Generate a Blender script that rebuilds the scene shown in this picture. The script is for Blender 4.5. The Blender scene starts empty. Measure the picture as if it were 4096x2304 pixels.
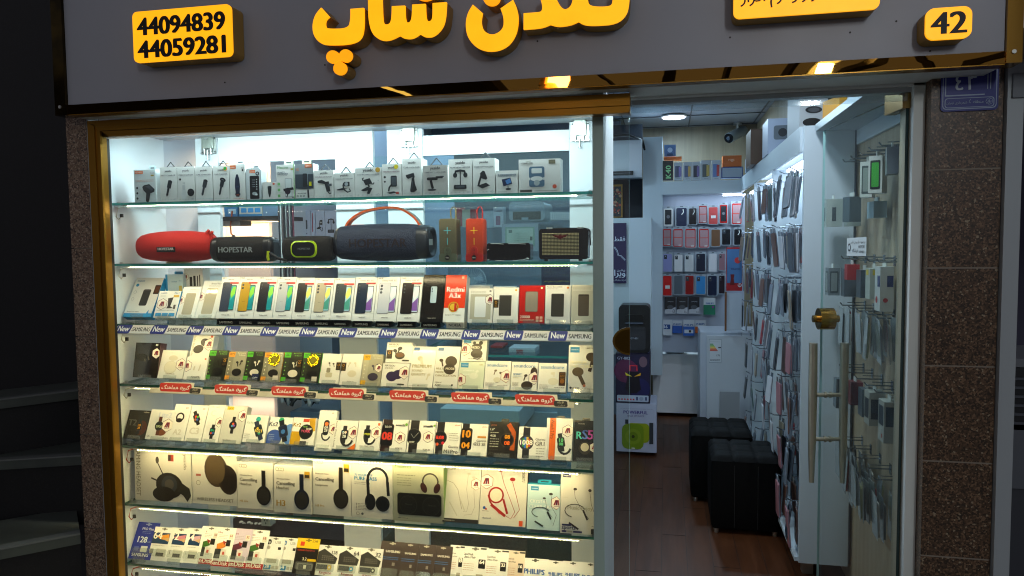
import bpy, math, random, unicodedata
from mathutils import Vector, Matrix
random.seed(7)
S = bpy.context.scene
COL = S.collection
R_ = math.radians
# ---------------------------------------------------------------- camera
YAW, PIT, ROL, FPX, CZ = 0.2081094702, 0.0602049451, -0.0103557376, 2934.85, 1.62
fw = Vector((-math.sin(YAW)*math.cos(PIT), math.cos(YAW)*math.cos(PIT), -math.sin(PIT)))
rt = Vector((math.cos(YAW), math.sin(YAW), 0)); up = rt.cross(fw)
rt, up = math.cos(ROL)*rt + math.sin(ROL)*up, -math.sin(ROL)*rt + math.cos(ROL)*up
cd = bpy.data.cameras.new('camera'); cam = bpy.data.objects.new('camera', cd); COL.objects.link(cam)
cd.sensor_width = 36; cd.lens = FPX/4096*36; cd.clip_start = .05; cd.clip_end = 400
m = Matrix((rt, up, -fw)).transposed().to_4x4(); m.translation = (0, 0, CZ); cam.matrix_world = m
S.camera = cam
# ---------------------------------------------------------------- world, view
W = bpy.data.worlds.new('World'); S.world = W; W.use_nodes = True
nt = W.node_tree; bg = nt.nodes['Background']
sky = nt.nodes.new('ShaderNodeTexSky'); sky.sky_type = 'NISHITA'; sky.sun_disc = False
sky.sun_elevation = R_(-3.5); sky.sun_rotation = R_(200)
mx = nt.nodes.new('ShaderNodeMix'); mx.data_type = 'RGBA'; mx.blend_type = 'ADD'; mx.inputs[0].default_value = 1
nt.links.new(sky.outputs[0], mx.inputs[6]); mx.inputs[7].default_value = (1.06, 1.05, 1.18, 1)
nt.links.new(mx.outputs[2], bg.inputs[0]); bg.inputs[1].default_value = .15
S.view_settings.view_transform = 'Standard'; S.view_settings.look = 'None'
S.view_settings.exposure = 0; S.view_settings.gamma = 1
cy = S.cycles; cy.max_bounces = 9; cy.diffuse_bounces = 4; cy.glossy_bounces = 4; cy.transmission_bounces = 6
cy.transparent_max_bounces = 24; cy.sample_clamp_indirect = 3; cy.sample_clamp_direct = 0
cy.caustics_reflective = False; cy.caustics_refractive = False; cy.use_denoising = True; cy.filter_width = 1.1
K_TUBE, K_LED, K_ROOM = 12.0, 150, 9.0      # lamp powers
# ---------------------------------------------------------------- pixel of the 4096 photograph -> point
def ray(x, y): return rt*((x-2048)/FPX) - up*((y-1152)/FPX) + fw
def at(x, y, Y):
    d = ray(x, y); t = Y/d.y; return Vector((d.x*t, Y, CZ+d.z*t))
def atx(x, y, X):
    d = ray(x, y); t = X/d.x; return Vector((X, d.y*t, CZ+d.z*t))
def atz(x, y, Z):
    d = ray(x, y); t = (Z-CZ)/d.z; return Vector((d.x*t, d.y*t, Z))
# ---------------------------------------------------------------- materials
MC = {}
def lin(h):
    h = h.lstrip('#')
    if len(h) == 3: h = ''.join(c*2 for c in h)
    r = [int(h[i:i+2], 16)/255 for i in (0, 2, 4)]
    return tuple(c/12.92 if c <= .04045 else ((c+.055)/1.055)**2.4 for c in r)+(1,)
def mat(h, rough=.45, metal=0, emit=0, coat=0, bump=0, bs=200, alpha=1):
    k = (h, rough, metal, emit, coat, bump, bs, alpha)
    if k in MC: return MC[k]
    M = bpy.data.materials.new('paint_'+h.strip('#')); M.use_nodes = True
    n = M.node_tree; p = n.nodes['Principled BSDF']; c = lin(h)
    p.inputs['Base Color'].default_value = c; p.inputs['Roughness'].default_value = rough
    p.inputs['Metallic'].default_value = metal
    if coat: p.inputs['Coat Weight'].default_value = coat; p.inputs['Coat Roughness'].default_value = .08
    if emit: p.inputs['Emission Color'].default_value = c; p.inputs['Emission Strength'].default_value = emit
    if alpha < 1: p.inputs['Alpha'].default_value = alpha
    if bump:
        t = n.nodes.new('ShaderNodeTexNoise'); t.inputs['Scale'].default_value = bs; t.inputs['Detail'].default_value = 3
        tc = n.nodes.new('ShaderNodeTexCoord'); n.links.new(tc.outputs['Object'], t.inputs['Vector'])
        b = n.nodes.new('ShaderNodeBump'); b.inputs['Strength'].default_value = bump; b.inputs['Distance'].default_value = .002
        n.links.new(t.outputs[0], b.inputs['Height']); n.links.new(b.outputs[0], p.inputs['Normal'])
    MC[k] = M; return M
def glass(name, tint, k=1.0, rough=.0, blend=.0):
    """thin clear sheet: tinted transparency with a fresnel reflection"""
    if name in MC: return MC[name]
    M = bpy.data.materials.new(name); M.use_nodes = True; n = M.node_tree; n.nodes.clear()
    o = n.nodes.new('ShaderNodeOutputMaterial'); t = n.nodes.new('ShaderNodeBsdfTransparent'); g = n.nodes.new('ShaderNodeBsdfGlossy')
    t.inputs[0].default_value = (*tint, 1); g.inputs['Roughness'].default_value = rough
    f = n.nodes.new('ShaderNodeLayerWeight'); f.inputs[0].default_value = .5
    pw = n.nodes.new('ShaderNodeMath'); pw.operation = 'POWER'; pw.inputs[1].default_value = 5; n.links.new(f.outputs['Facing'], pw.inputs[0])
    mu = n.nodes.new('ShaderNodeMath'); mu.operation = 'MULTIPLY_ADD'; mu.inputs[1].default_value = .9*k; mu.inputs[2].default_value = .04*k
    x = n.nodes.new('ShaderNodeMixShader'); n.links.new(pw.outputs[0], mu.inputs[0]); n.links.new(mu.outputs[0], x.inputs[0])
    n.links.new(t.outputs[0], x.inputs[1]); n.links.new(g.outputs[0], x.inputs[2])
    last = x.outputs[0]
    if blend:
        d = n.nodes.new('ShaderNodeBsdfDiffuse'); d.inputs[0].default_value = (*tint, 1)
        y = n.nodes.new('ShaderNodeMixShader'); y.inputs[0].default_value = blend
        n.links.new(last, y.inputs[1]); n.links.new(d.outputs[0], y.inputs[2]); last = y.outputs[0]
    n.links.new(last, o.inputs[0]); MC[name] = M; return M
def tex(name, cols, kind='noise', scale=10, rough=.5, metal=0, stretch=(1, 1, 1), bump=0, detail=4, pos=None, coat=0, rrough=0):
    """procedural colours through a ramp"""
    if name in MC: return MC[name]
    M = bpy.data.materials.new(name); M.use_nodes = True; n = M.node_tree; p = n.nodes['Principled BSDF']
    tc = n.nodes.new('ShaderNodeTexCoord'); mp = n.nodes.new('ShaderNodeMapping'); mp.inputs['Scale'].default_value = stretch
    n.links.new(tc.outputs['Object'], mp.inputs[0])
    if kind == 'noise':
        t = n.nodes.new('ShaderNodeTexNoise'); t.inputs['Scale'].default_value = scale; t.inputs['Detail'].default_value = detail; out = t.outputs[0]
    elif kind == 'voronoi':
        t = n.nodes.new('ShaderNodeTexVoronoi'); t.inputs['Scale'].default_value = scale
        s = n.nodes.new('ShaderNodeSeparateColor'); n.links.new(t.outputs['Color'], s.inputs[0]); out = s.outputs[0]
    elif kind == 'checker':
        t = n.nodes.new('ShaderNodeTexChecker'); t.inputs['Scale'].default_value = scale; out = t.outputs['Fac']
    else:
        t = n.nodes.new('ShaderNodeTexWave'); t.inputs['Scale'].default_value = scale; t.inputs['Distortion'].default_value = 0 if kind == 'wave' else 3
        if kind == 'weave': t.inputs['Distortion'].default_value = 0
        out = t.outputs['Fac']
    n.links.new(mp.outputs[0], t.inputs['Vector'])
    r = n.nodes.new('ShaderNodeValToRGB'); e = r.color_ramp
    if kind == 'voronoi': e.interpolation = 'CONSTANT'
    pos = pos or [i/max(1, len(cols)-1) for i in range(len(cols))]
    for i, c in enumerate(cols):
        el = e.elements[i] if i < 2 else e.elements.new(pos[i])
        el.position = pos[i]; el.color = lin(c)
    n.links.new(out, r.inputs[0]); n.links.new(r.outputs[0], p.inputs['Base Color'])
    p.inputs['Roughness'].default_value = rough; p.inputs['Metallic'].default_value = metal
    if coat: p.inputs['Coat Weight'].default_value = coat
    if bump:
        b = n.nodes.new('ShaderNodeBump'); b.inputs['Strength'].default_value = bump; b.inputs['Distance'].default_value = .003
        n.links.new(out, b.inputs['Height']); n.links.new(b.outputs[0], p.inputs['Normal'])
    if rrough:
        t2 = n.nodes.new('ShaderNodeTexNoise'); t2.inputs['Scale'].default_value = 4; t2.inputs['Detail'].default_value = 5
        n.links.new(mp.outputs[0], t2.inputs['Vector']); mr = n.nodes.new('ShaderNodeMapRange')
        mr.inputs[3].default_value = rough-rrough; mr.inputs[4].default_value = rough+rrough
        n.links.new(t2.outputs[0], mr.inputs[0]); n.links.new(mr.outputs[0], p.inputs['Roughness'])
    MC[name] = M; return M
# ---------------------------------------------------------------- mesh builder
class MB:
    def __init__(s): s.v = []; s.f = []; s.mi = []; s.ms = []; s.sm = []
    def m(s, M):
        if M not in s.ms: s.ms.append(M)
        return s.ms.index(M)
    def face(s, pts, M, smooth=False):
        b = len(s.v); s.v += [tuple(p) for p in pts]; s.f.append(tuple(range(b, b+len(pts)))); s.mi.append(s.m(M)); s.sm.append(smooth)
    def grid(s, rows, M, closed=False, smooth=True):
        b = len(s.v); n = len(rows[0])
        for r in rows: s.v += [tuple(p) for p in r]
        for i in range(len(rows)-1):
            for j in range(n if closed else n-1):
                k = (j+1) % n
                s.f.append((b+i*n+j, b+i*n+k, b+(i+1)*n+k, b+(i+1)*n+j)); s.mi.append(s.m(M)); s.sm.append(smooth)
    def box(s, x0, x1, y0, y1, z0, z1, M, Ms=None, fr=None):
        """fr: function mapping local xyz; Ms: dict of face -> material (f b l r t d)"""
        fr = fr or (lambda x, y, z: (x, y, z)); Ms = Ms or {}
        P = [fr(x, y, z) for x in (x0, x1) for y in (y0, y1) for z in (z0, z1)]
        b = len(s.v); s.v += [tuple(p) for p in P]
        for k, q in (('f', (0, 4, 5, 1)), ('b', (2, 3, 7, 6)), ('l', (0, 1, 3, 2)), ('r', (4, 6, 7, 5)), ('t', (1, 5, 7, 3)), ('d', (0, 2, 6, 4))):
            s.f.append(tuple(b+i for i in q)); s.mi.append(s.m(Ms.get(k, M))); s.sm.append(False)
    def prism(s, pts, d, M, Mside=None, fr=None):
        """pts: list of 2D (a,b); fr(a,b,c): c=0 front, c=d back"""
        fr = fr or (lambda a, b, c: (a, c, b)); n = len(pts); b = len(s.v)
        s.v += [tuple(fr(p[0], p[1], 0)) for p in pts]+[tuple(fr(p[0], p[1], d)) for p in pts]
        s.f.append(tuple(b+i for i in range(n))); s.mi.append(s.m(M)); s.sm.append(False)
        s.f.append(tuple(b+n+i for i in reversed(range(n)))); s.mi.append(s.m(Mside or M)); s.sm.append(False)
        for i in range(n):
            j = (i+1) % n; s.f.append((b+i, b+j, b+n+j, b+n+i)); s.mi.append(s.m(Mside or M)); s.sm.append(False)
    def tube(s, pts, r, M, n=8, cap=True):
        pts = [Vector(p) for p in pts]; rows = []; rr = r if isinstance(r, (list, tuple)) else [r]*len(pts)
        a = Vector((0, 0, 1))
        for i, p in enumerate(pts):
            t = (pts[min(i+1, len(pts)-1)]-pts[max(i-1, 0)]).normalized()
            if abs(t.dot(a)) > .95: a = Vector((1, 0, 0)) if abs(t.x) < .9 else Vector((0, 1, 0))
            u = t.cross(a).normalized(); w = t.cross(u)
            rows.append([p+(u*math.cos(k*2*math.pi/n)+w*math.sin(k*2*math.pi/n))*rr[i] for k in range(n)])
        s.grid(rows, M, closed=True)
        if cap: s.face(rows[0][::-1], M); s.face(rows[-1], M)
    def ob(s, name, parent=None, loc=None, rz=0):
        me = bpy.data.meshes.new(name); me.from_pydata(s.v, [], s.f)
        for M in s.ms: me.materials.append(M)
        me.polygons.foreach_set('material_index', s.mi); me.polygons.foreach_set('use_smooth', s.sm); me.update()
        o = bpy.data.objects.new(name, me); COL.objects.link(o)
        if parent is not None: o.parent = parent
        if loc is not None: o.location = loc
        o.rotation_euler.z = rz
        return o
LAB = {}
def tag(o, label=None, cat=None, group=None, kind=None):
    if label:
        if label in LAB and not (group and LAB[label] == group): print('DUPLABEL', label)
        LAB[label] = group; n = len(label.split())
        if not 4 <= n <= 16: print('LABELLEN', n, label)
        o['label'] = label
    if cat: o['category'] = cat
    if group: o['group'] = group
    if kind: o['kind'] = kind
    return o
def root(name, loc=(0, 0, 0)):
    o = bpy.data.objects.new(name, None); COL.objects.link(o); o.location = loc; o.empty_display_size = .05; return o
def copy_tree(o, loc=None):
    c = o.copy(); COL.objects.link(c)
    for ch in o.children:
        d = ch.copy(); COL.objects.link(d); d.parent = c
        for g in ch.children:
            e = g.copy(); COL.objects.link(e); e.parent = d
    if loc is not None: c.location = loc
    return c
# ---------------------------------------------------------------- writing
J = {}
for cp in list(range(0xFB50, 0xFC00))+list(range(0xFE80, 0xFEF5)):
    d = unicodedata.decomposition(chr(cp)).split()
    if len(d) == 2 and d[0][0] == '<': J.setdefault(chr(int(d[1], 16)), {}).setdefault(d[0], chr(cp))
def fa(s):
    r = []
    for i, c in enumerate(s):
        f = J.get(c)
        if not f: r.append(c); continue
        p = i > 0 and '<medial>' in J.get(s[i-1], {}); n = '<medial>' in f and i < len(s)-1 and s[i+1] in J
        k = '<medial>' if p and n else '<final>' if p else '<initial>' if n else '<isolated>'
        g = f.get(k, c)
        r.append('\u0665' if g == '\ufee9' else g)
    return ''.join(r)[::-1]
TC = {}
def glyphs(s, res=2):
    if (s, res) in TC: return TC[(s, res)]
    c = bpy.data.curves.new('writing', 'FONT'); c.body = s; c.size = 1; c.resolution_u = res
    o = bpy.data.objects.new('writing', c); me = bpy.data.meshes.new_from_object(o)
    V = [(v.co.x, v.co.y) for v in me.vertices]; F = [tuple(p.vertices) for p in me.polygons]
    bpy.data.objects.remove(o); bpy.data.curves.remove(c); bpy.data.meshes.remove(me)
    xs = [v[0] for v in V]; ys = [v[1] for v in V]
    TC[(s, res)] = (V, F, min(xs), max(xs), min(ys), max(ys)); return TC[(s, res)]
class Face:
    """draws flat print on a rectangle: u,v in 0..1, v downwards"""
    def __init__(s, mb, O, U, V, w, h, step=6e-5, rough=.4):
        s.mb, s.O, s.U, s.V, s.w, s.h, s.N = mb, Vector(O), Vector(U), Vector(V), w, h, Vector(U).cross(Vector(V)); s.z = 3e-4; s.st = step; s.rough = rough; s.clip = False
    def P(s, a, b): return s.O+s.U*a+s.V*b+s.N*s.z
    def M(s, c): return c if not isinstance(c, str) else mat(c, s.rough)
    def poly(s, pts, c):            # pts in (u,v)
        s.z += s.st
        if s.clip: pts = [(min(1, max(0, u)), min(1, max(0, v))) for u, v in pts]
        s.mb.face([s.P(u*s.w, (1-v)*s.h) for u, v in pts], s.M(c))
    def R(s, u0, v0, u1, v1, c): s.poly([(u0, v1), (u1, v1), (u1, v0), (u0, v0)], c)
    def RR(s, u0, v0, u1, v1, r, c, sh=0):   # rounded rectangle; r in widths; sh shears
        k = s.w/s.h; q = []
        for cx, cy_, a0 in ((u1-r, v1-r*k, 0), (u0+r, v1-r*k, 90), (u0+r, v0+r*k, 180), (u1-r, v0+r*k, 270)):
            for a in (0, 30, 60, 90): q.append((cx+r*math.cos(R_(a0+a)), cy_+r*k*math.sin(R_(a0+a))))
        vm = (v0+v1)/2
        s.poly([(u-sh*(v-vm), v) for u, v in q][::-1], c)
    def E(s, u, v, ru, c, rv=None, rot=0, n=20):
        k = s.w/s.h; rv = ru if rv is None else rv; q = []
        for i in range(n):
            a = -2*math.pi*i/n; x = ru*math.cos(a); y = rv*math.sin(a)
            q.append((u+x*math.cos(rot)-y*math.sin(rot), v+(x*math.sin(rot)+y*math.cos(rot))*k))
        s.poly(q, c)
    def ring(s, u, v, r, c, wd=.02, bg='#fff'): s.E(u, v, r, c); s.E(u, v, r-wd, bg)
    def L(s, pts, wd, c):           # stroke through (u,v) points, wd in widths
        k = s.h/s.w; M = s.M(c); P2 = [Vector((p[0], (1-p[1])*k)) for p in pts]; s.z += s.st; Lf = []; Rt = []
        for i, p in enumerate(P2):
            t = (P2[min(i+1, len(P2)-1)]-P2[max(i-1, 0)]); t.normalize(); nn = Vector((-t.y, t.x))*wd/2
            Lf.append(p+nn); Rt.append(p-nn)
        for i in range(len(P2)-1):
            cq = (lambda q: (min(1, max(0, q.x)), min(k, max(0, q.y)))) if s.clip else (lambda q: (q.x, q.y))
            s.mb.face([s.P(a*s.w, b*s.w) for a, b in map(cq, (Rt[i], Rt[i+1], Lf[i+1], Lf[i]))], M)
    def T(s, t, u0, u1, v, c, b=0, hh=None, rot=0, res=2):
        """text from u0 to u1 on baseline v; b bold (in text heights); hh height as fraction of h; rot 1: reads downwards"""
        V, F, x0, x1, y0, y1 = glyphs(t, res); M = s.M(c)
        if rot:   # u0 = left edge of the strip of text, v..u1 its span; text runs downward
            k = (u1-v)*s.h/(x1-x0); kh = (hh*s.w/(y1-y0)) if hh else k
            f = (lambda x, y: (u0*s.w+(y-y0)*kh, (1-v)*s.h-(x-x0)*k)) if rot == 1 else (lambda x, y: (u0*s.w+(y1-y)*kh, (1-u1)*s.h+(x-x0)*k))
        else:
            k = (u1-u0)*s.w/(x1-x0); kh = (hh*s.h/max(.01, y1)) if hh else k
            f = lambda x, y: (u0*s.w+(x-x0)*k, (1-v)*s.h+y*kh)
        sh = [0] if not b else ([-b, 0, b] if b < .03 else [-b, -b/2, 0, b/2, b])
        vb = b*.35 if b >= .045 else 0
        for d in sh:
            s.z += s.st; bb = len(s.mb.v)
            s.mb.v += [tuple(s.P(*f(x+d, y+(vb if (sh.index(d) % 2) else -vb)))) for x, y in V] if b else [tuple(s.P(*f(x, y))) for x, y in V]
            mi = s.mb.m(M)
            for q in F: s.mb.f.append(tuple(bb+i for i in q)); s.mb.mi.append(mi); s.mb.sm.append(False)
    def lines(s, u0, u1, v, n, dv, c, hgt=.008):   # rows of illegible small print
        for i in range(n):
            u = u0; vv = v+i*dv
            while u < u1:
                e = min(u1, u+random.uniform(.03, .1)); s.mb.face([s.P(a*s.w, (1-b)*s.h) for a, b in ((u, vv+hgt), (e, vv+hgt), (e, vv), (u, vv))], s.M(c)); u = e+.015
        s.z += s.st
def px_quad(x0, x1, yt, yb, Y):
    a = at(x0, yb, Y); b = at(x1, yb, Y); c = at((x0+x1)/2, yt, Y); z0 = (a.z+b.z)/2
    return a.x, b.x, z0, c.z
def panel(name, x0, x1, yt, yb, Y, depth, M, parent=None, label=None, cat=None, group=None, kind=None, Ms=None):
    """a box whose front stands at depth Y and covers the given pixels"""
    X0, X1, Z0, Z1 = px_quad(x0, x1, yt, yb, Y); mb = MB()
    mb.box(-(X1-X0)/2, (X1-X0)/2, 0, depth, 0, Z1-Z0, M, Ms)
    o = mb.ob(name, parent, ((X0+X1)/2, Y, Z0))
    tag(o, label, cat, group, kind); return o
def area(name, loc, sx, sy, power, col, rot=(0, 0, 0), parent=None):
    l = bpy.data.lights.new(name, 'AREA'); l.shape = 'RECTANGLE'; l.size = sx; l.size_y = sy; l.energy = power; l.color = col
    o = bpy.data.objects.new(name, l); COL.objects.link(o); o.location = loc; o.rotation_euler = rot
    if parent is not None: o.parent = parent
    return o
# common materials
WHITE = mat('#e9e9e6', .35); ALU = mat('#b9bec0', .4, .0, bump=.15, bs=60); STEEL = mat('#c9cbc8', .28, .9)
BRONZE = tex('bronze_anodised', ['#7a5418', '#8f661c', '#83601c'], 'noise', 2, .3, .75, (1, 1, 1), rrough=.06)
GOLDM = tex('gold_mirror', ['#94692a', '#a07535'], 'noise', 2, .014, 1.0)
BRASS = mat('#b08a45', .2, 1.0)
GLASS = glass('clear_glass', (.95, .985, .975), .75)
BACKGL = glass('cabinet_glass', (.64, .79, .80), .6, 0, .06)
DOORGL = glass('door_glass', (.95, .98, .97), .45, 0, .010)
SHELFGL = glass('shelf_glass', (.92, .96, .945), 1.0)
EDGE = mat('#2f8f86', .15, emit=0, coat=.6)
EDGEDK = mat('#04201f', .12, coat=.3)
ACRYL = glass('acrylic', (.93, .95, .94), 1.2, .05, .05)
# ================================================================= SETTING
def slab(name, x0, x1, y0, y1, z0, z1, M, kind=None, label=None, cat=None, parent=None, group=None, Ms=None, off=None):
    mb = MB(); cx, cy_ = (x0+x1)/2, (y0+y1)/2
    mb.box(x0-cx, x1-cx, y0-cy_, y1-cy_, 0, z1-z0, M, Ms); o = mb.ob(name, parent, (cx, cy_, z0)); tag(o, label, cat, group, kind); return o
PAVE = tex('pavement_stone', ['#5a5958', '#6c6b6a', '#4c4b4a'], 'noise', 8, .6, bump=.2)
slab('ground', -30, 30, -30, 2.42, -.3, 0, PAVE, 'structure')
WOODFL = tex('walnut_planks', ['#331a0d', '#4c2b18', '#3c2010', '#573420'], 'noise', 5, .42, 0, (5, .55, 1), bump=.05, detail=6, rrough=.12)
mb = MB(); SM = mat('#120805', .6)
for i in range(24):
    x = -2.2+i*.128; mb.box(x, x+.0022, 2.45, 7.45, .0004, .0012, SM)
    for j in range(4): y = 2.6+((i*37) % 11)*.11+j*1.25; mb.box(x+.0024, x+.1278, y, y+.0022, .0004, .0012, SM)
mb.ob('floor_joints')['kind'] = 'structure'
WOODFL.node_tree.nodes['Principled BSDF'].inputs['Specular IOR Level'].default_value = .22
slab('shop_floor', -2.25, .86, 2.424, 7.6, -.3, 0, WOODFL, 'structure')
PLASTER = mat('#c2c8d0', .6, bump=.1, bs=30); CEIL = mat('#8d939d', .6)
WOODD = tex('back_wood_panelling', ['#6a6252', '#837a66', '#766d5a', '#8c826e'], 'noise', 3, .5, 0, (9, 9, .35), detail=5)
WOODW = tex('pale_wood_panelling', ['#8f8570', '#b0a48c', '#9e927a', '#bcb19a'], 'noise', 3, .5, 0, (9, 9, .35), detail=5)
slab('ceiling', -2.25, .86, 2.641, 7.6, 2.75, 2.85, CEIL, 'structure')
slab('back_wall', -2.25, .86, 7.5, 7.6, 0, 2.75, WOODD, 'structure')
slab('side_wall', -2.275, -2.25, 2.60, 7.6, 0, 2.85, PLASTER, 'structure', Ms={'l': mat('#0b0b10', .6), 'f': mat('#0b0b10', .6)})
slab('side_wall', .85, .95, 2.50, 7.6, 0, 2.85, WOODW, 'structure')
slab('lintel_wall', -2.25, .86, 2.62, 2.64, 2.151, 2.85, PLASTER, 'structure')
mb = MB()     # joints of the tiled ceiling
for i in range(6): mb.box(-2.2+i*.6, -2.19+i*.6, 3, 7.45, 2.743, 2.7485, mat('#20242c'))
for i in range(8): mb.box(-2.2, .84, 3.2+i*.6, 3.21+i*.6, 2.741, 2.7465, mat('#20242c'))
mb.ob('ceiling_joints')['kind'] = 'structure'
# unseen arcade roof over the pavement, shaped for reflections in the gilt edge
mb = MB()
for i in range(16): mb.box(-1.9+i*.62, -1.9+i*.62+(.04 if i % 3 else .12), -6.5, -1.8, 3.3, 3.4, mat('#3a3226', .6))
mb.ob('reflected_ceiling')['kind'] = 'structure'
slab('reflected_ceiling', -9, -1.91, -6.5, -1.8, 3.3, 3.4, mat('#0c0b0a', .6), 'structure')  # unseen dark slab, added so the gilt edge reflects black at left
# ---- dark neighbour wall and stairs on the left
DKST = tex('black_granite', ['#08080c', '#0d0d12', '#09090e', '#131318'], 'voronoi', 220, .6, pos=[0, .5, .8, .93])
STEPM = tex('dark_marble', ['#33373a', '#4c524e', '#3c4142'], 'noise', 7, .3, bump=.05, detail=6)
slab('neighbour_wall', -9, -2.36, 4.4, 4.5, 0, 8, DKST, 'structure')
slab('upper_wall', -2.2, 12, 2.7, 2.9, 2.95, 8, DKST, 'structure')
slab('neighbour_wall', -2.30, -2.276, 2.585, 4.4, 0, 3.3, DKST, 'structure')
st = root('entrance_stairs', (-2.3, 2.4, 0)); tag(st, 'dark marble stairs climbing beside the stone strip left of the shop window', 'stairs')
def stair(pxL, pxR, Yr, run):
    A = at(*pxR, Yr); B = atz(0, pxL, A.z); d = (B-A).normalized(); B = A+d*1.6; A = A-d*.12 if Yr > 2.5 else A+d*.055; nn = Vector((-d.y, d.x, 0))
    if nn.y < 0: nn = -nn
    mb = MB(); z = A.z; o3 = Vector((-2.3, 2.4, 0))
    for (a, b, z0, z1, M) in ((-.02, run, z-.035, z, STEPM), (.012, run, z-.30, z-.035, DKST)):
        P = [A+nn*a-o3, B+nn*a-o3, B+nn*b-o3, A+nn*b-o3]
        q = [(p.x, p.y) for p in P]; mb.prism(q, z1-z0, M, fr=lambda x, y, c, z0=z0: (x, y, z0+c))
    P = [A-nn*.022-o3, B-nn*.022-o3, B+nn*.02-o3, A+nn*.02-o3]; mb.prism([(p.x, p.y) for p in P], .006, mat('#6a6e6e', .35), fr=lambda x, y, c: (x, y, z+.001+c))  # paler nosing strip, a painted highlight along the step edge
    mb.ob('stair_step', st)
stair(2194, (385, 2120), 2.42, .34); stair(1841, (352, 1820), 2.60, .5); stair(1599, (325, 1560), 2.78, .26)
stair(2600, (415, 2480), 2.28, .3)
A_ = at(325, 1560, 2.78); slab('stair_wall', -5, -2.302, 3.02, 3.06, 0, 8, DKST, 'structure')
# ---- granite strip left, granite pillar right
TERR = tex('grey_terrazzo', ['#6e5648', '#88735f', '#463a32', '#a08c7a', '#7a6250'], 'voronoi', 190, .4, pos=[0, .35, .6, .75, .9])
TERB = tex('brown_granite', ['#4a3829', '#5d4634', '#30251c', '#765c46', '#95866f', '#3e2f24'], 'voronoi', 210, .32, pos=[0, .3, .5, .72, .92, .95])
GROUT = mat('#8d8478', .8)
pl = root('stone_strip', (-2.18, 2.4, 0)); tag(pl, 'narrow speckled stone strip between the dark stairs and the gilt window frame', 'pillar')
zz = [0, .53, .90, 1.28, 1.62, 2.12]
for i in range(5):
    mb = MB(); mb.box(-.045, .045, 0, .065, zz[i]+.002, zz[i+1]-.002, TERR); mb.ob('stone_slab', pl)
mb = MB(); mb.box(-.040, .040, .006, .06, 0, 2.12, GROUT); mb.box(.0465, .048, .0, .06, 0, 2.115, ALU); mb.ob('grout', pl)
pr_ = root('granite_pillar', (.876, 2.45, 0)); tag(pr_, 'brown granite pillar with pale joints below the blue number plate', 'pillar')
X0 = .778-.876; X1 = .972-.876
jz = [0, at(3683, 2221, 2.45).z, at(3690, 1842, 2.45).z, at(3700, 1462, 2.45).z, at(3709, 1072, 2.45).z, at(3719, 680, 2.45).z, 2.3]
for i in range(6):
    mb = MB(); mb.box(X0, X1, 0, .3, jz[i]+.0022, jz[i+1]-.0022, TERB); mb.ob('stone_slab', pr_)
mb = MB(); mb.box(X0+.002, X1-.002, .0012, .29, 0, 2.3, GROUT); mb.ob('grout', pr_)
# ---- next shop on the right
slab('aluminium_post', .975, 1.018, 2.43, 2.53, 0, 2.14, mat('#a2a9ae', .45, .1), label='grey aluminium door post right of the granite pillar', cat='post')
nx = slab('neighbour_shop_floor', 1.0, 3.2, 2.5, 6, -.3, .002, tex('blue_checker', ['#15181d', '#3a4450'], 'checker', 3.2, .4), 'structure')
slab('neighbour_shop_wall', 1.2, 3.2, 5.5, 5.6, 0, 3, mat('#4c4a60', .7), 'structure')
slab('neighbour_shop_wall', 1.06, 1.10, 2.9, 5.5, 0, 3, mat('#57546c', .7), 'structure')
sg = slab('neighbour_sign', .985, 2.4, 2.18, 2.36, 2.13, 2.9, mat('#8d8894', .5), label='grey underside corner of the next shop sign at the right edge', cat='sign')
slab('beam', .985, 2.4, 2.42, 2.6, 2.03, 2.10, mat('#6f747c', .5), 'structure')
# air cooler of the next shop
ac = root('air_cooler', (1.13, 2.72, 0)); tag(ac, 'grey air cooler with black grille standing inside the next shop', 'air cooler')
mb = MB(); mb.box(-.04, .5, 0, .35, .78, 1.0, mat('#5c6068', .4)); mb.box(-.04, .5, 0, .35, .98, 1.19, mat('#191b20', .4)); mb.box(-.04, .5, 0, .35, 1.192, 1.22, mat('#6d7178', .4)); mb.box(-.03, .49, .02, .33, 0, .779, mat('#3b3e46', .5)); mb.ob('housing', ac)
mb = MB()
for i in range(6): mb.box(-.035, .495, -.008, -.001, 1.0+i*.03, 1.008+i*.03, mat('#4b4f58', .4))
mb.ob('grille', ac)
# ================================================================= FASCIA SIGN
sb = root('shop_sign_board', (-.6, 2.31, 2.1)); tag(sb, 'long grey shop sign board with gilt edging above window and door', 'sign board')
o3 = Vector((-.6, 2.31, 2.1))
FASC = tex('fascia_sheet', ['#92949e', '#9fa1ab', '#a6a8b2'], 'noise', 2.2, .42, rrough=.08, detail=7)
fl, fr_, zb = -2.127, .915, 2.139
mb = MB(); mb.box(fl-o3.x, fr_-o3.x, 0, .04, zb-2.1, .9, FASC); mb.ob('front_sheet', sb)
mb = MB()
n = 60; zz0, zz1 = 2.104-2.1, zb-.001-2.1      # slightly wavy mirror strip
rows = []
for j in range(4):
    row = []
    for i in range(n+1):
        x = fl+(fr_-fl)*i/n
        row.append((x-o3.x, -.008+.00022*math.sin(i*.9+j)*(.4+.6*math.sin(i*.37)), zz0+(zz1-zz0)*j/3))
    rows.append(row)
mb.grid(rows, GOLDM); mb.box(fl-o3.x, fr_-o3.x, -.006, .04, zz0-.003, zz0, BRONZE); mb.ob('gilt_edge', sb)
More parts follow.
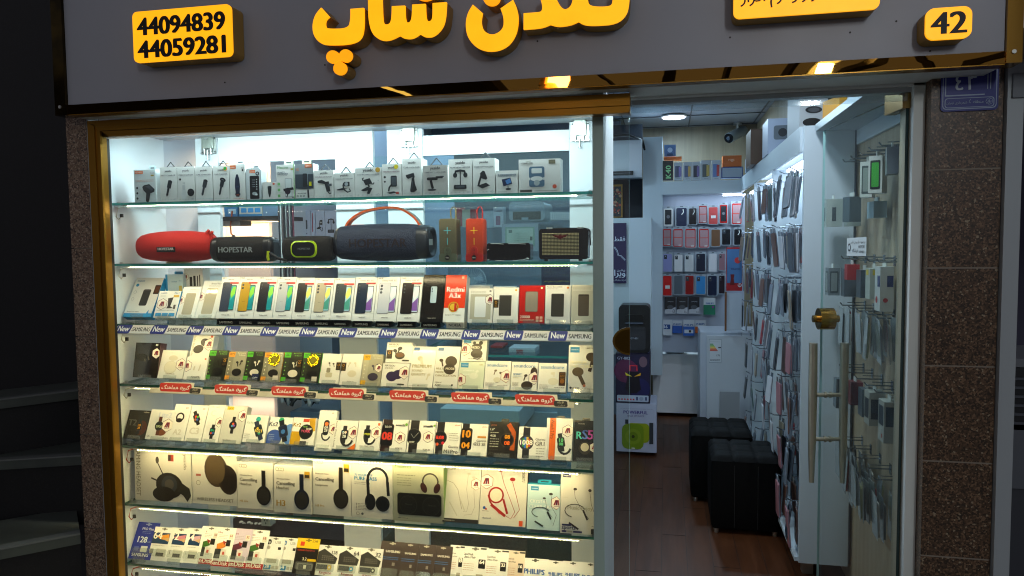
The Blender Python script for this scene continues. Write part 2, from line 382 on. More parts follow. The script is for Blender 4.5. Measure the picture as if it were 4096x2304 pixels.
mb = MB(); tex('gold_sheet', ['#7c5a1e', '#8d6824', '#6f5019'], 'noise', 6, .25, .7); mb.box(-.045, 0, -.012, .05, 0, .9, tex('dark_gold_sheet', ['#2e2410', '#4a3a18', '#1c180e', '#5c4a20'], 'noise', 9, .12, .9)); mb.tube([(-.022, -.016, .03), (-.022, -.011, .03)], .006, STEEL)  # left cover in a darker, mottled gold than the right one
mb.ob('edge_cover', sb, (fl-o3.x-.001, 0, .001))
mb = MB(); mb.box(0, .040, -.012, .06, 0, .9, tex('gold_sheet', [], 'noise')); mb.tube([(.018, -.016, .03), (.018, -.011, .03)], .006, STEEL); mb.ob('edge_cover', sb, (fr_-o3.x+.001, 0, .004))
mb = MB(); mb.box(fl-o3.x, -.12-o3.x, .041, .088, .001, .02, mat('#cfd3d0', .5)); mb.box(-.119-o3.x, fr_-o3.x, .041, .187, .001, .02, mat('#cfd3d0', .5)); mb.ob('soffit', sb)
for px_, py_ in ((620, 105), (2150, 165), (1985, 335), (3585, 85), (2920, 150), (3400, 130), (1300, 260), (900, 330), (3720, 205), (1600, 120)):
    p = at(px_, py_, 2.31); mb = MB(); mb.tube([(p.x-o3.x, -.0015, p.z-2.1), (p.x-o3.x, .001, p.z-2.1)], .0028, mat('#2a2624', .5), 8); mb.ob('fixing_screw', sb)
# backlit signs
YEL = mat('#ffa800', .4, emit=1.12); YEL2 = mat('#ff9d00', .4, emit=.9); SIDE = tex('sign_return', ['#a8843a', '#b8924a'], 'noise', 6, .45, .3)
INK = mat('#080503', .5)
def litmat(nm, a, b, e):
    M = tex(nm, [a, b, a], 'noise', 7, .4); n = M.node_tree; p = n.nodes['Principled BSDF']; r = next(x for x in n.nodes if x.type == 'VALTORGB')
    n.links.new(r.outputs[0], p.inputs['Emission Color']); p.inputs['Emission Strength'].default_value = e; return M
YEL = litmat('lit_acrylic', '#ff9c00', '#ffac0c', 1.12); YEL2 = litmat('dim_lit_acrylic', '#ff9200', '#ffa20a', .98)
def rrect(x0, x1, z0, z1, r, n=6):
    q = []
    for cx, cz, a0 in ((x1-r, z1-r, 0), (x0+r, z1-r, 90), (x0+r, z0+r, 180), (x1-r, z0+r, 270)):
        for i in range(n+1): a = R_(a0+90*i/n); q.append((cx+r*math.cos(a), cz+r*math.sin(a)))
    return q
YF = 2.234
def lit(name, pts, label=None, cat='sign', base=None, M=None, inset=True):
    M = M or YEL
    """pts in world X,Z at the sign's face"""
    cx = sum(p[0] for p in pts)/len(pts); cz = sum(p[1] for p in pts)/len(pts)
    r = root(name, (cx, YF, cz)); tag(r, label, cat)
    mb = MB(); mb.prism([(p[0]-cx, p[1]-cz) for p in pts], .009, M, M, fr=lambda a, b, c: (a, c, b)); mb.ob('lit_face', r)
    mb = MB(); mb.prism([(p[0]-cx, p[1]-cz) for p in pts], .064, SIDE, SIDE, fr=lambda a, b, c: (a, c+.0095, b)); mb.ob('return', r)
    return r, cx, cz
a = at(524, 46, YF); b = at(930, 228, YF); bl = at(540, 248, YF); tr = at(921, 18, YF)
x0, x1 = (a.x+bl.x)/2, (b.x+tr.x)/2; z0, z1 = (bl.z+b.z)/2, (a.z+tr.z)/2
r, cx, cz = lit('phone_number_sign', rrect(x0, x1, z0, z1, .018), 'backlit yellow plate with two eight digit phone numbers', base=1)
mb = MB(); F = Face(mb, (x0-cx, -.001, z0-cz), (1, 0, 0), (0, 0, 1), x1-x0, z1-z0)
F.T('44094839', .055, .935, .465, INK, .05, hh=.33, res=5); F.T('44059281', .055, .935, .915, INK, .05, hh=.33, res=5); mb.ob('digits', r)
p0 = at(3702, 30, YF); p1 = at(3888, 155, YF); q0 = at(3704, 157, YF); q1 = at(3889, 27, YF)
x0, x1 = (p0.x+q0.x)/2, (p1.x+q1.x)/2; z0, z1 = (p1.z+q0.z)/2, (p0.z+q1.z)/2
r, cx, cz = lit('unit_number_sign', rrect(x0, x1, z0, z1, .022), 'small backlit yellow plate reading 42 at the end of the board')
mb = MB(); F = Face(mb, (x0-cx, -.001, z0-cz), (1, 0, 0), (0, 0, 1), x1-x0, z1-z0)
F.T('42', .13, .87, .83, INK, .036, hh=.68, res=6); mb.ob('digits', r)
a = at(2934, 60, YF); b = at(3519, 18, YF)
x0, x1 = a.x, b.x; z0, z1 = at(2960, 74, YF).z, at(2960, -120, YF).z
r, cx, cz = lit('services_sign', rrect(x0, x1, z0, z1, .018), 'wide backlit yellow plate with black Persian writing, cut by the top edge')
mb = MB(); F = Face(mb, (x0-cx, -.001, z0-cz), (1, 0, 0), (0, 0, 1), x1-x0, z1-z0)
F.T(fa('سخت افزار و نرم افزار'), .05, .94, .68, INK, .02, hh=.26, res=4); F.T(fa('خدمات موبایل'), .2, .8, .33, INK, .02, hh=.2, res=4); mb.ob('writing', r)
def cp2(pts): return [((lambda v: (v.x, v.z))(at(1200+x/1.84, y/1.84, YF))) for x, y in pts]
def smooth(pts, it=2, keep=()):
    """corner cutting; points listed in keep stay sharp"""
    P = [(p[0], p[1], (i in keep)) for i, p in enumerate(pts)]
    for _ in range(it):
        Q = []; n = len(P)
        for i in range(n):
            a, b, c = P[i-1], P[i], P[(i+1) % n]
            if b[2]: Q.append(b)
            else:
                Q.append((b[0]*.75+a[0]*.25, b[1]*.75+a[1]*.25, False)); Q.append((b[0]*.75+c[0]*.25, b[1]*.75+c[1]*.25, False))
        P = Q
    return [(p[0], p[1]) for p in P]
L1 = [(155, 55), (108, 110), (88, 190), (100, 265), (150, 322), (215, 332), (370, 326), (450, 290), (471, 200), (468, 57), (370, 65), (370, 150), (352, 208), (215, 212), (185, 200), (184, 150), (215, 122)]
lit('sign_letter', cp2(smooth(L1, 2, (0, 9, 10, 16))), 'backlit yellow final letter hooked like a boat above the three dots', 'sign letter')
cl = []
for i in range(72):
    a = 2*math.pi*i/72; best = 0
    for cx_, cy_, rr in ((-50, -25, 48), (45, -33, 48), (3, 60, 49)):
        dx, dy = math.cos(a), math.sin(a); bq = dx*cx_+dy*cy_; dd = bq*bq-(cx_*cx_+cy_*cy_-rr*rr)
        if dd >= 0: best = max(best, bq+math.sqrt(dd))
    cl.append((290+best*math.cos(a), 443+best*math.sin(a)))
lit('letter_dots', cp2(cl), 'three joined yellow backlit dots hanging below the first sign letter', 'sign letter', M=YEL2)
L2 = [(500, -110), (500, 60), (505, 160), (530, 250), (590, 297), (660, 298), (732, 262), (765, 283), (830, 285), (882, 250), (920, 274), (985, 270), (1050, 205), (1072, 130), (1078, 15), (975, 22), (975, 120), (965, 155), (935, 155), (925, 120), (922, 27), (825, 33), (822, 130), (808, 165), (782, 165), (772, 120), (772, 40), (675, 45), (672, 145), (655, 180), (615, 178), (606, 130), (600, -110)]
lit('sign_letter', cp2(smooth(L2, 2, (0, 6, 9, 14, 15, 20, 21, 26, 27, 32))), 'backlit yellow toothed letters with a tall left stem', 'sign letter')
cl = [(920+95*math.cos(2*math.pi*i/30), -75+80*math.sin(2*math.pi*i/30)) for i in range(30)]
lit('letter_dots', cp2(cl), 'yellow backlit dots above the toothed letters, mostly beyond the top edge', 'sign letter', M=YEL2)
L3 = [(1272, 33), (1230, 100), (1216, 190), (1236, 285), (1310, 362), (1420, 384), (1530, 345), (1595, 250), (1610, 130), (1592, 50), (1568, -2), (1475, 62), (1500, 130), (1496, 215), (1420, 262), (1350, 230), (1330, 160), (1343, 95)]
lit('sign_letter', cp2(smooth(L3, 2, (0, 10, 11, 17))), 'backlit yellow bowl shaped letter open at its top', 'sign letter')
cl = [(1410+63*math.cos(2*math.pi*i/30), -18+60*math.sin(2*math.pi*i/30)) for i in range(30)]
lit('letter_dots', cp2(cl), 'single yellow backlit dot above the bowl shaped letter', 'sign letter', M=YEL2)
L4 = [(1645, 97), (1645, 216), (1780, 206), (1842, 180), (1900, 197), (1990, 185), (2050, 158), (2090, 183), (2180, 188), (2330, 175), (2405, 110), (2425, 20), (2425, -90), (2300, -90), (2302, 20), (2280, 48), (2150, 48), (2116, 20), (2115, -110), (2010, -110), (2008, 20), (1970, 68), (1930, 66), (1890, 0), (1850, -80), (1755, -50), (1782, 30), (1782, 84), (1740, 90)]
lit('sign_letter', cp2(smooth(L4, 2, (0, 1, 3, 6, 12, 13, 18, 19))), 'backlit yellow joined letters with a long flat base beside the bowl shaped letter', 'sign letter')
# arcade lamps behind the viewer (reflected in the gilt edge and glass)
def arcade(name, x, y, label, w, l, M, cat):
    r = root(name, (x, y, 3.28)); tag(r, label, cat)
    mb = MB()
    if w == l: mb.prism([(w*math.cos(i*.3927), w*math.sin(i*.3927)) for i in range(16)], .01, M, fr=lambda a, b, c: (a, b, c))
    else: mb.box(-w, w, -l, l, 0, .01, M)
    mb.ob('diffuser', r); mb = MB(); mb.box(-w*1.3, w*1.3, -l*1.05, l*1.05, .0105, .02, WHITE); mb.ob('housing', r)
    if 'right' in label: area('lamp_glow', (0, 0, -.01), w*2, l*2, 60, (.90, .97, 1), (R_(35), 0, 0), r)
    if w == l: area('lamp_glow', (0, 0, -.01), w*1.6, l*1.6, 6, (1, .72, .40), (R_(35), 0, 0), r)
dn = ray(2230, 335); t = (3.28-CZ)/dn.z
arcade('arcade_downlight', dn.x*t, 2*2.302-dn.y*t, 'round warm downlight in the arcade roof', .13, .13, mat('#ffb04a', .5, emit=9), 'downlight')
dn = ray(1610, 375); t = (3.28-CZ)/dn.z
arcade('arcade_tube_light', dn.x*t, 2*2.302-dn.y*t, 'white tube light in the arcade roof, farther left', .05, .6, mat('#f2ffe8', .5, emit=3), 'tube light')
dn = ray(3300, 262); t = (3.28-CZ)/dn.z
arcade('arcade_tube_light', dn.x*t, 2*2.302-dn.y*t, 'white tube light in the arcade roof, farther right', .07, .6, mat('#f2ffe8', .5, emit=3), 'tube light')
# ================================================================= WINDOW FRAME, GLASS, DOOR
wf = root('window_frame', (-1.13, 2.40, 0)); tag(wf, 'bronze gold aluminium frame round the display window', 'window frame')
o3 = Vector((-1.13, 2.40, 0)); xL = -2.131; zT = 2.096; zG = at(1500, 508, 2.47).z
def prof(kind):
    mb = MB()
    # stepped profile across the face: (offset from outer edge, depth)
    w = .055 if kind == 'v' else zT-zG+.004
    st_ = [(0, 0), (.35, .0), (.37, -.006), (.62, -.006), (.64, .0), (.97, .0), (1, .008)]
    L = []
    for t, d in st_: L.append((t*w, d))
    if kind == 'v':
        rows = [[(xL+a-o3.x, d, .1), (xL+a-o3.x, d, zT-a*.62)] for a, d in L]
    else:
        rows = [[(xL+a*1.5-o3.x, d, zT-a), (-.118-o3.x, d, zT-a)] for a, d in L]
    mb.grid(rows, BRONZE, smooth=False); b_ = rows[0]
    if kind == 'v': mb.box(xL+.001-o3.x, xL+.053-o3.x, .0082, .034, .1, zT-.06, BRONZE); mb.box(xL-.0-o3.x, xL+.002-o3.x, .001, .03, .1, zT-.01, BRONZE)
    else: mb.box(xL-o3.x+.001, -.118-o3.x, .031, .08, zG+.002, zT, BRONZE); mb.box(-.118-o3.x, -.116-o3.x, -.004, .078, zG, zT, BRONZE)
    return mb
prof('v').ob('jamb', wf); prof('h').ob('header', wf)
mb = MB(); mb.box(xL+.002-o3.x, xL+.037-o3.x, .036, .045, .1, zG, mat('#7d6c1a', .22, .7)); mb.ob('gilt_bead', wf)
mb = MB(); mb.box(xL+.002-o3.x, xL+.0345-o3.x, .046, .069, .1, zG, mat('#0c0c0a', .5)); mb.ob('gasket', wf)
mb = MB(); mb.box(xL-o3.x, -.118-o3.x, 0, .08, .0, .10, BRONZE); mb.ob('sill', wf)
slab('window_pane', xL+.020, -.122, 2.470, 2.476, .105, zG-.001, GLASS, label='large clear front glass of the display window', cat='glass pane', Ms={'r': mat('#a8dfe0', .2, emit=.35)})  # right edge glows faintly, light put into the glass edge colour
# transom over the door
tm = root('door_header', (.33, 2.5, 2.1)); tag(tm, 'white header rail over the glass door', 'header rail')
zt = at(2520, 410, 2.5).z
mb = MB(); mb.box(-.447, .45, 0, .09, zt-2.1+.010, .045, mat('#eef2f0', .5, bump=.3, bs=40)); mb.ob('rail', tm)
mb = MB(); mb.box(-.447, .45, .02, .06, zt-2.1-.006, zt-2.1+.0095, ALU); mb.ob('channel', tm)
mb = MB(); mb.box(-.447, .40, .012, .018, zt-2.1-.034, zt-2.1-.0065, glass('frosted_transom', (.86, .92, .94), 1, .05, .08)); mb.ob('transom_glass', tm)
jb = slab('door_jamb', .744, .777, 2.50, 2.62, 0, 2.12, tex('worn_aluminium', ['#c4cac6', '#e2e7e3', '#d4dad6'], 'noise', 3, .5, 0, (3, 3, .8), rrough=.15), label='worn pale aluminium door jamb beside the granite pillar', cat='door jamb')
slab('door_stop', .735, .7435, 2.535, 2.60, 0, 2.1, mat('#a39a84', .5), label='thin cream strip on the jamb behind the glass door', cat='door stop')
# open leaf
P0 = Vector((.731, 2.53, 0)); P1 = Vector((.636, 3.29, 0)); dv = (P1-P0); Ld = dv.length; dv.normalize(); nv = Vector((dv.y, -dv.x, 0))
dr = root('glass_door', P0); tag(dr, 'frameless glass door leaf standing open into the shop', 'glass door')
def dfr(x, y, z): v = dv*x+nv*y; return (v.x, v.y, z)
mb = MB(); mb.box(0, Ld, 0, .010, .02, 2.075, DOORGL, {'l': EDGEDK, 'r': mat('#a8d8dc', .2), 't': EDGEDK}, fr=dfr); mb.ob('glass_leaf', dr)
mb = MB(); mb.box(-.004, .13, -.012, .022, 2.03, 2.095, tex('brass_patch', ['#a58850', '#8a6d3c'], 'noise', 5, .22, .85), fr=dfr); mb.ob('patch_fitting', dr)
mb = MB(); mb.box(-.004, .13, -.012, .022, .004, .09, tex('brass_patch', [], 'noise'), fr=dfr); mb.ob('patch_fitting', dr)
HM = tex('aged_brass', ['#b9b09a', '#cdc5b0', '#a89f8a'], 'noise', 9, .28, .9)
for sgn in (-1, 1):
    mb = MB(); x = Ld-.095; y = .005+sgn*.062
    pts = [dfr(x, y, .617), dfr(x, y, .75), dfr(x, y, .95), dfr(x, y, 1.05), dfr(x, y, 1.2)]
    mb.tube(pts, [.010, .0150, .0175, .0175, .0165], HM, 16)
    for z in (.80, .985): mb.tube([dfr(x, .005, z), dfr(x, y, z)], .0085, HM, 10); mb.tube([dfr(x, .005+sgn*.006, z), dfr(x, .005+sgn*.014, z)], .013, HM, 10)
    mb.ob('door_handle', dr)
mb = MB(); x = Ld-.05
mb.tube([dfr(x, -.025, 1.295), dfr(x, .035, 1.295)], .045, BRASS, 24); mb.tube([dfr(x, -.047, 1.295), dfr(x, .058, 1.295)], .015, BRASS, 14); mb.ob('door_lock', dr)
# half round strike plate on the fixed glass edge
mb = MB(); c = at(2520, 1365, 2.462); q = [(.0, .047)]+[(-.058*math.sin(R_(a)), .047*math.cos(R_(a))) for a in range(15, 180, 15)]+[(0, -.047)]
mb.prism(q, .01, BRASS, fr=lambda a, b, c_: (a, c_-.001, b)); mb.prism([(x*.86, z*.86) for x, z in q], .002, mat('#8d6a2c', .12, 1), fr=lambda a, b, c_: (a-.001, c_-.0035, b)); tag(mb.ob('strike_plate', None, c), 'half round brass strike plate on the edge of the fixed glass', 'strike plate')
# number plaque
a = at(3768, 262, 2.44); b = at(3995, 440, 2.44); zt = at(3768, 200, 2.44).z; zb_ = at(3880, 442, 2.44).z
w_, h_ = b.x-a.x, zt-zb_
mb = MB(); mb.prism(rrect(0, w_, 0, h_, .012), .004, mat('#06187a', .35), fr=lambda x, z, c_: (x, c_, z))
F = Face(mb, (0, 0, 0), (1, 0, 0), (0, 0, 1), w_, h_); PW = '#93a3bd'; PB = '#06187a'
F.RR(.03, .02, .97, .97, .07, PW); F.RR(.045, .03, .955, .955, .06, PB); F.RR(.07, .785, .93, .945, .05, PW); F.RR(.085, .795, .915, .935, .045, PB)
F.R(.07, 0, .09, .75, PW); F.R(.07, .735, .76, .755, PW); F.R(.80, .0, .815, .66, PW); F.R(.85, .0, .865, .66, PW)
F.T('٤', .26, .38, .66, '#b8c4d4', .03, hh=.27); F.T('۳', .46, .61, .66, '#b8c4d4', .03, hh=.27)
F.T(fa('شهرداری تهران'), .10, .46, .88, PW, .01); F.T('۵', .49, .54, .88, PW); F.T(fa('منطقه'), .56, .74, .88, PW, .01)
for i in range(8): F.ring(.84+.035*math.cos(i*.785), .86+.035*math.sin(i*.785)*w_/h_, .03, PW, .006, PB)
tag(mb.ob('number_plaque', None, (a.x, 2.444, zb_)), 'blue municipal plaque with Persian number on the granite pillar', 'plaque')
# ================================================================= DISPLAY CABINET
XL, XR, YB = -2.225, -.247, 2.93
WP = mat('#dfe3e6', .38)
cb = root('display_cabinet', (-1.2, 2.5, 0)); tag(cb, 'white display cabinet frame behind the window glass', 'display cabinet')
o3 = Vector((-1.2, 2.5, 0))
def cpart(name, x0, x1, y0, y1, z0, z1, M=WP, Ms=None):
    mb = MB(); mb.box(x0-o3.x, x1-o3.x, y0-2.5, y1-2.5, z0, z1, M, Ms); return mb.ob(name, cb)
cpart('side_panel', XL-.02, XL, 2.49, YB+.02, 0, 2.15)
cpart('side_panel', XR+.001, XR+.038, 2.50, YB+.03, 0, 2.15, WP, {'f': mat('#c3cdc6', .5), 'r': mat('#e6eef4', .5)})
cpart('top_panel', XL, XR, 2.49, YB+.03, 2.102, 2.15)
ZB = -.1
for (pa, pb) in ((600, 640), (797, 885), (1350, 1500), (1557, 1697), (2280, 2384)):
    cpart('post', at(pa, 1000, YB).x, at(pb, 1000, YB).x, YB-.002, YB+.02, .0, 2.10)
x_ = lambda p: at(p, 1000, YB).x
cpart('top_rail', x_(885)+.001, x_(1350)-.001, YB, YB+.02, at(1100, 645, YB).z, 2.10)
cpart('top_rail', x_(1697)+.001, x_(2280)-.001, YB, YB+.02, at(2000, 612, YB).z, at(2000, 530, YB).z)
cpart('plinth', XL, XR, 2.52, YB-.01, 0, .045)
mb = MB()
for (pa, pb, top) in ((797, 1350, 640), (1500, 1557, 640), (1697, 2280, 612)):
    z_ = at(1100 if pb < 1600 else 2000, top, YB).z; x0, x1 = x_(pa)+.002, x_(pb)-.002
    mb.face([(x0+1.2, .439, .06), (x1+1.2, .439, .06), (x1+1.2, .439, z_), (x0+1.2, .439, z_)], BACKGL if pa > 1400 else glass('pale_back_glass', (.90, .95, .97), .5))
mb.ob('back_glass', cb)
# ladder rail for the shelf hooks in the far corner
mb = MB()
for k in range(2): mb.box(k*.012, k*.012+.004, 0, .01, .0, .19, STEEL)
for i in range(22): mb.box(-.001, .018, -.002, .001, .004+i*.0085, .008+i*.0085, mat('#6b6250', .4))
tag(mb.ob('shelf_rail', None, at(606, 700, 2.90)-Vector((.0, 0, .09))), 'slotted metal rail in the upper corner of the display cabinet', 'shelf rail')
# roller brackets on the top rail
def bracket(px, py, label, Y=YB-.003):
    mb = MB(); mb.box(-.036, .036, -.004, 0, -.045, .03, STEEL)
    mb.prism([(-.025, .028), (-.025, -.022), (.025, -.022), (.025, .028), (.018, .04), (.010, .048), (-.010, .048), (-.018, .04)], .012, mat('#b9bfb4', .3, .8), fr=lambda a, b, c: (a, -.018+c, b))
    mb.tube([(0, -.020, .022), (0, -.017, .022)], .009, STEEL, 14)
    for sx in (-.016, .016):
        mb.tube([(sx, -.012, -.022), (sx, -.012, -.048)], .002, STEEL)
        for i in range(6): mb.tube([(sx, -.012, -.024-i*.004), (sx, -.012, -.0255-i*.004)], .005, STEEL)
    mb.box(-.038, .038, -.014, -.009, -.044, -.040, STEEL); mb.tube([(0, -.014, -.032), (0, -.014, -.066)], [.003, .0035], STEEL); mb.tube([(0, -.014, -.066), (0, -.014, -.070)], .006, STEEL)
    for sx in (-.031, .031):
        for z in (-.038, .023): mb.tube([(sx, -.006, z), (sx, -.004, z)], .0035, mat('#2a2c2e', .4))
    o = mb.ob('roller_bracket', None, at(px, py, Y)); tag(o, label, 'bracket', 'roller brackets along the cabinet top'); return o
bracket(2321, 520, 'galvanised roller bracket with springs on the last white post')
bracket(1638, 545, 'galvanised roller bracket beside the start of the last top rail')
bracket(836, 575, 'galvanised roller bracket above the phone charger boxes')
# cool tube under the cabinet top
tb = root('cabinet_tube_light', (-1.2, 2.590, 2.098)); tag(tb, 'cold white light strip under the top panel of the cabinet', 'tube light')
mb = MB(); mb.box(-.85, .9, -.014, .014, -.008, -.001, mat('#eefbff', .4, emit=16)); mb.ob('diffuser', tb)
area('tube_glow', (0, .03, -.012), 1.75, .05, K_TUBE, (.72, .94, 1), (R_(24), 0, 0), tb)
# glass shelves
SZ = [1.802, 1.555, 1.308, 1.060, .803, .557, .302]
SHY = 2.60
WARM = [(1, .90, .70), (1, .80, .46), (1, .775, .38), (1, .765, .37), (1, .765, .37), (1, .77, .38), (1, .77, .38)]
DOT = [mat('#fff0d0', .4, emit=14), mat('#fff4dc', .4, emit=14), mat('#fff0c8', .4, emit=16)]
def DOTS(c, k):
    h = '#'+''.join('%02x' % round(255*((1.055*v**(1/2.4)-.055) if v > .0031 else 12.92*v)) for v in c); return mat(h, .4, emit=k)
words = ['topmost', 'second', 'third', 'fourth', 'fifth', 'sixth', 'lowest']
for i, z in enumerate(SZ):
    r = root('glass_shelf', (-1.23, SHY, z)); tag(r, f'{words[i]} glass shelf of the window display, counted downwards', 'glass shelf', 'glass shelves in the window')
    mb = MB(); e = EDGE if i < 2 else mat('#1f5a4e', .15, coat=.6)
    dep = .30
    mb.box(XL+.012+1.23, XR-.003+1.23, 0, dep, -.010, 0, SHELFGL, {'f': e, 'b': e, 'l': e, 'r': e}); mb.ob('glass_plate', r)
    for sx in (XL+.02+1.23, XR-.02+1.23):
        mb = MB(); mb.box(sx-.012, sx+.012, .02, .05, -.016, -.0105, STEEL); mb.tube([(sx, .035, -.0104), (sx, .035, .006)], .007, STEEL); mb.ob('shelf_bracket', r)
    if i != 2 or True:
        mb = MB(); x = -.90; ys = .012 if i < 6 else .012
        mb.box(-.92, .93, -.010, .006, -.0135, -.0105, mat('#8d8d84', .5)); k = i % 3 if i > 2 else i
        e_ = DOTS(WARM[i], K_LED*(.9, .75, 1.15, 1.15, 1.1, 1.15, .9)[i])
        while x < .92:
            mb.box(x, x+.0055, -.008, .001, -.0150, -.0136, mat('#d8d8d0', .4), {'d': e_, 'f': e_}); x += .0125
        mb.ob('led_strip', r)
    # loose cable end
    mb = MB(); cc = mat('#cfc9b4', .5) if i < 4 else mat('#b23a1e', .5); bx_ = -.955; dz = random.uniform(.045, .075)
    mb.tube([(bx_+.03, .005, -.014), (bx_+.004, .0, -.022), (bx_-.006, .0, -dz), (bx_+.006, 0, -dz-.012), (bx_+.018, 0, -dz)], .0022, cc, 6); mb.box(bx_+.014, bx_+.026, -.003, .003, -dz-.004, -dz+.010, mat('#1c1c1c'))
    mb.ob('cable_end', r)
for z in SZ[:2]+SZ[4:6]:
    pass
# ================================================================= PRODUCTS IN THE WINDOW
def hexs(F, u, v, r, c1='#5b2347', edge='#4a1a45'):
    """hexagonal guarantee sticker with a striped triangle"""
    k = F.w/F.h
    for rr, c in ((r, edge), (r*.93, '#efe9dc')):
        F.poly([(u+rr*math.cos(R_(a)), v+rr*math.sin(R_(a))*k) for a in (150, 90, 30, -30, -90, -150)], c)
    for i, (a, b) in enumerate(((-.5, -.25), (-.18, .07), (.14, .39))):
        F.poly([(u+a*r, v+.32*r*k), (u+b*r*.96, v+.32*r*k), (u+.12*r+b*.5*r, v-.45*r*k), (u+.0*r+a*.5*r+.05*r, v-.45*r*k)], c1 if i % 2 else '#8d2a2a')
    F.L([(u-.4*r, v+.48*r*k), (u+.45*r, v+.48*r*k)], .05*r, c1)
def goldlab(F, u, v, s=.09):
    k = F.w/F.h; F.R(u-s, v-s*1.5*k, u+s, v+s*1.5*k, '#1d1507'); F.R(u-s*.88, v-s*1.4*k, u+s*.88, v-s*1.3*k, '#a9781a'); F.E(u, v-s*.5*k, s*.5, '#b5831f'); F.E(u, v-s*.5*k, s*.3, '#2a1c06'); F.lines(u-s*.7, u+s*.7, v+s*.35*k, 3, s*.32*k, '#a07a30', .05*s)
def foil(F, u, v, r):
    k = F.w/F.h; F.poly([(u+r*(1+.08*(i % 2))*math.cos(-i*math.pi/12), v+r*(1+.08*(i % 2))*math.sin(-i*math.pi/12)*k) for i in range(24)], mat('#e8c21a', .2, .85, bump=1, bs=900)); F.E(u, v, r*.6, mat('#f6dc50', .15, .85))
def icons(F, v, n=5, u0=.12, u1=.8, c='#9aa0a2', r=.022):
    for i in range(n): F.ring(u0+(u1-u0)*i/max(1, n-1), v, r, c, .009, '#dfe2e0')
PRS = []
def product(name, label, cat, x0, x1, yt, zb, deco=None, tilt=0, depth=.05, Y=2.63, col='#e6e6e2', yb=None, side=None, bot=None, rough=.36, top=None,
            tab=None, loop=None, group=None, rz=0, rnd=0, xt=None, wrap=0, zo=0):
    """box or card; x0,x1 = pixels of the bottom front corners, yt = pixel of the front's top edge"""
    if zb is None: a = at(x0, yb, Y); zb = a.z
    def X(px):   # world X of pixel column at the height zb
        y = 900
        for _ in range(3):
            p = at(px, y, Y); y = y-(zb-p.z)*FPX/Y*1.02
        return at(px, y, Y).x
    X0, X1 = X(x0)+.0006, X(x1)-.0006; w = X1-X0; th = R_(tilt)
    lo, hi = .01, .6
    def py(s):
        P = Vector(((X0+X1)/2, Y+s*math.sin(th), zb+s*math.cos(th)-CZ)); return 1152-FPX*P.dot(up)/P.dot(fw)
    for _ in range(30):
        mid = (lo+hi)/2
        if py(mid) > yt: lo = mid
        else: hi = mid
    h = lo; cx = (X0+X1)/2
    U = Vector((1, 0, 0)); V = Vector((0, math.sin(th), math.cos(th))); N = U.cross(V)   # towards viewer
    B = mat(col, rough, coat=wrap) if isinstance(col, str) else col
    mb = MB(); fr = lambda x, y, z: tuple(U*x+V*z-N*y)
    Ms = {}
    if side: Ms['r'] = Ms['l'] = mat(side, rough)
    if bot: Ms['d'] = mat(bot, rough)
    if top: Ms['t'] = mat(top, rough)
    if rnd:
        q = rrect(-w/2, w/2, 0, h, rnd, 4); mb.prism(q, depth, B, B, fr=lambda a, b, c: tuple(U*a+V*b-N*c))
    else: mb.box(-w/2, w/2, 0, depth, 0, h, B, Ms, fr)
    F = Face(mb, U*(-w/2)+N*0, U, V, w, h, rough=rough)
    F.U, F.V, F.N = U, V, N; F.clip = True
    if deco: deco(F)
    o = mb.ob(name, None, (cx, Y, zb+zo), rz); tag(o, label, cat, group)
    if loop:
        mb = MB(); s = loop; c = mat('#25282c', .4)
        zt = h; t = .0022
        for a, b in (((-.019*s, 0), (0, .022*s)), ((0, .022*s), (.019*s, 0)), ((-.019*s, .0015), (.019*s, .0015))):
            mb.tube([tuple(V*(zt+a[1])+U*a[0]-N*depth*.4), tuple(V*(zt+b[1])+U*b[0]-N*depth*.4)], t, c, 6)
        mb.ob('hang_loop', o)
    if tab:
        tw, thh, tc, tx = tab; mb = MB(); q = rrect(tx*w-tw/2, tx*w+tw/2, h-.002, h+thh, min(.006, thh*.3), 3)
        yy = depth*.5; mb.prism(q, .001, mat(tc, .3), fr=lambda a, b, c: tuple(U*a+V*b-N*(yy+c)))
        mb.prism(rrect(tx*w-tw*.3, tx*w+tw*.3, h+thh*.35, h+thh*.6, .0015, 2), .0012, mat('#30383c', .5), fr=lambda a, b, c: tuple(U*a+V*b-N*(yy-.0004+c)))
        mb.ob('hang_tab', o)
    PRS.append((o, cx, Y, zb, w, th, depth)); return o
def stand(o, what, zs=None):
    """small clear acrylic display stand under the last product"""
    _, cx, Y, zb, w, th, depth = next(p for p in PRS if p[0] == o)
    zs = max(z for z in SZ if z <= zb+.001); g = zb-zs
    if g < .004: return
    mb = MB(); w2 = min(w*.36, .03); t = .002; dd = depth+.004
    c, s = math.cos(th), math.sin(th)
    def P(a, n): return (Y+a*s+n*c, zb-zs+a*c-n*s)      # a along the front, n into depth
    prof_ = [P(.012, -.003), P(-.003, -.003), P(-.003, dd), (P(-.003, dd)[0]+.0, .002), (Y-.006, .002), (Y-.006, 0), (P(-.003, dd)[0]+.003, 0), (P(-.001, dd)[0]+.003, P(-.001, dd)[1]), P(-.001, -.001), P(.012, -.001)]
    mb.prism([(a-Y, b) for a, b in prof_], 2*w2, ACRYL, fr=lambda a, b, c_: (c_-w2, a, b+.0004))
    tag(mb.ob('acrylic_stand', None, (cx, Y, zs)), 'clear acrylic stand under the '+' '.join(what.replace(',', '').split()[:11]), 'display stand', 'clear acrylic stands on the glass shelves')
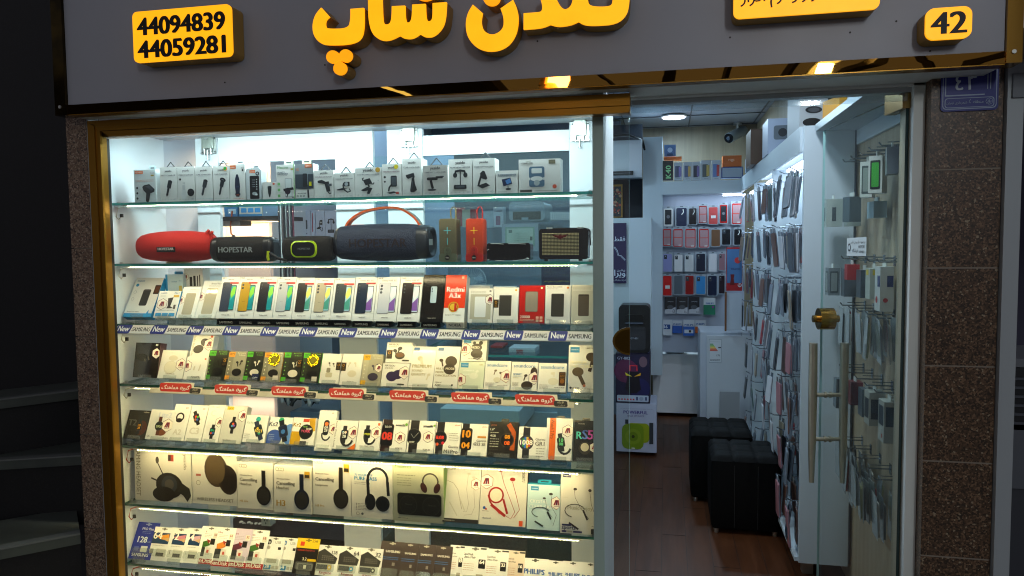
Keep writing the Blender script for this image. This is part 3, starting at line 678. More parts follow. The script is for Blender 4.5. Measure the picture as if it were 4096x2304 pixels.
# ---------- row 1: car accessories
G1, G2, DK = '#8e979c', '#b9c0c3', '#23292f'
Z1 = SZ[0]+.0005
def ydeco(title, pic, tcol='#4c555b', n=5, tw=(.08, .92)):
    def d(F):
        F.T('yesido', .30, .70, .135, '#2c3338', .025); F.T(title, tw[0], tw[1], .255, tcol, .02, hh=.040 if len(title) > 9 else None)
        F.lines(.15, .85, .275, 1, .02, '#b3babd', .006); pic(F); icons(F, .93, n); F.ring(.88, .93, .045, '#8a9195', .01, '#e3e5e3')
    return d
def charger(F, c=DK, hi='#59626b', dx=0):
    F.poly([(.33+dx, .80), (.45+dx, .82), (.56+dx, .60), (.46+dx, .55)][::1], c); F.poly([(.40+dx, .58), (.62+dx, .62), (.72+dx, .44), (.50+dx, .37)], c)
    F.E(.61+dx, .42, .125, '#30373d', .085, rot=.3); F.E(.61+dx, .415, .07, '#14181b', .045, rot=.3); F.L([(.44+dx, .60), (.37+dx, .77)], .025, hi); F.E(.385+dx, .82, .035, '#16191c')
def dual(F):
    F.E(.36, .80, .17, '#e4e6e6', .26); F.R(.26, .66, .46, .80, '#dadddd'); F.R(.28, .52, .44, .67, '#c9cdcd'); F.L([(.33, .50), (.33, .44)], .03, '#a8acae'); F.L([(.40, .50), (.40, .44)], .03, '#a8acae')
    F.E(.76, .74, .20, '#16191c'); F.E(.74, .69, .15, '#262b30', .10); F.E(.16, .36, .06, '#222')
def bigusb(F): charger(F); F.E(.62, .40, .19, '#23282d', .12, rot=.35); F.E(.62, .395, .14, '#0f1214', .08, rot=.35); F.L([(.55, .385), (.68, .41)], .03, '#8a949b'); F.E(.80, .08, .12, '#ff9d1e'); F.E(.78, .07, .09, '#35b34a')
def ldnio(F):
    F.R(.05, .03, .42, .12, '#e8702a'); F.T('LDNIO', .09, .38, .10, '#fff', .01); F.lines(.75, .95, .09, 2, .03, '#9aa0a2')
def d_fm(F):
    ldnio(F); F.R(.78, .16, .92, .20, '#b09a3a'); F.lines(.08, .9, .31, 2, .035, '#d07a4c', .01); F.lines(.08, .6, .375, 1, .03, '#a4abae')
    for i in range(3): F.E(.14, .55+.16*i, .045, DK); F.lines(.05, .3, .60+.16*i, 1, .02, '#a4abae')
    F.poly([(.46, .47), (.70, .44), (1.0-.06, .60), (.92, .68), (.74, .72), (.68, .93), (.52, .95), (.55, .72), (.42, .62), (.38, .52)][::-1], '#262d33'); F.poly([(.50, .50), (.70, .48), (.88, .60), (.80, .64)][::-1], '#444d55'); F.E(.60, .94, .07, '#15191d')
def d_ld(F):
    ldnio(F); F.R(.80, .14, .9, .20, DK); F.poly([(.40, .90), (.33, .62), (.36, .40), (.44, .28), (.54, .28), (.62, .40), (.66, .62), (.60, .90)][::1][::-1], '#232c44'); F.E(.5, .83, .17, '#1a2238', .11); F.E(.5, .62, .155, '#2e3a57', .05); F.R(.40, .84, .60, .86, '#b5552a'); F.T('QC3.0 | USB-C PD', .2, .86, .965, '#d0692e', .01)
def d_bl(F):
    F.RR(.05, .03, .95, .985, .10, '#cfd6d8'); F.RR(.24, .24, .86, .97, .06, '#12171c'); F.R(.25, .06, .62, .15, '#e8702a'); F.T('LDNIO', .30, .58, .13, '#fff', .01); F.E(.76, .17, .12, '#1d232b'); F.E(.76, .17, .06, '#b9c4c9')
    for i in range(5): F.E(.70, .36+.075*i, .035, '#c8cfd2')
    F.lines(.42, .60, .36, 4, .07, '#8c979d', .02); F.E(.55, .80, .16, '#aeb9be', .10); F.E(.66, .83, .09, '#e4eaec', .06)
def d_mi(F):
    F.RR(.72, .07, .86, .16, .03, '#d8532f'); F.poly([(.36, .27), (.64, .27), (.60, .62), (.52, .86), (.46, .86), (.39, .62)][::-1], '#23282e'); F.E(.5, .27, .14, '#373e45', .05); F.lines(.1, .7, .94, 1, .02, '#8d9498')
def d_mea(F):
    F.T('Meacces', .08, .66, .115, '#3f9a4a', .012); F.R(.80, .12, .94, .16, '#b09a3a'); F.T('GRAVITY', .06, .48, .245, '#1f3a52', .03); F.T('CAR MOUNT', .06, .66, .295, '#1f3a52', .03); F.lines(.06, .6, .32, 1, .02, '#55606a')
    for i in range(3): F.RR(.07, .52+.17*i, .21, .60+.17*i, .02, '#7fc07a'); F.lines(.06, .3, .62+.17*i, 1, .02, '#8fb58b')
    F.RR(.48, .40, .86, .94, .05, '#8a9398'); F.RR(.50, .41, .84, .93, .045, '#dfe6e6'); F.E(.62, .77, .16, '#2a2030', .17); F.poly([(.38, .70), (.92, .66), (.96, .73), (.40, .78)][::-1], '#23272c'); F.L([(.62, .85), (.56, .95)], .06, DK); F.E(.90, .95, .04, DK); F.R(.965, 0, 1, 1, '#6fbf62')
def d_gr(F):
    F.R(0, 0, 1, .72, '#8a959a'); F.R(0, .30, 1, .66, '#38444e'); F.E(.5, .66, .55, '#38444e', .12); F.T('LDNIO', .60, .9, .09, '#fff', .01); F.R(.55, .02, .93, .11, '#e8702a'); F.T('LDNIO', .60, .88, .085, '#fff', .01); F.T('G', .08, .2, .2, '#d07a4c', .03)
    F.RR(.42, .28, .66, .66, .04, '#1c242c'); F.R(.68, .26, .7, .6, '#90a0a8'); F.R(.76, .52, .90, .64, '#d8d21c'); F.T('CAR HOLDER', .07, .60, .865, '#2f3d4c', .03); F.L([(.70, .74), (.72, .98)], .10, DK)
    for i in range(3): F.ring(.12+.17*i, .92, .05, '#333', .02, '#dfe6e6')
def hold(k):
    def f(F):
        P = F.poly; c = '#23292e'; h2 = '#4a545c'
        if k == 0: P([(.18, .37), (.40, .34), (.62, .42), (.58, .50), (.30, .46), (.18, .44)][::-1], c); P([(.52, .42), (.76, .40), (.84, .76), (.64, .78)][::-1], c); P([(.70, .50), (.90, .48), (.92, .56), (.72, .58)][::-1], h2); F.L([(.72, .78), (.78, .84), (.88, .82)], .05, c)
        elif k == 1: P([(.12, .66), (.42, .60), (.66, .64), (.40, .70), (.14, .70)][::-1], c); F.L([(.46, .64), (.44, .50), (.48, .40)], .07, c); F.RR(.48, .36, .76, .54, .03, c); F.E(.60, .45, .09, '#aab4b9'); F.L([(.48, .68), (.66, .78), (.80, .74), (.74, .64)], .06, c)
        elif k == 2: P([(.30, .42), (.56, .36), (.66, .54), (.40, .60)][::-1], c); F.L([(.30, .44), (.28, .37), (.34, .35)], .04, c); F.L([(.62, .56), (.70, .56), (.72, .51)], .04, c); F.L([(.50, .58), (.54, .66)], .06, c); P([(.22, .76), (.46, .65), (.66, .70), (.54, .90), (.44, .88), (.48, .78), (.30, .80)][::-1], c); icons(F, .45, 1, .88, .88)
        elif k == 3: F.RR(.44, .36, .76, .70, .06, c); F.RR(.48, .40, .72, .66, .04, h2); F.L([(.50, .62), (.36, .72), (.32, .84)], .08, c); P([(.20, .88), (.60, .84), (.76, .88), (.40, .92)][::-1], c)
        elif k == 4: P([(.18, .44), (.60, .38), (.66, .50), (.56, .54), (.52, .50), (.30, .54), (.22, .50)][::-1], c); P([(.40, .86), (.50, .52), (.62, .52), (.66, .68), (.76, .84), (.60, .90), (.44, .90)][::-1], c); F.L([(.54, .60), (.48, .82)], .04, h2)
        elif k == 5: F.RR(.16, .40, .60, .50, .05, c); F.R(.52, .37, .80, .44, c); F.R(.70, .36, .84, .40, h2); F.L([(.32, .50), (.36, .66), (.40, .78)], .10, c); F.E(.36, .82, .18, c, .04); F.E(.36, .815, .13, h2, .02)
        elif k == 6: F.L([(.28, .46), (.30, .34), (.50, .32), (.68, .34), (.72, .46)], .09, c); F.E(.28, .45, .09, c, .10); F.E(.72, .45, .09, c, .10); F.L([(.50, .34), (.50, .76)], .045, c); F.RR(.22, .72, .76, .84, .04, c); F.R(.30, .74, .68, .80, h2)
        else: P([(.32, .42), (.46, .34), (.54, .36), (.66, .56), (.60, .60), (.40, .56)][::-1], c); F.L([(.40, .44), (.28, .68), (.24, .78)], .09, c); P([(.20, .76), (.60, .68), (.78, .76), (.42, .84)][::-1], c)
    return f
R1 = [
 ('charger_box', 'white box with a black transmitter charger picture, first on the topmost shelf', 539, 627, 679, d_fm, dict(depth=.045, tab=(.03, .018, '#cfe0e2', .2), col='#dce4e6')),
 ('charger_box', 'white fast charge box with black loop, second on the topmost shelf', 643, 711, 669, ydeco('FAST CHARGE', charger), dict(loop=1)),
 ('charger_box', 'white charger box picturing a white plug and black puck', 713, 782, 667, ydeco('CAR CHARGER', dual), dict(loop=1)),
 ('charger_box', 'white charger box picturing a plain slanted black plug', 784, 853, 666, ydeco('CAR CHARGER', lambda F: charger(F, '#2e353b', '#69737c')), dict(loop=1)),
 ('charger_box', 'white charger box with a round green and orange sticker', 855, 919, 664, ydeco('CAR CHARGER', bigusb), dict(loop=1)),
 ('charger_box', 'white and orange charger box picturing a dark blue plug standing upright', 921, 984, 657, d_ld, dict(depth=.05, tab=(.035, .022, '#dfe8ea', 0))),
 ('blister_pack', 'rounded clear blister pack with a black window and orange logo', 986, 1048, 673, d_bl, dict(depth=.04, rnd=.012, tab=(.032, .016, '#d5dee0', 0), col='#c3ccd0')),
 ('charger_box', 'smallest white box of the topmost shelf with tiny orange logo', 1051, 1109, 728, d_mi, dict(depth=.03)),
 ('holder_box', 'white and green gravity car mount box with hanging tab', 1107, 1181, 658, d_mea, dict(tab=(.038, .020, '#d9efc9', .05))),
 ('holder_box', 'box showing a grey windscreen photo and a yellow emblem', 1183, 1256, 655, d_gr, dict(tab=(.038, .022, '#dcecb8', 0))),
 ('holder_box', 'white double air outlet box with black hanging loop', 1258, 1336, 681, ydeco('DOUBLE AIR OUTLET', hold(0), '#5a2c48'), dict(loop=1.1)),
 ('holder_box', 'short white dashboard holder box showing a round clip', 1338, 1420, 692, ydeco('DASHBOARD HOLDER', hold(1)), dict(loop=1.1)),
 ('holder_box', 'wide white dashboard holder box with round gold seal', 1421, 1528, 670, lambda F: (ydeco('DASHBOARD HOLDER', hold(2), '#5d666b')(F), F.E(.87, .09, .09, '#c29a3c')), dict(loop=1)),
 ('holder_box', 'white magnetic bracket box with yellow starburst sticker', 1530, 1608, 656, lambda F: (ydeco('MAGNETIC BRACKET', hold(3), '#6a2033')(F), F.E(.74, .09, .11, '#e0cf2e'), F.E(.14, .40, .06, '#333'), F.E(.14, .54, .05, '#333'), F.R(.70, .86, .86, .93, '#c05048')), dict(loop=1.1)),
 ('holder_box', 'tall white car holder box beside the magnetic bracket box', 1610, 1688, 634, ydeco('CAR HOLDER', hold(4)), dict(loop=1.1, depth=.07)),
 ('holder_box', 'white gravity holder box picturing a flat black arm', 1692, 1793, 661, ydeco('GRAVITY HOLDER', hold(5)), dict(loop=1.3, Y=2.615)),
 ('holder_box', 'tall white box picturing a hook shaped mirror holder', 1795, 1890, 636, ydeco('REARVIEW MIRROR', hold(6)), dict(depth=.06)),
 ('holder_box', 'tall white desktop holder box with black loop', 1892, 1981, 633, ydeco('DESKTOP HOLDER', hold(7)), dict(loop=1.1, depth=.07)),
 ('stand_box', 'small square white box with a blue screen picture and Chinese writing', 1984, 2073, 682, lambda F: (F.T('多功能桌面金属支架', .08, .92, .22, '#2c5f7c', .03), F.lines(.10, .9, .25, 1, .03, '#2c5f7c', .012), F.poly([(.26, .38), (.66, .31), (.74, .58), (.34, .68)][::-1], '#13294e'), F.poly([(.42, .44), (.64, .34), (.70, .52), (.50, .60)][::-1], '#4a86c8'), F.L([(.54, .62), (.56, .78)], .05, '#8f989c'), F.E(.56, .80, .13, '#2b3a40', .05), F.lines(.08, .5, .90, 2, .03, '#777')), dict(depth=.05)),
 ('stand_box', 'largest white box of the topmost shelf showing a blue tablet stand', 2075, 2243, 636, lambda F: (F.T('TABLET', .17, .30, .075, '#7c7a62'), F.T('COMPUTER', .07, .34, .135, '#3a3f38', .03), F.T('ROTARY SUPPORT', .07, .34, .18, '#7c7f74'), F.RR(.72, .03, .88, .15, .01, '#6a6650'), F.RR(.25, .22, .62, .82, .05, '#4f6f88'), F.RR(.31, .27, .56, .42, .02, '#dfe4e2'), F.E(.435, .58, .15, '#dfe4e2', .06), F.E(.435, .70, .07, '#a5b2b6'), F.R(.25, .54, .28, .62, '#e0e4e2'), F.R(.59, .54, .62, .62, '#e0e4e2'), F.E(.86, .82, .05, '#c4513a'), F.R(.03, .90, .32, .97, '#4a4a44'), F.T('Suitable for tablet computers', .40, .92, .955, '#3b3d38', .01)), dict(depth=.06, side='#c6cbc9')),
]
for nm, lb, x0, x1, yt, dc, kw in R1:
    kw = dict(dict(depth=.045), **kw); product(nm, lb, 'packaged accessory', x0, x1, yt, Z1, dc, **kw)
# ---------- row 3: power banks and phones
Z3 = 1.334
def d_anker(F):
    F.R(0, .91, 1, 1, '#2a8fca'); F.T('ANKER', .07, .34, .10, '#2c76a8', .02)
    for i, v in enumerate((.19, .37, .55)): F.ring(.13, v, .055, '#2c8ec2' if i == 0 else '#9aa6ad', .055 if i == 0 else .012, '#e6e6e2')
    F.RR(.42, .30, .70, .72, .05, '#2d2a28'); F.R(.44, .32, .68, .34, '#4b4642'); F.T('PowerCore Select', .10, .52, .885, '#3c4348', .015); F.poly([(.76, .96), (.86, .82), (.88, .91), (.96, .91), (.90, .99)][::-1], '#2a8fca')
    F.R(.80, .19, 1, .42, '#2b1a0e'); F.R(.83, .22, .98, .39, '#5a3216')
def d_anker2(F):
    F.T('ANKER', .09, .38, .11, '#2c76a8', .015); F.T('No.1', .72, .92, .11, '#2c76a8', .02); F.RR(.70, .15, .95, .24, .02, '#c9a64a'); F.RR(.10, .16, .34, .23, .03, '#d9d9d4'); hexs(F, .26, .50, .25)
    F.poly([(.48, .28), (.72, .24), (.66, .58), (.80, .64), (.50, .66), (.54, .56)], '#3a3634'); F.RR(.80, .52, .90, .68, .02, '#5a5450'); F.T('Charge Wire-Free. Anywhere. Anytime', .10, .88, .755, '#3f474d')
    for i in range(3): F.RR(.07+.30*i, .83, .34+.30*i, .95, .02, '#3b97cf')
def d_pb(F, c='#bdb59d', t='Battery Pack', logo=1):
    F.T(t, .40, .92, .10, '#5b5a52', .01); F.lines(.30, .92, .13, 2, .03, '#b9b5a6', .006); F.RR(.24, .20, .80, .90, .07, c); F.RR(.26, .21, .785, .885, .06, mat('#cfc7b0', .12, .3)); F.T('SAMSUNG', .38, .60, .965, '#5b5a52', .01)
    hexs(F, .04, .44, .22, edge='#7d3b20')
def galaxy(back, scr, name, cams=2, brand=True, cam='#20242c', seed=0, big=False):
    def d(F):
        top = 'SAMSUNG' if not big else 'Galaxy A55 5G'
        if big: F.T(top, .20, .84, .095, '#55503e', .008)
        else: F.T(top, .36, .70, .075, '#4e4a38', .03)
        F.T(('128/6', '64/4', '128/4', '256/8')[seed % 4], .04, .24, .045, '#2c2a22', .008)
        # front seen behind, then the back
        q = lambda u0, u1, v0, v1, s: [(u0, v1), (u1, v1-.02), (u1+s*.0, v0), (u0+s*.0, v0+.02)]
        F.RR(.46, .20, .90, .80, .05, '#1a2024'); F.RR(.49, .215, .875, .785, .035, scr[0])
        F.poly([(.52, .76), (.86, .76), (.86, .46), (.60, .60)], scr[1]); F.poly([(.60, .40), (.72, .24), (.86, .24), (.86, .40), (.70, .52)], scr[2])
        F.RR(.11, .13, .62, .83, .06, cam); F.RR(.12, .135, .61, .822, .055, back)
        for i in range(cams): F.E(.22, .20+.075*i, .055, cam); F.E(.22, .20+.075*i, .026, '#596069')
        if not big: F.RR(.50, .125, .98, .17, .02, '#b5322a'); F.T('SAMSUNG', .3, .44, .60, cam)
        elif seed != 5: F.RR(.52, .125, .96, .165, .02, '#b5322a')
        F.T(name if not big else 'SAMSUNG', .30 if not big else .34, .74 if not big else .64, .93, '#2c2b24', .012 if not big else .03)
    return d
S1 = ('#2fa8a8', '#1f8f9c', '#8fd24a'); S2 = ('#a8cfe4', '#4a9a8c', '#e8e070'); S3 = ('#c9dbe8', '#7f56a8', '#e8e4f0')
K3 = dict(tilt=19, depth=.022, rough=.3)
P3 = [
 ('power_bank_box', 'large cream and blue power bank box leaning at the cabinet side', 'power bank box', 490, 602, 1112, d_anker, dict(tilt=31, depth=.03, bot='#2a8fca', side='#2a8fca', Y=2.64)),
 ('power_bank_box', 'small white and blue charger box with hexagon sticker, before a larger one', 'power bank box', 612, 701, 1164, d_anker2, dict(tilt=24, depth=.03, side='#2a8fca', bot='#d9e4e8', Y=2.625)),
 ('power_bank_box', 'cream battery box with beige phone shaped picture, the shorter', 'power bank box', 703, 776, 1148, lambda F: d_pb(F, t='Wireless Battery Pack'), dict(tilt=26, depth=.028, Y=2.625)),
 ('power_bank_box', 'cream battery box with beige phone shaped picture, the taller', 'power bank box', 778, 860, 1123, d_pb, dict(tilt=27, depth=.028, Y=2.63)),
 ('phone_box', 'slanted phone box picturing a grey blue phone with two lenses', 'phone box', 862, 935, 1108, galaxy('#3b4254', S1, 'Galaxy A06', 2, seed=1), {}),
 ('phone_box', 'slanted phone box picturing a golden yellow phone', 'phone box', 936, 1011, 1107, galaxy('#b8912a', S1, 'Galaxy A06', 2, seed=2), {}),
 ('phone_box', 'slanted phone box picturing a black phone with two lenses', 'phone box', 1012, 1087, 1107, galaxy('#26262c', S1, 'Galaxy A06', 2, seed=0), {}),
 ('phone_box', 'slanted phone box picturing a silver white phone with two lenses', 'phone box', 1088, 1164, 1108, galaxy('#b9bcc0', S1, 'Galaxy A06', 2, seed=4), {}),
 ('phone_box', 'slanted phone box picturing a black phone with three lenses, beside a beige one', 'phone box', 1165, 1240, 1111, galaxy('#2e2c2c', S2, 'Galaxy A16', 3, seed=2), {}),
 ('phone_box', 'slanted phone box picturing a beige phone with three lenses', 'phone box', 1241, 1318, 1112, galaxy('#b3a890', S2, 'Galaxy A16', 3, seed=0), {}),
 ('phone_box', 'slanted phone box picturing a slate phone, between beige and navy ones', 'phone box', 1319, 1403, 1113, galaxy('#3a4248', S2, 'Galaxy A16', 3, seed=3), {}),
 ('phone_box', 'slanted phone box picturing a navy phone and a lilac screen', 'phone box', 1404, 1491, 1109, galaxy('#1f2c40', S3, '', 3, seed=0, big=True), {}),
 ('phone_box', 'slanted phone box picturing a white phone and a lilac screen', 'phone box', 1492, 1585, 1109, galaxy('#c7c9d2', S3, '', 3, seed=5, big=True, cam='#3a3c44'), {}),
 ('phone_box', 'slanted phone box picturing a black phone and a lilac screen', 'phone box', 1586, 1677, 1108, galaxy('#221a1a', S3, '', 3, seed=3, big=True), {}),
 ('phone_box', 'black slanted phone box with a small pale blue phone', 'phone box', 1679, 1768, 1099, lambda F: (F.RR(.38, .25, .66, .60, .05, '#a8bccb'), [F.E(.44, .29+.035*i, .028, '#3a4450') for i in range(3)], F.T('Galaxy S24 FE', .34, .70, .93, '#c9c4b4'), F.R(.06, .02, .9, .04, '#55492a')), dict(col='#171410', rough=.22)),
 ('phone_box', 'red and white phone box with a round gold seal', 'phone box', 1770, 1855, 1100, lambda F: (F.R(0, 0, 1, .70, '#d83a14'), F.T('Redmi', .08, .92, .36, '#fff', .02), F.T('A3x', .20, .78, .49, '#fff', .02), F.E(.46, .68, .25, '#c79a1e'), F.E(.46, .68, .20, '#8f1f12'), F.E(.46, .68, .17, '#d6ae35'), F.R(.50, .60, .60, .77, '#c2261a'), F.T('Large 6.71" display', .10, .84, .86, '#4a4a40'), F.RR(.76, .03, .88, .08, .02, '#f0a080')), dict(depth=.045)),
 ('power_bank_box', 'grey framed white power bank box with hexagon sticker', 'power bank box', 1869, 1969, 1154, lambda F: (F.lines(.08, .7, .08, 3, .025, '#9a9a92'), F.R(.08, .17, .92, .90, '#b6b4a4'), F.RR(.26, .24, .72, .84, .04, '#e2e6ea'), F.RR(.84, .05, .92, .10, .02, '#777'), hexs(F, .88, .33, .22)), dict(tilt=14, depth=.04)),
 ('power_bank_box', 'white power bank box with a plain dark slab and black gold label', 'power bank box', 1971, 2071, 1150, lambda F: (F.RR(.22, .22, .72, .80, .02, '#3c3a36'), goldlab(F, .09, .46, .11), F.RR(.85, .05, .93, .10, .02, '#e0a020'), F.ring(.18, .92, .04, '#bbb', .01, '#e6e6e2'), F.ring(.40, .92, .04, '#bbb', .01, '#e6e6e2')), dict(tilt=14, depth=.04)),
 ('power_bank_box', 'bright red power bank box with a grey slab', 'power bank box', 2073, 2176, 1142, lambda F: (F.RR(.24, .16, .74, .70, .05, '#6e655c'), F.RR(.26, .17, .72, .69, .04, '#8b8378'), F.T('20000', .05, .44, .87, '#f4e4d4', .02), F.lines(.05, .6, .90, 2, .025, '#f0c0a0'), [F.RR(.68+.15*i, .82+.08*j, .79+.15*i, .88+.08*j, .01, '#e8b8a0') for i in (0, 1) for j in (0, 1)], F.RR(.84, .04, .92, .09, .02, '#eec')), dict(tilt=14, depth=.04, col='#b5170f', bot='#8f120c')),
 ('power_bank_box', 'white power bank box with a tall charcoal slab', 'power bank box', 2178, 2281, 1141, lambda F: (F.T('Power Bank 20000', .06, .66, .06, '#777'), F.lines(.06, .5, .09, 1, .02, '#999'), F.RR(.24, .22, .74, .82, .04, '#33322f'), F.T('20000', .06, .28, .92, '#8f8b80'), F.RR(.84, .04, .93, .09, .02, '#e88a2a')), dict(tilt=12, depth=.04)),
 ('power_bank_box', 'cream power bank box with a brownish slab, last on the third shelf', 'power bank box', 2283, 2383, 1140, lambda F: (F.lines(.06, .8, .05, 3, .025, '#a9a592'), F.R(.05, .15, .96, .96, '#cdc9b6'), F.RR(.28, .24, .72, .80, .04, '#54493c'), F.R(.31, .26, .69, .28, '#3a322a')), dict(tilt=12, depth=.05, col='#dcd8c6')),
]
for nm, lb, ct, x0, x1, yt, dc, kw in P3:
    k = dict(K3); k['Y'] = 2.62; k.update(kw)
    o = product(nm, lb, ct, x0, x1, yt, Z3-(.004 if x0 > 1400 else 0), dc, **k)
    if nm == 'power_bank_box': stand(o, lb)
# boxes standing behind the first ones
product('charger_box', 'pale blue charger box behind the small white and blue one', 'packaged accessory', 668, 738, 1098, SZ[2]+.001, lambda F: (F.T('ANKER', .34, .66, .17, '#2c76a8'), F.T('No.1', .78, .95, .15, '#2c76a8'), F.R(.76, .24, .94, .36, '#c9b45a'), F.R(0, 0, .12, 1, '#2a8fca')), Y=2.74, depth=.04, col='#c4dbe6', tab=(.04, .012, '#2a8fca', .1))
product('charger_box', 'white adapter box with cable pictures behind the battery boxes', 'packaged accessory', 742, 818, 1074, SZ[2]+.001, lambda F: (hexs(F, .10, .16, .18), F.R(.30, .16, .44, .34, '#2b2b2b'), F.R(.50, .14, .62, .34, '#2b2b2b'), F.L([(.72, .14), (.72, .34)], .05, '#2b2b2b'), F.L([(.84, .12), (.84, .34)], .05, '#2b2b2b'), F.R(0, .42, 1, .44, '#b9b6a8')), Y=2.76, depth=.05)
product('power_bank_box', 'white box edge showing behind the grey framed power bank box', 'power bank box', 1876, 1962, 1142, SZ[2]+.001, None, Y=2.74, depth=.05)
product('power_bank_box', 'white box edge showing behind the plain dark slab box', 'power bank box', 1975, 2060, 1147, SZ[2]+.001, None, Y=2.74, depth=.05)
# black name blocks under the phones
blk = []
for i, (x0, x1) in enumerate(((865, 942), (947, 1017), (1020, 1092), (1094, 1168), (1171, 1246), (1248, 1322), (1328, 1392), (1408, 1482), (1500, 1565), (1588, 1660), (1682, 1758))):
    a = at(x0, 1297, 2.612); b = at(x1, 1297, 2.612); w = b.x-a.x; mb = MB()
    mb.prism([(-w/2, 0), (w/2, 0), (w/2+.004, .022), (-w/2+.003, .022)], .06, mat('#0b0b0b', .25), fr=lambda x, z, c: (x, c, z))
    F = Face(mb, (-w/2, 0, 0), (1, 0, 0), (0, 0, 1), w, .022); F.T('SAMSUNG', .16, .84, .72, '#d6d2c4', .03)
    o = mb.ob('name_block', None, ((a.x+b.x)/2, 2.612, SZ[2]+.001))
    tag(o, 'small black name block under the phone box '+('of the grey blue phone', 'of the golden phone', 'of the black two lens phone', 'of the silver white phone', 'of the black three lens phone', 'of the beige phone', 'of the slate phone', 'of the navy phone', 'of the white lilac screen phone', 'of the black lilac screen phone', 'with the small pale blue phone')[i], 'name block', 'black name blocks under the phone boxes')
a = at(1785, 1310, 2.612); b = at(1854, 1310, 2.612); w = b.x-a.x; mb = MB(); mb.box(-w/2, w/2, 0, .05, 0, .022, mat('#d9d5c6', .35)); F = Face(mb, (-w/2, 0, 0), (1, 0, 0), (0, 0, 1), w, .022); F.T('NOKIA', .15, .85, .72, '#111', .03)
tag(mb.ob('name_block', None, ((a.x+b.x)/2, 2.612, SZ[2]+.001)), 'white name block with dark letters under the red phone box', 'name block')
# price rail with New labels
rl = root('label_rail', (-1.23, 2.558, SZ[2]-.032)); rl.rotation_euler.x = R_(-38); tag(rl, 'white rail of blue and white labels along the third shelf', 'label rail')
mb = MB(); xa = at(480, 1310, 2.587).x+1.23; xb = at(2368, 1340, 2.587).x+1.23
mb.box(xa, xb, .003, .006, .0, .040, mat('#e4e0d2', .4)); mb.box(xa, xb, .003, .02, .0401, .0415, mat('#e4e0d2', .4)); mb.ob('strip', rl)
xs = [472, 612, 755, 900, 1051, 1206, 1363, 1523, 1687, 1852, 2021, 2197, 2375]
for i in range(12):
    a = at(xs[i], 1312+i*2.7, 2.58).x+1.23; b = at(xs[i+1], 1314+i*2.7, 2.58).x+1.23; w = b-a; mb = MB()
    F = Face(mb, (0, 0, 0), (1, 0, 0), (0, 0, 1), w, .040)
    F.RR(.0, .0, .985, .92, .04, '#e9e6dc'); F.RR(-.005, -.03, .41, 1.0, .04, '#1c2a78', sh=.03); F.T('New', .05, .36, .74, '#f4f2ea', .028, hh=.62); F.T('SAMSUNG', .45, .95, .72, '#15130f', .03, hh=.46)
    mb.ob('label', rl, (a, .0025-(.0004*(i % 2)), 0))
rl = root('label_rail', (-1.23, 2.560, SZ[3]-.022)); rl.rotation_euler.x = R_(-38); tag(rl, 'white rail of red Persian labels along the fourth shelf', 'label rail')
mb = MB(); xa = at(612, 1550, 2.587).x+1.23; xb = at(2298, 1600, 2.587).x+1.23
mb.box(xa, xb, .003, .006, .0, .021, mat('#e4ddc6', .4)); mb.ob('strip', rl)
for i, (x0, x1) in enumerate(((634, 811), (853, 1040), (1080, 1272), (1310, 1505), (1552, 1755), (1799, 2012), (2054, 2276))):
    y = 1545+i*9.5; a = at(x0, y, 2.58).x+1.23; b = at(x1, y, 2.58).x+1.23; w = b-a; mb = MB(); F = Face(mb, (0, 0, 0), (1, 0, 0), (0, 0, 1), w, .050)
    F.poly([(-.04, 1), (1.02, 1), (1.0, .42), (.80, .40), (.78, .02), (.10, .02), (.03, .5)], '#e9e3cf')
    F.RR(.04, .10, .76, .86, .05, '#cc3022', sh=-.10); F.RR(.74, .50, .98, .96, .03, '#26221c', sh=-.04); F.T(fa('گروه هماهنگ'), .09, .71, .64, '#fbf6ec', .028)
    F.T(fa('ماه'), .80, .87, .70, '#d8cfae'); F.T('۱۸', .88, .93, .70, '#d8cfae'); F.T(fa('ضمانت'), .82, .94, .90, '#d8cfae')
    mb.ob('label', rl, (a, .002, 0))
# ---------- row 4: earbuds
def bud(F, u, v, s, c, flip=1, rot=0.3):
    k = F.w/F.h; F.E(u, v, s*.55, c, s*.42, rot=rot*flip); F.L([(u+.1*s*flip, v), (u+.55*s*flip, v+1.6*s*k)], s*.38, c)
def case(F, u, v, s, c, c2=None):
    F.E(u, v, s, c, s*.72); F.E(u, v-.15*s*F.w/F.h, s*.86, c2 or c, s*.45)
def qcy(c, c2, acc, txt, buds, cs, sk=None):
    def d(F):
        F.R(.0, 0, .30, 1, c2); F.R(.02, .02, .36, .19, acc); F.ring(.12, .10, .055, '#1b2a10', .015, acc); F.ring(.19, .10, .055, '#1b2a10', .015, acc); F.ring(.26, .10, .055, '#1b2a10', .015, acc)
        F.T('Be Creative', .50, .92, .07, txt, .01); F.T('Go Beyond', .56, .92, .14, txt, .01)
        for i in range(4): F.E(.13, .36+.13*i, .03, txt)
        F.R(0, .84, .26, .97, acc); bud(F, .55, .38, .13, buds, 1); bud(F, .78, .34, .13, buds, -1); case(F, .60, .72, .26, cs)
        if sk == 'foil': foil(F, .55, .26, .30); F.R(.62, .80, .90, .95, '#d8d4c8')
        if sk == 'lab': goldlab(F, .88, .40, .13)
        if sk == 'blue': F.RR(.50, .76, .9, .95, .03, '#1c2a55'); F.T(fa('متین'), .56, .84, .90, '#dfe3ee', .02)
    return d
def shell(F, u, v, s, c):
    F.E(u-.3*s, v+.1*s, s*.62, c, s*.52, rot=.2); F.E(u+.35*s, v-.15*s, s*.6, c, s*.5, rot=-.2)
GRN = ('#23261c', '#2c3324', '#4fae2c', '#7dbb55')
GRY = ('#8e8b78', '#a09d8a', '#e0962c', '#d8d4c0')
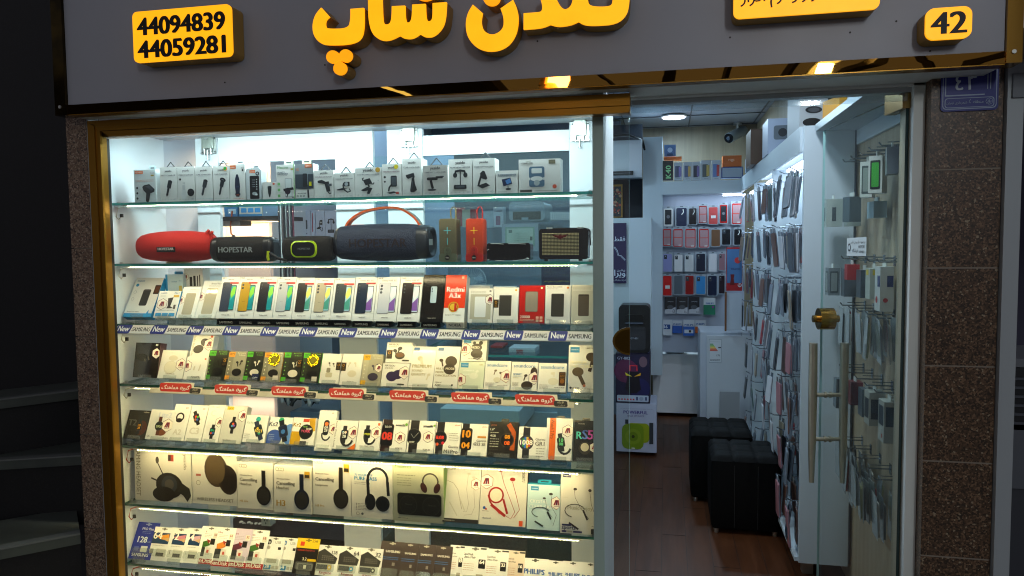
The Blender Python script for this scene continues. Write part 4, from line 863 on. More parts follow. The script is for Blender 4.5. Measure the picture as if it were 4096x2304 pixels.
def d_premium(F):
    F.RR(.06, .03, .30, .11, .02, '#2a5f9c'); F.E(.36, .30, .11, '#c2bda6', .10); F.L([(.40, .30), (.50, .50)], .11, '#d0ccb8')
    for i, t in enumerate(('PREMIUM', 'SOUND', 'QUALITY')): F.T(t, .08, (.86, .52, .66)[i], .53+.095*i, '#a39a6c', .03)
    bud(F, .80, .70, .13, '#cfcab5', -1, .6); F.T('4 microphones', .06, .32, .97, '#5a5643', .02); F.R(.40, .945, .45, .975, '#6a3a2a'); F.lines(.48, .7, .95, 2, .018, '#6f6b58', .006)
def d_multi(F):
    F.RR(.06, .03, .30, .11, .02, '#2a5f9c'); bud(F, .24, .34, .16, '#4b3f2c', 1); F.E(.66, .36, .25, '#4a3e2e', .22, rot=.2); F.E(.62, .55, .25, '#3d3325', .22, rot=.2)
    F.T('MULTI', .06, .38, .565, '#8f875f', .03); F.T('-MODE', .42, .84, .565, '#e8e2c8', .03); F.T('NOISE', .06, .40, .65, '#8f875f', .03); F.T('CANCELLATION', .06, .92, .73, '#8f875f', .03)
    F.T('Hybrid', .08, .34, .89, '#3a3526', .02); F.T('ANC', .08, .32, .96, '#3a3526', .04); F.E(.80, .93, .04, '#2a2620')
def d_hay(F, c='#2c2a24', buds=True):
    F.T('HAYLOU', .08, .46, .15, '#3a372c', .03); F.lines(.08, .4, .19, 2, .04, '#88836e', .015)
def d_hay1(F): d_hay(F); goldlab(F, .13, .60, .11); bud(F, .52, .30, .16, '#2e2b26', -1); bud(F, .34, .42, .15, '#2e2b26', 1); case(F, .54, .66, .19, '#3b3a2c', '#6d4a28'); F.RR(.64, .86, .92, .93, .03, '#3a372c')
def d_hay2(F): d_hay(F); shell(F, .48, .54, .34, '#33294a'); hexs(F, .86, .40, .25, edge='#3a1d55'); F.RR(.62, .88, .88, .94, .02, '#3a372c')
def d_sc(F, top='#2f86b8'):
    F.R(.06, .05, .36, .22, top); F.T('soundcore', .10, .33, .145, '#e8f0f4', .02)
def d_sc1(F): d_sc(F); F.T('A20i', .74, .92, .11, '#33322a', .03); hexs(F, .12, .50, .27, edge='#8a3a1c'); case(F, .60, .42, .22, '#4a3f2c'); case(F, .62, .68, .24, '#3d3526'); F.E(.50, .22, .06, '#322c24'); F.E(.76, .22, .08, '#3a332a'); F.T('MIZED', .38, .72, .46, '#efe9d8', .04); F.L([(.50, .88), (.68, .92), (.84, .80)], .04, '#4a4438'); F.lines(.30, .90, .90, 1, .03, '#7a7a70', .02)
def d_sc2(F): d_sc(F); F.T('R50i', .80, .92, .13, '#a89420', .03); hexs(F, .08, .68, .25, edge='#8a3a1c'); F.T('POWERFUL', .18, .62, .36, '#eef2ea', .03); F.T('SOUND', .16, .44, .50, '#eef2ea', .03); case(F, .60, .52, .17, '#e2e6d8'); bud(F, .72, .36, .12, '#e6eade', -1); F.lines(.30, .90, .90, 1, .03, '#c8ccc0', .02)
def d_sc3(F): F.T('soundcore', .08, .86, .20, '#3f84b4', .02); bud(F, .42, .34, .10, '#7a6a56', -1); bud(F, .62, .42, .10, '#5a4a3c', 1); case(F, .50, .66, .14, '#d8d4c2'); F.R(.44, .74, .56, .755, '#6d6a5e'); hexs(F, .86, .53, .26, edge='#8a3a1c'); F.lines(.06, .4, .77, 4, .035, '#6e6b5c', .01); F.T('soundcore R50i NC', .52, .92, .86, '#3a3a32', .02)
def d_sc4(F): F.T('soundcore', .08, .90, .20, '#2b6ea6', .02); F.T('SMART', .08, .40, .47, '#3a7cae', .04); F.lines(.08, .4, .50, 1, .03, '#6d9cbc', .015); F.lines(.08, .3, .56, 1, .03, '#a89a30', .015); F.E(.86, .36, .13, '#3c3026', .20); bud(F, .56, .48, .12, '#3a3028', -1); case(F, .62, .82, .22, '#33291f'); hexs(F, .90, .56, .26, edge='#3a1d55'); F.lines(.05, .3, .72, 4, .04, '#6e6b5c', .01); F.T('ANC', .06, .14, .94, '#2b6ea6', .04)
def d_sc5(F): F.T('soundcore', .08, .90, .20, '#4a8ab8', .02); F.E(.52, .36, .08, '#ddd8c6', .05); F.R(.54, .30, .58, .48, '#ddd8c6'); case(F, .54, .64, .18, '#ddd9c8'); F.RR(.74, .30, .97, .78, .02, '#3a2210'); F.E(.86, .62, .08, '#8a5a1c'); F.lines(.78, .94, .36, 4, .05, '#a9781a', .01); F.lines(.06, .36, .76, 4, .04, '#6e6b5c', .01); F.T('soundcore K20i', .58, .94, .86, '#3a3a32', .03)
def d_pc(F): F.R(.05, .04, .38, .16, '#2f86b8'); F.T('soundcore', .09, .34, .11, '#e8f0f4', .02); F.T('LIBERTY AIR', .60, .98, .08, '#5a5238', .03); F.L([(.86, .30), (.74, .56)], .12, '#3a2c1c'); F.E(.80, .25, .19, '#4a3c28', .16); F.T('PREMIUM', .07, .62, .40, '#f2eccf', .05); F.T('CALL QUALITY', .07, .98, .48, '#f2eccf', .05); F.L([(.38, .62), (.56, .84)], .13, '#4c3d2a'); F.E(.34, .57, .20, '#5a4a32', .16); F.E(.57, .86, .05, '#b06a48'); F.ring(.10, .91, .04, '#222', .03, '#333'); F.lines(.16, .4, .90, 2, .02, '#6f6b52', .01); F.lines(.5, .94, .92, 1, .02, '#6f6b52', .01)
Z4 = 1.084
P4 = [
 ('earbud_box', 'black leaning earbud box with hexagon sticker at the cabinet side', 530, 629, 1371, lambda F: (hexs(F, .88, .30, .2), F.E(.30, .42, .20, '#2a2723', .13), F.L([(.42, .46), (.46, .54)], .05, '#57524a'), F.L([(.56, .40), (.60, .50)], .05, '#57524a'), F.RR(.82, .03, .92, .09, .02, '#b8b4a8'), F.T('XIAOMI', .40, .56, .94, '#8a8578')), dict(tilt=12, depth=.04, col='#1b1815', rough=.2, side='#5c4446', wrap=.8)),
 ('earbud_box', 'cellophane wrapped white earbud box with hexagon sticker', 628, 729, 1401, lambda F: (F.E(.48, .28, .18, '#d4d0c0', .10), F.E(.44, .62, .26, '#d2cebe', .24), F.E(.44, .60, .23, '#dedacb', .20), hexs(F, .84, .50, .22), F.T('XIAOMI Buds', .30, .66, .86, '#5c584c')), dict(wrap=.8)),
 ('earbud_box', 'flat white earbud box carrying the black bean shaped picture box', 731, 817, 1427, lambda F: (hexs(F, .06, .42, .26), F.RR(.84, .06, .92, .13, .02, '#c8502a'), F.L([(.44, .42), (.42, .60)], .07, '#c9c4b2'), F.L([(.70, .34), (.66, .62)], .06, '#c9c4b2'), F.T('XIAOMI', .36, .74, .92, '#55513f', .02)), dict(Y=2.615)),
 ('earbud_box', 'green and black earbud box picturing black buds', 817, 895, 1401, qcy(*GRN, '#16150f', '#16150f', 'lab'), dict(col='#23261c', side='#1a1c14')),
 ('earbud_box', 'silver and orange earbud box picturing black buds without a seal', 896, 970, 1406, qcy('#9a9784', '#85826f', '#e0962c', '#e8e4d0', '#1e1b16', '#1e1b16'), dict(col='#9a9784', wrap=.8)),
 ('earbud_box', 'green and black earbud box with a small navy Persian sticker', 970, 1039, 1405, qcy('#23261c', '#2c3324', '#4fae2c', '#7dbb55', '#d8d4c8', '#d8d4c8', 'blue'), dict(col='#23261c')),
 ('earbud_box', 'silver and orange earbud box under a round gold foil seal', 1040, 1118, 1408, qcy('#9a9784', '#85826f', '#e0962c', '#e8e4d0', '#1e1b16', '#1e1b16', 'foil'), dict(col='#9a9784', wrap=.8, side='#e0962c')),
 ('earbud_box', 'green and black earbud box picturing a white round case', 1120, 1196, 1408, qcy('#23261c', '#2c3324', '#4fae2c', '#7dbb55', '#d8d4c8', '#dedacc', 'lab'), dict(col='#23261c')),
 ('earbud_box', 'green and black earbud box under a round gold foil seal', 1197, 1273, 1410, qcy('#23261c', '#2c3324', '#4fae2c', '#7dbb55', '#16150f', '#16150f', 'foil'), dict(col='#23261c', side='#3fae2c')),
 ('earbud_box', 'pearl white earbud box picturing a small square case', 1275, 1353, 1415, lambda F: (bud(F, .40, .32, .10, '#4a463a', 1), bud(F, .62, .34, .10, '#4a463a', 1), F.RR(.30, .48, .50, .64, .05, '#8f8a76'), F.RR(.28, .64, .62, .80, .05, '#c4bfa8'), goldlab(F, .90, .42, .13)), dict(wrap=.8)),
 ('earbud_box', 'pearl white earbud box with black gold label at its left edge', 1355, 1438, 1416, lambda F: (goldlab(F, .10, .42, .13), bud(F, .40, .30, .11, '#cbc6b2', -1), bud(F, .66, .30, .11, '#cbc6b2', 1), case(F, .56, .64, .22, '#d4cfbc'), F.T('AllyBuds Pro', .36, .70, .90, '#6a6658', .02)), dict(wrap=.8)),
 ('earbud_box', 'yellow and silver earbud box with hexagon sticker', 1439, 1519, 1417, lambda F: (qcy('#a7a490', '#b3b09c', '#d9a81e', '#d8d4c0', '#4a4452', '#3c3648')(F), hexs(F, .86, .44, .22)), dict(col='#a7a490')),
 ('earbud_box', 'lower of two stacked cream earbud boxes, picturing a violet shell', 1521, 1629, 1453, d_hay2, dict()),
 ('earbud_box', 'cream earbud box with large beige slogan and white stick buds', 1630, 1729, 1386, d_premium, dict(tilt=26, wrap=.8, side='#4a4a48')),
 ('earbud_box', 'cream earbud box picturing a large open brown case', 1730, 1827, 1386, d_multi, dict(tilt=24)),
 ('earbud_box', 'pale mint lower box of the teal labelled stacked pair', 1829, 1932, 1447, d_sc2, dict(col='#d2dccb', bot='#2f8fbc')),
 ('earbud_box', 'square cream box with blue writing and hexagon sticker, right of the stacked pair', 1933, 2038, 1444, d_sc3, dict(bot='#2b78a8')),
 ('earbud_box', 'square cream box with blue writing and a dark open case picture', 2040, 2147, 1448, d_sc4, dict()),
 ('earbud_box', 'square cream box with blue writing and brown gold label', 2149, 2263, 1453, d_sc5, dict(Y=2.615)),
 ('earbud_box', 'tall cream earbud box picturing two brown stick buds beside the cabinet side', 2270, 2386, 1381, d_pc, dict(tilt=16, bot='#2f8fbc', side='#2f8fbc')),
]
for nm, lb, x0, x1, yt, dc, kw in P4:
    k = dict(tilt=22, depth=.034, Y=2.625, rough=.3); k.update(kw); o = product(nm, lb, 'earbud box', x0, x1, yt, Z4-(.004 if x0 > 1300 else 0), dc, **k); stand(o, lb)
# the upper boxes of the stacks
def upper(nm, lb, x0, x1, yt, yb, dc, Y, **kw):
    return product(nm, lb, 'earbud box', x0, x1, yt, None, dc, yb=yb, tilt=kw.pop('tilt', 22), depth=kw.pop('depth', .034), Y=Y, **kw)
upper('earbud_box', 'leaning box picturing black bean shaped buds, on top of a white box', 757, 842, 1338, 1426, lambda F: (F.T('Redmi Buds 4 Lite', .05, .95, .06, '#9f9b88', .01, rot=1, hh=.10), F.E(.62, .36, .22, '#2b2620', .17, rot=.3), F.E(.36, .66, .24, '#2b2620', .18, rot=-.2), hexs(F, .84, .44, .28), F.RR(.84, .04, .94, .14, .02, '#c8502a')), 2.668, bot='#bbb')
upper('earbud_box', 'upper of two stacked cream earbud boxes, picturing black stick buds', 1540, 1645, 1370, 1449, d_hay1, 2.668)
upper('earbud_box', 'cream upper box of the teal labelled stacked pair', 1842, 1943, 1352, 1443, d_sc1, 2.672, side='#cfd2c2')
# ---------- row 5: watches
def strap(F, u, v, w, l, c, rot=0, c2=None):
    k = F.w/F.h; a = rot; dx, dy = math.sin(a)*l/2, math.cos(a)*l/2
    F.L([(u-dx, v-dy*k), (u+dx, v+dy*k)], w, c)
    if c2: F.L([(u-dx*.3, v-dy*.3*k), (u-dx, v-dy*k)], w*.8, c2)
def watch(F, u, v, s, kind='r', face='#15181c', tm='10:08', tc='#e8e8e0', band='#22252a', rot=.0, accents=()):
    strap(F, u, v, s*.95 if kind != 'r' else s*.8, s*4.0, band, rot); k = F.w/F.h
    if kind == 'r': F.E(u, v, s, '#3b3f44'); F.E(u, v, s*.92, face)
    else:
        F.poly([(u+x*math.cos(rot)*s+y*math.sin(rot)*s, v+(-x*math.sin(rot)+y*math.cos(rot))*s*k) for x, y in [(p[0], p[1]) for p in rrect(-.85, .85, -1.08, 1.08, .3, 3)]][::1], '#3b3f44')
        F.poly([(u+x*math.cos(rot)*s+y*math.sin(rot)*s, v+(-x*math.sin(rot)+y*math.cos(rot))*s*k) for x, y in [(p[0], p[1]) for p in rrect(-.75, .75, -.98, .98, .25, 3)]][::1], face)
    for dx, dy, r_, c in accents: F.E(u+dx*s, v+dy*s*k, r_*s, c)
    if tm:
        a, b = tm.split(':') if ':' in tm else (tm, None)
        if b: F.T(a, u-.45*s, u+.45*s, v-.08*s*k, tc, .03); F.T(b, u-.45*s, u+.45*s, v+.70*s*k, tc, .03)
        else: F.T(a, u-.7*s, u+.7*s, v+.35*s*k, tc, .03)
def loopband(F, u, v, s, c='#22252a'):
    k = F.w/F.h; pts = [(u+s*math.cos(t), v+s*1.25*math.sin(t)*k) for t in [math.pi*(.1+i*.14) for i in range(8)]]; F.L(pts, s*.34, c)
Z5 = .828
P5 = [
 ('black leaning watch box at the cabinet side', 492, 578, 1641, lambda F: (F.T('T2', .08, .46, .55, '#57534c', .04), F.T('mibro', .70, .94, .09, '#a8a294', .02), F.E(.74, .62, .24, '#4a2416', .30), watch(F, .62, .58, .15, 's', '#0f0f0f', '08:28', '#e8a03a')), dict(col='#26231e', rough=.25)),
 ('white watch box with large grey letters and a round watch', 579, 677, 1639, lambda F: (F.T('Lite2', .36, .88, .26, '#c9d0e0', .04), F.E(.60, .74, .2, '#7a4a30', .14), watch(F, .46, .55, .17, 'r', '#1d2522', '0920', '#c8d8a0', '#5a3226'), hexs(F, .80, .52, .25), F.T('mibro', .74, .94, .96, '#4b4a44', .02), F.T('CC', .06, .18, .92, '#333', .04)), dict()),
 ('white box with pale letters and a looped watch seen sideways', 669, 734, 1617, lambda F: (F.T('A2', .24, .72, .84, '#cfcdc4', .05), F.ring(.46, .36, .26, '#201e1c', .09, '#e6e6e2'), F.E(.44, .45, .20, '#1c1a18', .12), F.T('CC', .70, .86, .12, '#333', .04)), dict(tilt=25)),
 ('white box with pale letters and a watch of four coloured rings', 736, 803, 1621, lambda F: (F.T('C3', .20, .74, .80, '#cfcdc4', .05), watch(F, .44, .36, .21, 's', '#141414', None, band='#1c1b1a', rot=.5, accents=((-.3, -.35, .3, '#d8482a'), (.3, -.3, .3, '#4fb83a'), (-.25, .4, .3, '#c8782a'), (.3, .4, .3, '#3a66c8'))), F.T('CC', .70, .86, .12, '#333', .04)), dict(tilt=25)),
 ('white box with coloured number watch and purple hexagon sticker', 805, 870, 1620, lambda F: (F.T('mibro watch', .14, .66, .07, '#8f8b80', .01), F.T('C', .22, .5, .30, '#dcdad2', .04), watch(F, .54, .72, .20, 's', '#141414', None, '#fff', '#23211f', accents=((-.3, -.4, .36, '#2fa07c'), (.35, -.3, .3, '#3a8f5c'), (-.3, .45, .3, '#c84a2a'), (.3, .4, .3, '#3a66c8'))), hexs(F, .88, .46, .3)), dict(tilt=25)),
 ('pearl grey watch box with a small yellow logo patch', 872, 963, 1624, lambda F: (F.R(.10, .02, .40, .11, '#d8c020'), F.T('QCY', .16, .34, .095, '#5a5010', .03), watch(F, .50, .52, .17, 'r', '#15151a', None, band='#262422', accents=((0, -.3, .3, '#c85a2a'), (.3, .1, .25, '#8a5ac8'), (-.2, .2, .25, '#3aa0c8'))), hexs(F, .88, .26, .25), F.T('QCY Watch', .16, .52, .93, '#77746a', .02)), dict(col='#cfcfc8', wrap=.6)),
 ('white watch box with striped yellow and teal screen', 967, 1056, 1661, lambda F: (F.T('Ks Pro', .08, .42, .32, '#a9c8b8', .03), F.E(.56, .15, .11, '#2aa6a0'), watch(F, .66, .56, .21, 's', '#1c2a30', '1021', '#f0d060', '#26304a', .45, ((-.3, -.4, .25, '#d8b020'), (.2, .5, .3, '#2f9a7c'))), F.lines(.05, .3, .70, 3, .07, '#777', .015)), dict(top='#e0b020')),
 ('white and blue watch box with dark blue watch', 1062, 1156, 1669, lambda F: (F.R(0, .72, .5, 1, '#3a55a0'), F.E(.30, .80, .34, '#3a55a0', .34), F.E(.95, .62, .30, '#5a86c8', .4), F.T('Ks2', .02, .38, .35, '#2c2f55', .03), F.E(.52, .13, .12, '#2aa66c'), watch(F, .66, .52, .22, 's', '#16203a', '', '#88b0e0', '#16181c', .35, ((0, .1, .4, '#3f74b8'),)), F.lines(.08, .3, .66, 4, .07, '#c8d4e8', .012)), dict()),
 ('white and mustard watch box with lettered round screen', 1157, 1251, 1671, lambda F: (F.R(0, .52, .42, 1, '#c79a14'), F.T('Kr2', .04, .36, .34, '#9a7416', .03), F.R(.44, .04, .70, .16, '#c8482a'), F.L([(.82, 0), (.92, .5)], .26, '#c79a1a'), F.R(.42, .86, .70, 1, '#1c1b19'), F.E(.62, .52, .30, '#2c2f30'), F.E(.62, .52, .26, '#141716'), F.T('YORK', .40, .80, .54, '#e0567a', .04), F.T('10:08', .62, .84, .44, '#f0f0e0', .03), F.T('NEW', .48, .66, .36, '#8ac84a', .04)), dict()),
 ('tall white fitness band box standing above its neighbours', 1254, 1325, 1630, lambda F: (F.RR(.34, .24, .66, .62, .13, '#22252a'), F.RR(.37, .26, .63, .60, .11, '#101214'), F.E(.50, .34, .11, '#e07a3a'), F.T('09', .41, .60, .46, '#f0f0e8', .03), F.T('28', .41, .60, .53, '#f0f0e8', .03), loopband(F, .56, .60, .24), F.RR(.72, .05, .82, .08, .01, '#aaa'), hexs(F, .95, .46, .3), F.T('XIAOMI Smart Band', .2, .8, .95, '#55524a', .02)), dict(depth=.022, tilt=24, zo=-.012)),
 ('white box with vertical writing and square watch, orange corner', 1326, 1419, 1682, lambda F: (F.T('Redmi Watch 3 Active', .03, .95, .04, '#77746a', .01, rot=1, hh=.07), watch(F, .46, .50, .18, 's', '#101214', '09:28', '#f0f0e8', '#2a2a2a', 0, ((-.4, -.6, .2, '#3a8fc8'), (.3, -.55, .25, '#e07a3a'))), loopband(F, .60, .60, .26, '#2a2a2a'), hexs(F, .86, .42, .27), F.poly([(.66, 1), (1, 1), (1, .78)], '#d86a1c')), dict()),
 ('white box with square watch showing yellow digits', 1420, 1514, 1684, lambda F: (watch(F, .42, .44, .17, 's', '#101410', '0928', '#d8e03a', '#2a2a2a'), loopband(F, .56, .54, .24, '#2a2a2a'), hexs(F, .82, .40, .26), F.RR(.84, .06, .94, .15, .02, '#d8692a'), F.T('Redmi Watch 5 Active', .18, .78, .88, '#5f5c52', .02)), dict()),
 ('white box with watch of huge red digits at its edge', 1516, 1621, 1679, lambda F: (F.RR(.02, 0, .38, 1, .02, '#2b1c1a'), F.RR(-.0, .14, .46, .84, .09, '#26201e'), F.RR(.02, .16, .43, .82, .08, '#0e0c0c'), F.T('10:09', .12, .36, .27, '#d8d4c8', .02), F.T('08', .04, .42, .64, '#c83a2c', .05), F.T('amazfit', .52, .88, .20, '#33312b', .03), F.E(.93, .14, .05, '#7ab83a'), hexs(F, .74, .56, .22), F.T('POP 3S', .62, .88, .92, '#222', .03)), dict(depth=.045)),
 ('white box with round analogue watch at its edge', 1624, 1732, 1683, lambda F: (F.RR(.06, 0, .38, 1, .02, '#22201f'), F.E(.21, .50, .29, '#4a463f'), F.E(.21, .50, .26, '#101113'), F.L([(.10, .42), (.22, .55), (.38, .38)], .012, '#e0dcd0'), F.T('10:09', .08, .26, .70, '#d8d4c8', .03), F.T('amazfit', .54, .90, .20, '#33312b', .03), F.E(.95, .14, .04, '#7ab83a'), hexs(F, .76, .50, .21), F.T('POP 3R', .62, .88, .92, '#222', .03)), dict(depth=.045)),
 ('white box with big model letters and red digit round watch', 1734, 1834, 1689, lambda F: (F.R(.04, 0, .34, 1, '#1e1c1b'), F.E(.19, .50, .28, '#3b3a3a'), F.E(.19, .50, .25, '#121214'), F.T('8:08', .02, .34, .54, '#e0402c', .04), F.E(.10, .70, .06, '#d85a2a'), F.E(.32, .66, .06, '#c82a3a'), F.T('glorimi', .76, .96, .10, '#c86a4a', .02), F.T('Glorimi', .56, .96, .80, '#4a473e', .02), F.T('M1Pro', .40, .96, .97, '#33312b', .02), F.lines(.56, .92, .34, 4, .07, '#77746a', .012)), dict()),
 ('white box with orange digit square watch at its edge', 1836, 1945, 1696, lambda F: (F.R(.04, 0, .30, 1, '#1e1c1b'), F.RR(-.0, .14, .42, .84, .08, '#26221e'), F.RR(.02, .16, .39, .82, .07, '#0e0c0a'), F.T('10', .06, .35, .44, '#e0941c', .05), F.T('04', .06, .35, .78, '#e0941c', .05), F.R(.62, .38, .94, .44, '#c8862a'), F.T('Glorimi', .60, .94, .56, '#4a473e', .02), F.T('GS2 SE', .50, .94, .68, '#33312b', .03), F.T('glorimi', .78, .96, .10, '#c86a4a', .02)), dict()),
 ('black watch box with orange strap and ring face', 1948, 2065, 1687, lambda F: (F.T('glorimi', .06, .24, .12, '#c8643a', .02), F.T('1.6"', .04, .18, .26, '#d8d4c4', .04), F.T('4GB', .05, .24, .44, '#d8d4c4', .04), F.lines(.05, .34, .31, 1, .03, '#b8b4a4', .02), F.lines(.05, .36, .49, 4, .07, '#b8b4a4', .02), F.L([(.66, .06), (.86, .30), (.84, .80)], .16, '#b0521c'), F.E(.64, .52, .25, '#3a332c'), F.E(.64, .52, .21, '#140f0c'), F.T('08', .56, .74, .48, '#e0941c', .04), F.T('08', .56, .74, .66, '#e0641c', .04), F.T('M2MAX', .04, .52, .96, '#4a463e', .02), F.T('Glorimi', .04, .36, .82, '#4a463e', .02)), dict(col='#24211c', rough=.28, tab=(.03, .014, '#1a1816', 0))),
 ('white watch box with rainbow striped round face', 2068, 2184, 1708, lambda F: (F.R(.16, .02, .40, .98, '#1e1f24'), F.E(.28, .50, .26, '#34363a'), [F.R(.07+.07*i, .50-.20*(1-abs(i-2.5)/4), .14+.07*i, .50+.20*(1-abs(i-2.5)/4), c) for i, c in enumerate(('#5a2a7a', '#2a8f5a', '#2a6ac8', '#c8a02a', '#c8482a', '#7a2a5a'))], F.T('1008', .07, .50, .57, '#f0ece0', .03), F.T('Glorimi', .60, .94, .42, '#5f5c52', .02), F.T('GR1', .60, .92, .58, '#55524a', .02), F.lines(.64, .94, .66, 4, .08, '#77746a', .015)), dict(Y=2.615)),
 ('white watch box with orange vertical band and green digit watch', 2179, 2286, 1673, lambda F: (F.R(.12, 0, .36, 1, '#d8641c'), F.T('Watch 2 Pro', .16, .50, .04, '#3a2c1c', .01, rot=1, hh=.13), loopband(F, .72, .66, .24, '#23282c'), watch(F, .58, .58, .17, 's', '#12181a', '10:08', '#6ac88a', '#23282c', .2), hexs(F, .82, .30, .24)), dict(depth=.04, tab=(.03, .012, '#1a1816', 0))),
 ('black watch box with iridescent lettering beside the cabinet side', 2290, 2384, 1682, lambda F: (F.T('HAYLOU', .18, .46, .10, '#a8a294', .02), F.T('R', .12, .36, .46, '#5ac8b8', .03), F.T('S', .38, .60, .46, '#5a7ac8', .03), F.T('5', .62, .84, .46, '#c85ab8', .03), F.E(.50, .68, .27, '#3a3834'), F.E(.50, .66, .18, '#cfc8b0'), hexs(F, .92, .66, .24)), dict(col='#26251f', rough=.22, wrap=.8, tab=(.03, .012, '#8a8678', 0))),
]
for lb, x0, x1, yt, dc, kw in P5:
    k = dict(tilt=24, depth=.034, Y=2.62, rough=.3); k.update(kw); o = product('watch_box', lb, 'watch box', x0, x1, yt, Z5+(.008 if 960 < x0 < 1250 else 0), dc, **k); stand(o, lb)
# ---------- row 6: headphones
def over(F, c='#201d18', u=.62, v=.62):
    F.R(u-.055, .16, u+.055, .55, c); F.E(u, v+.04, .20, c, .25); F.E(u, v+.05, .16, '#2e2a24', .20)
def d_game(F):
    F.T('GAMING HEADSET', .03, .92, .03, '#77705a', .004, rot=1, hh=.075); F.R(.60, .14, .70, .26, '#a03a22'); F.R(.605, .15, .65, .25, '#33302a'); F.T('yesido', .86, .40, .12, '#6a6450', .01, rot=1, hh=.07)
    F.L([(.40, .26), (.48, .44), (.56, .62)], .018, '#3a3228'); F.E(.41, .25, .030, '#3a3228', .055); F.E(.62, .70, .24, '#2c2822', .20, rot=.2); F.E(.62, .68, .14, '#3b3f44'); F.E(.62, .68, .08, '#57524a'); F.L([(.80, .72), (.92, .80), (1, .92)], .16, '#33302a'); F.E(.52, .86, .20, '#26221d', .12); F.L([(.40, .62), (.30, .58)], .025, '#3a3228')
def d_wh(F): F.T('yesido', .08, .30, .06, '#77705a', .01); F.E(.54, .38, .26, '#4a3c2c', .34, rot=-.15); F.E(.80, .54, .22, '#33291f', .30, rot=-.2); F.E(.80, .54, .17, '#241d16', .24, rot=-.2); F.E(.52, .36, .22, '#54452f', .30, rot=-.15); F.T('WIRELESS HEADSET', .10, .92, .94, '#6a6450', .008); F.ring(.14, .62, .05, '#8f8a76', .01, '#d8d4c4'); F.R(.09, .46, .20, .50, '#b06050')
def d_q(name, sub, c, blue=False):
    def d(F):
        for i in range(3): F.ring(.09+.07*i, .085, .045, '#6a6450', .012, '#d8d4c4')
        F.T(sub, .07, .42, .30, '#5a543f', .02); F.T('Cancelling', .07, .56, .41, '#4a4433', .03); F.T('Headset' if 'Blue' not in sub else 'headphones', .07, .40, .50, '#5a543f', .03); over(F, c, .74, .66)
        F.T(name, .07, .30, .86, '#b08a2a', .03)
        if blue: F.R(.82, .10, .96, .24, '#c79a1e'); F.R(.83, .17, .95, .23, '#2a2418')
    return d
def d_pure(F):
    F.T('soundcore', .08, .48, .09, '#2b6ea6', .02); F.T('70 HOURS OF', .08, .52, .285, '#2b86b8', .025); F.T('PURE BASS', .08, .62, .355, '#2b86b8', .03); F.lines(.08, .35, .39, 2, .03, '#777', .008)
    pts = [(.64+.24*math.cos(t), .34+.20*math.sin(t)) for t in [math.pi*(.86+i*.12) for i in range(11)]]; F.L(pts, .06, '#191b1e'); F.L([(.40, .34), (.42, .62)], .07, '#191b1e'); F.L([(.88, .36), (.90, .60)], .07, '#191b1e'); F.E(.46, .72, .13, '#17191c', .19); F.E(.76, .74, .17, '#1d2024', .18); F.E(.76, .74, .13, '#101214', .14)
    for i in range(5): F.E(.13, .76+.025*i, .01, '#555'); 
    F.lines(.16, .38, .757, 5, .025, '#77746a', .007); F.ring(.16, .93, .04, '#77746a', .01, '#d8d4c4'); F.E(.27, .93, .03, '#555')
def d_meac(F):
    F.T('Meacces', .04, .36, .11, '#3f7a2a', .02); pts = [(.74+.15*math.cos(t), .31+.13*math.sin(t)) for t in [math.pi*(.9+i*.12) for i in range(11)]]; F.L(pts, .03, '#33291f'); F.E(.61, .42, .06, '#3a1f1c', .10, rot=-.4); F.E(.87, .42, .06, '#3a1f1c', .10, rot=.4)
    F.lines(.08, .44, .22, 1, .03, '#6a6a58', .014); F.lines(.08, .36, .27, 4, .04, '#77775f', .01)
    F.RR(.08, .52, .96, .89, .06, '#6a6a58'); F.RR(.09, .525, .95, .885, .055, '#14130f'); F.E(.30, .72, .18, '#2c2a24'); F.E(.30, .72, .165, '#191815'); F.E(.76, .72, .18, '#2c2a24'); F.E(.76, .72, .165, '#191815'); F.T('Meacces', .24, .38, .72, '#4a4840'); F.T('Meacces', .69, .84, .72, '#4a4840'); F.lines(.1, .3, .94, 1, .02, '#555', .01)
def d_cmf(F): F.T('CMF', .10, .28, .06, '#55503f', .03); F.L([(.06, .26), (.24, .30), (.38, .42), (.44, .58), (.52, .76)], .012, '#8f8a78'); F.L([(.64, .14), (.62, .40), (.70, .66), (.66, .80), (.56, .80)], .008, '#8f8a78'); F.L([(.80, .20), (.84, .50), (.88, .70), (.80, .84), (.60, .86)], .008, '#8f8a78'); F.L([(.16, .64), (.40, .88)], .03, '#c4bfac'); F.L([(.44, .56), (.60, .78)], .03, '#c4bfac'); F.E(.66, .12, .05, '#c4bfac', .03); F.E(.80, .18, .05, '#c4bfac', .03); hexs(F, .88, .30, .16, edge='#8a3a1c'); F.R(0, .93, 1, 1, '#2b2823'); F.T('NECKBAND PRO', .04, .34, .975, '#c8c2ac', .01)
def d_jbl(F):
    r = '#a8241a'; F.R(.10, .0, .28, .05, '#e0622a'); F.ring(.34, .50, .17, r, .035, '#dcd6bf'); F.L([(.17, .50), (.22, .62), (.44, .80)], .035, r); F.L([(.24, .66), (.56, .84)], .06, r); F.L([(.50, .56), (.60, .80)], .045, r); F.L([(.42, .10), (.50, .30), (.66, .58), (.76, .76), (.68, .88), (.58, .84)], .010, r); F.L([(.68, .26), (.78, .50), (.86, .72), (.74, .86)], .010, r); F.E(.40, .06, .07, r, .05, rot=.5); F.E(.68, .22, .06, r, .04); hexs(F, .12, .28, .16, edge='#8a3a1c')
    F.T('E220BT/', .88, .26, .02, '#4a4433', .02, rot=1, hh=.06); F.E(.10, .72, .03, '#2b5fb0'); F.E(.14, .74, .02, '#c83a2a'); F.T('Bluetooth', .08, .26, .90, '#3a4a6a', .02); F.R(.86, .90, .94, .99, '#d8501c'); F.lines(.06, .2, .77, 1, .02, '#777', .008)
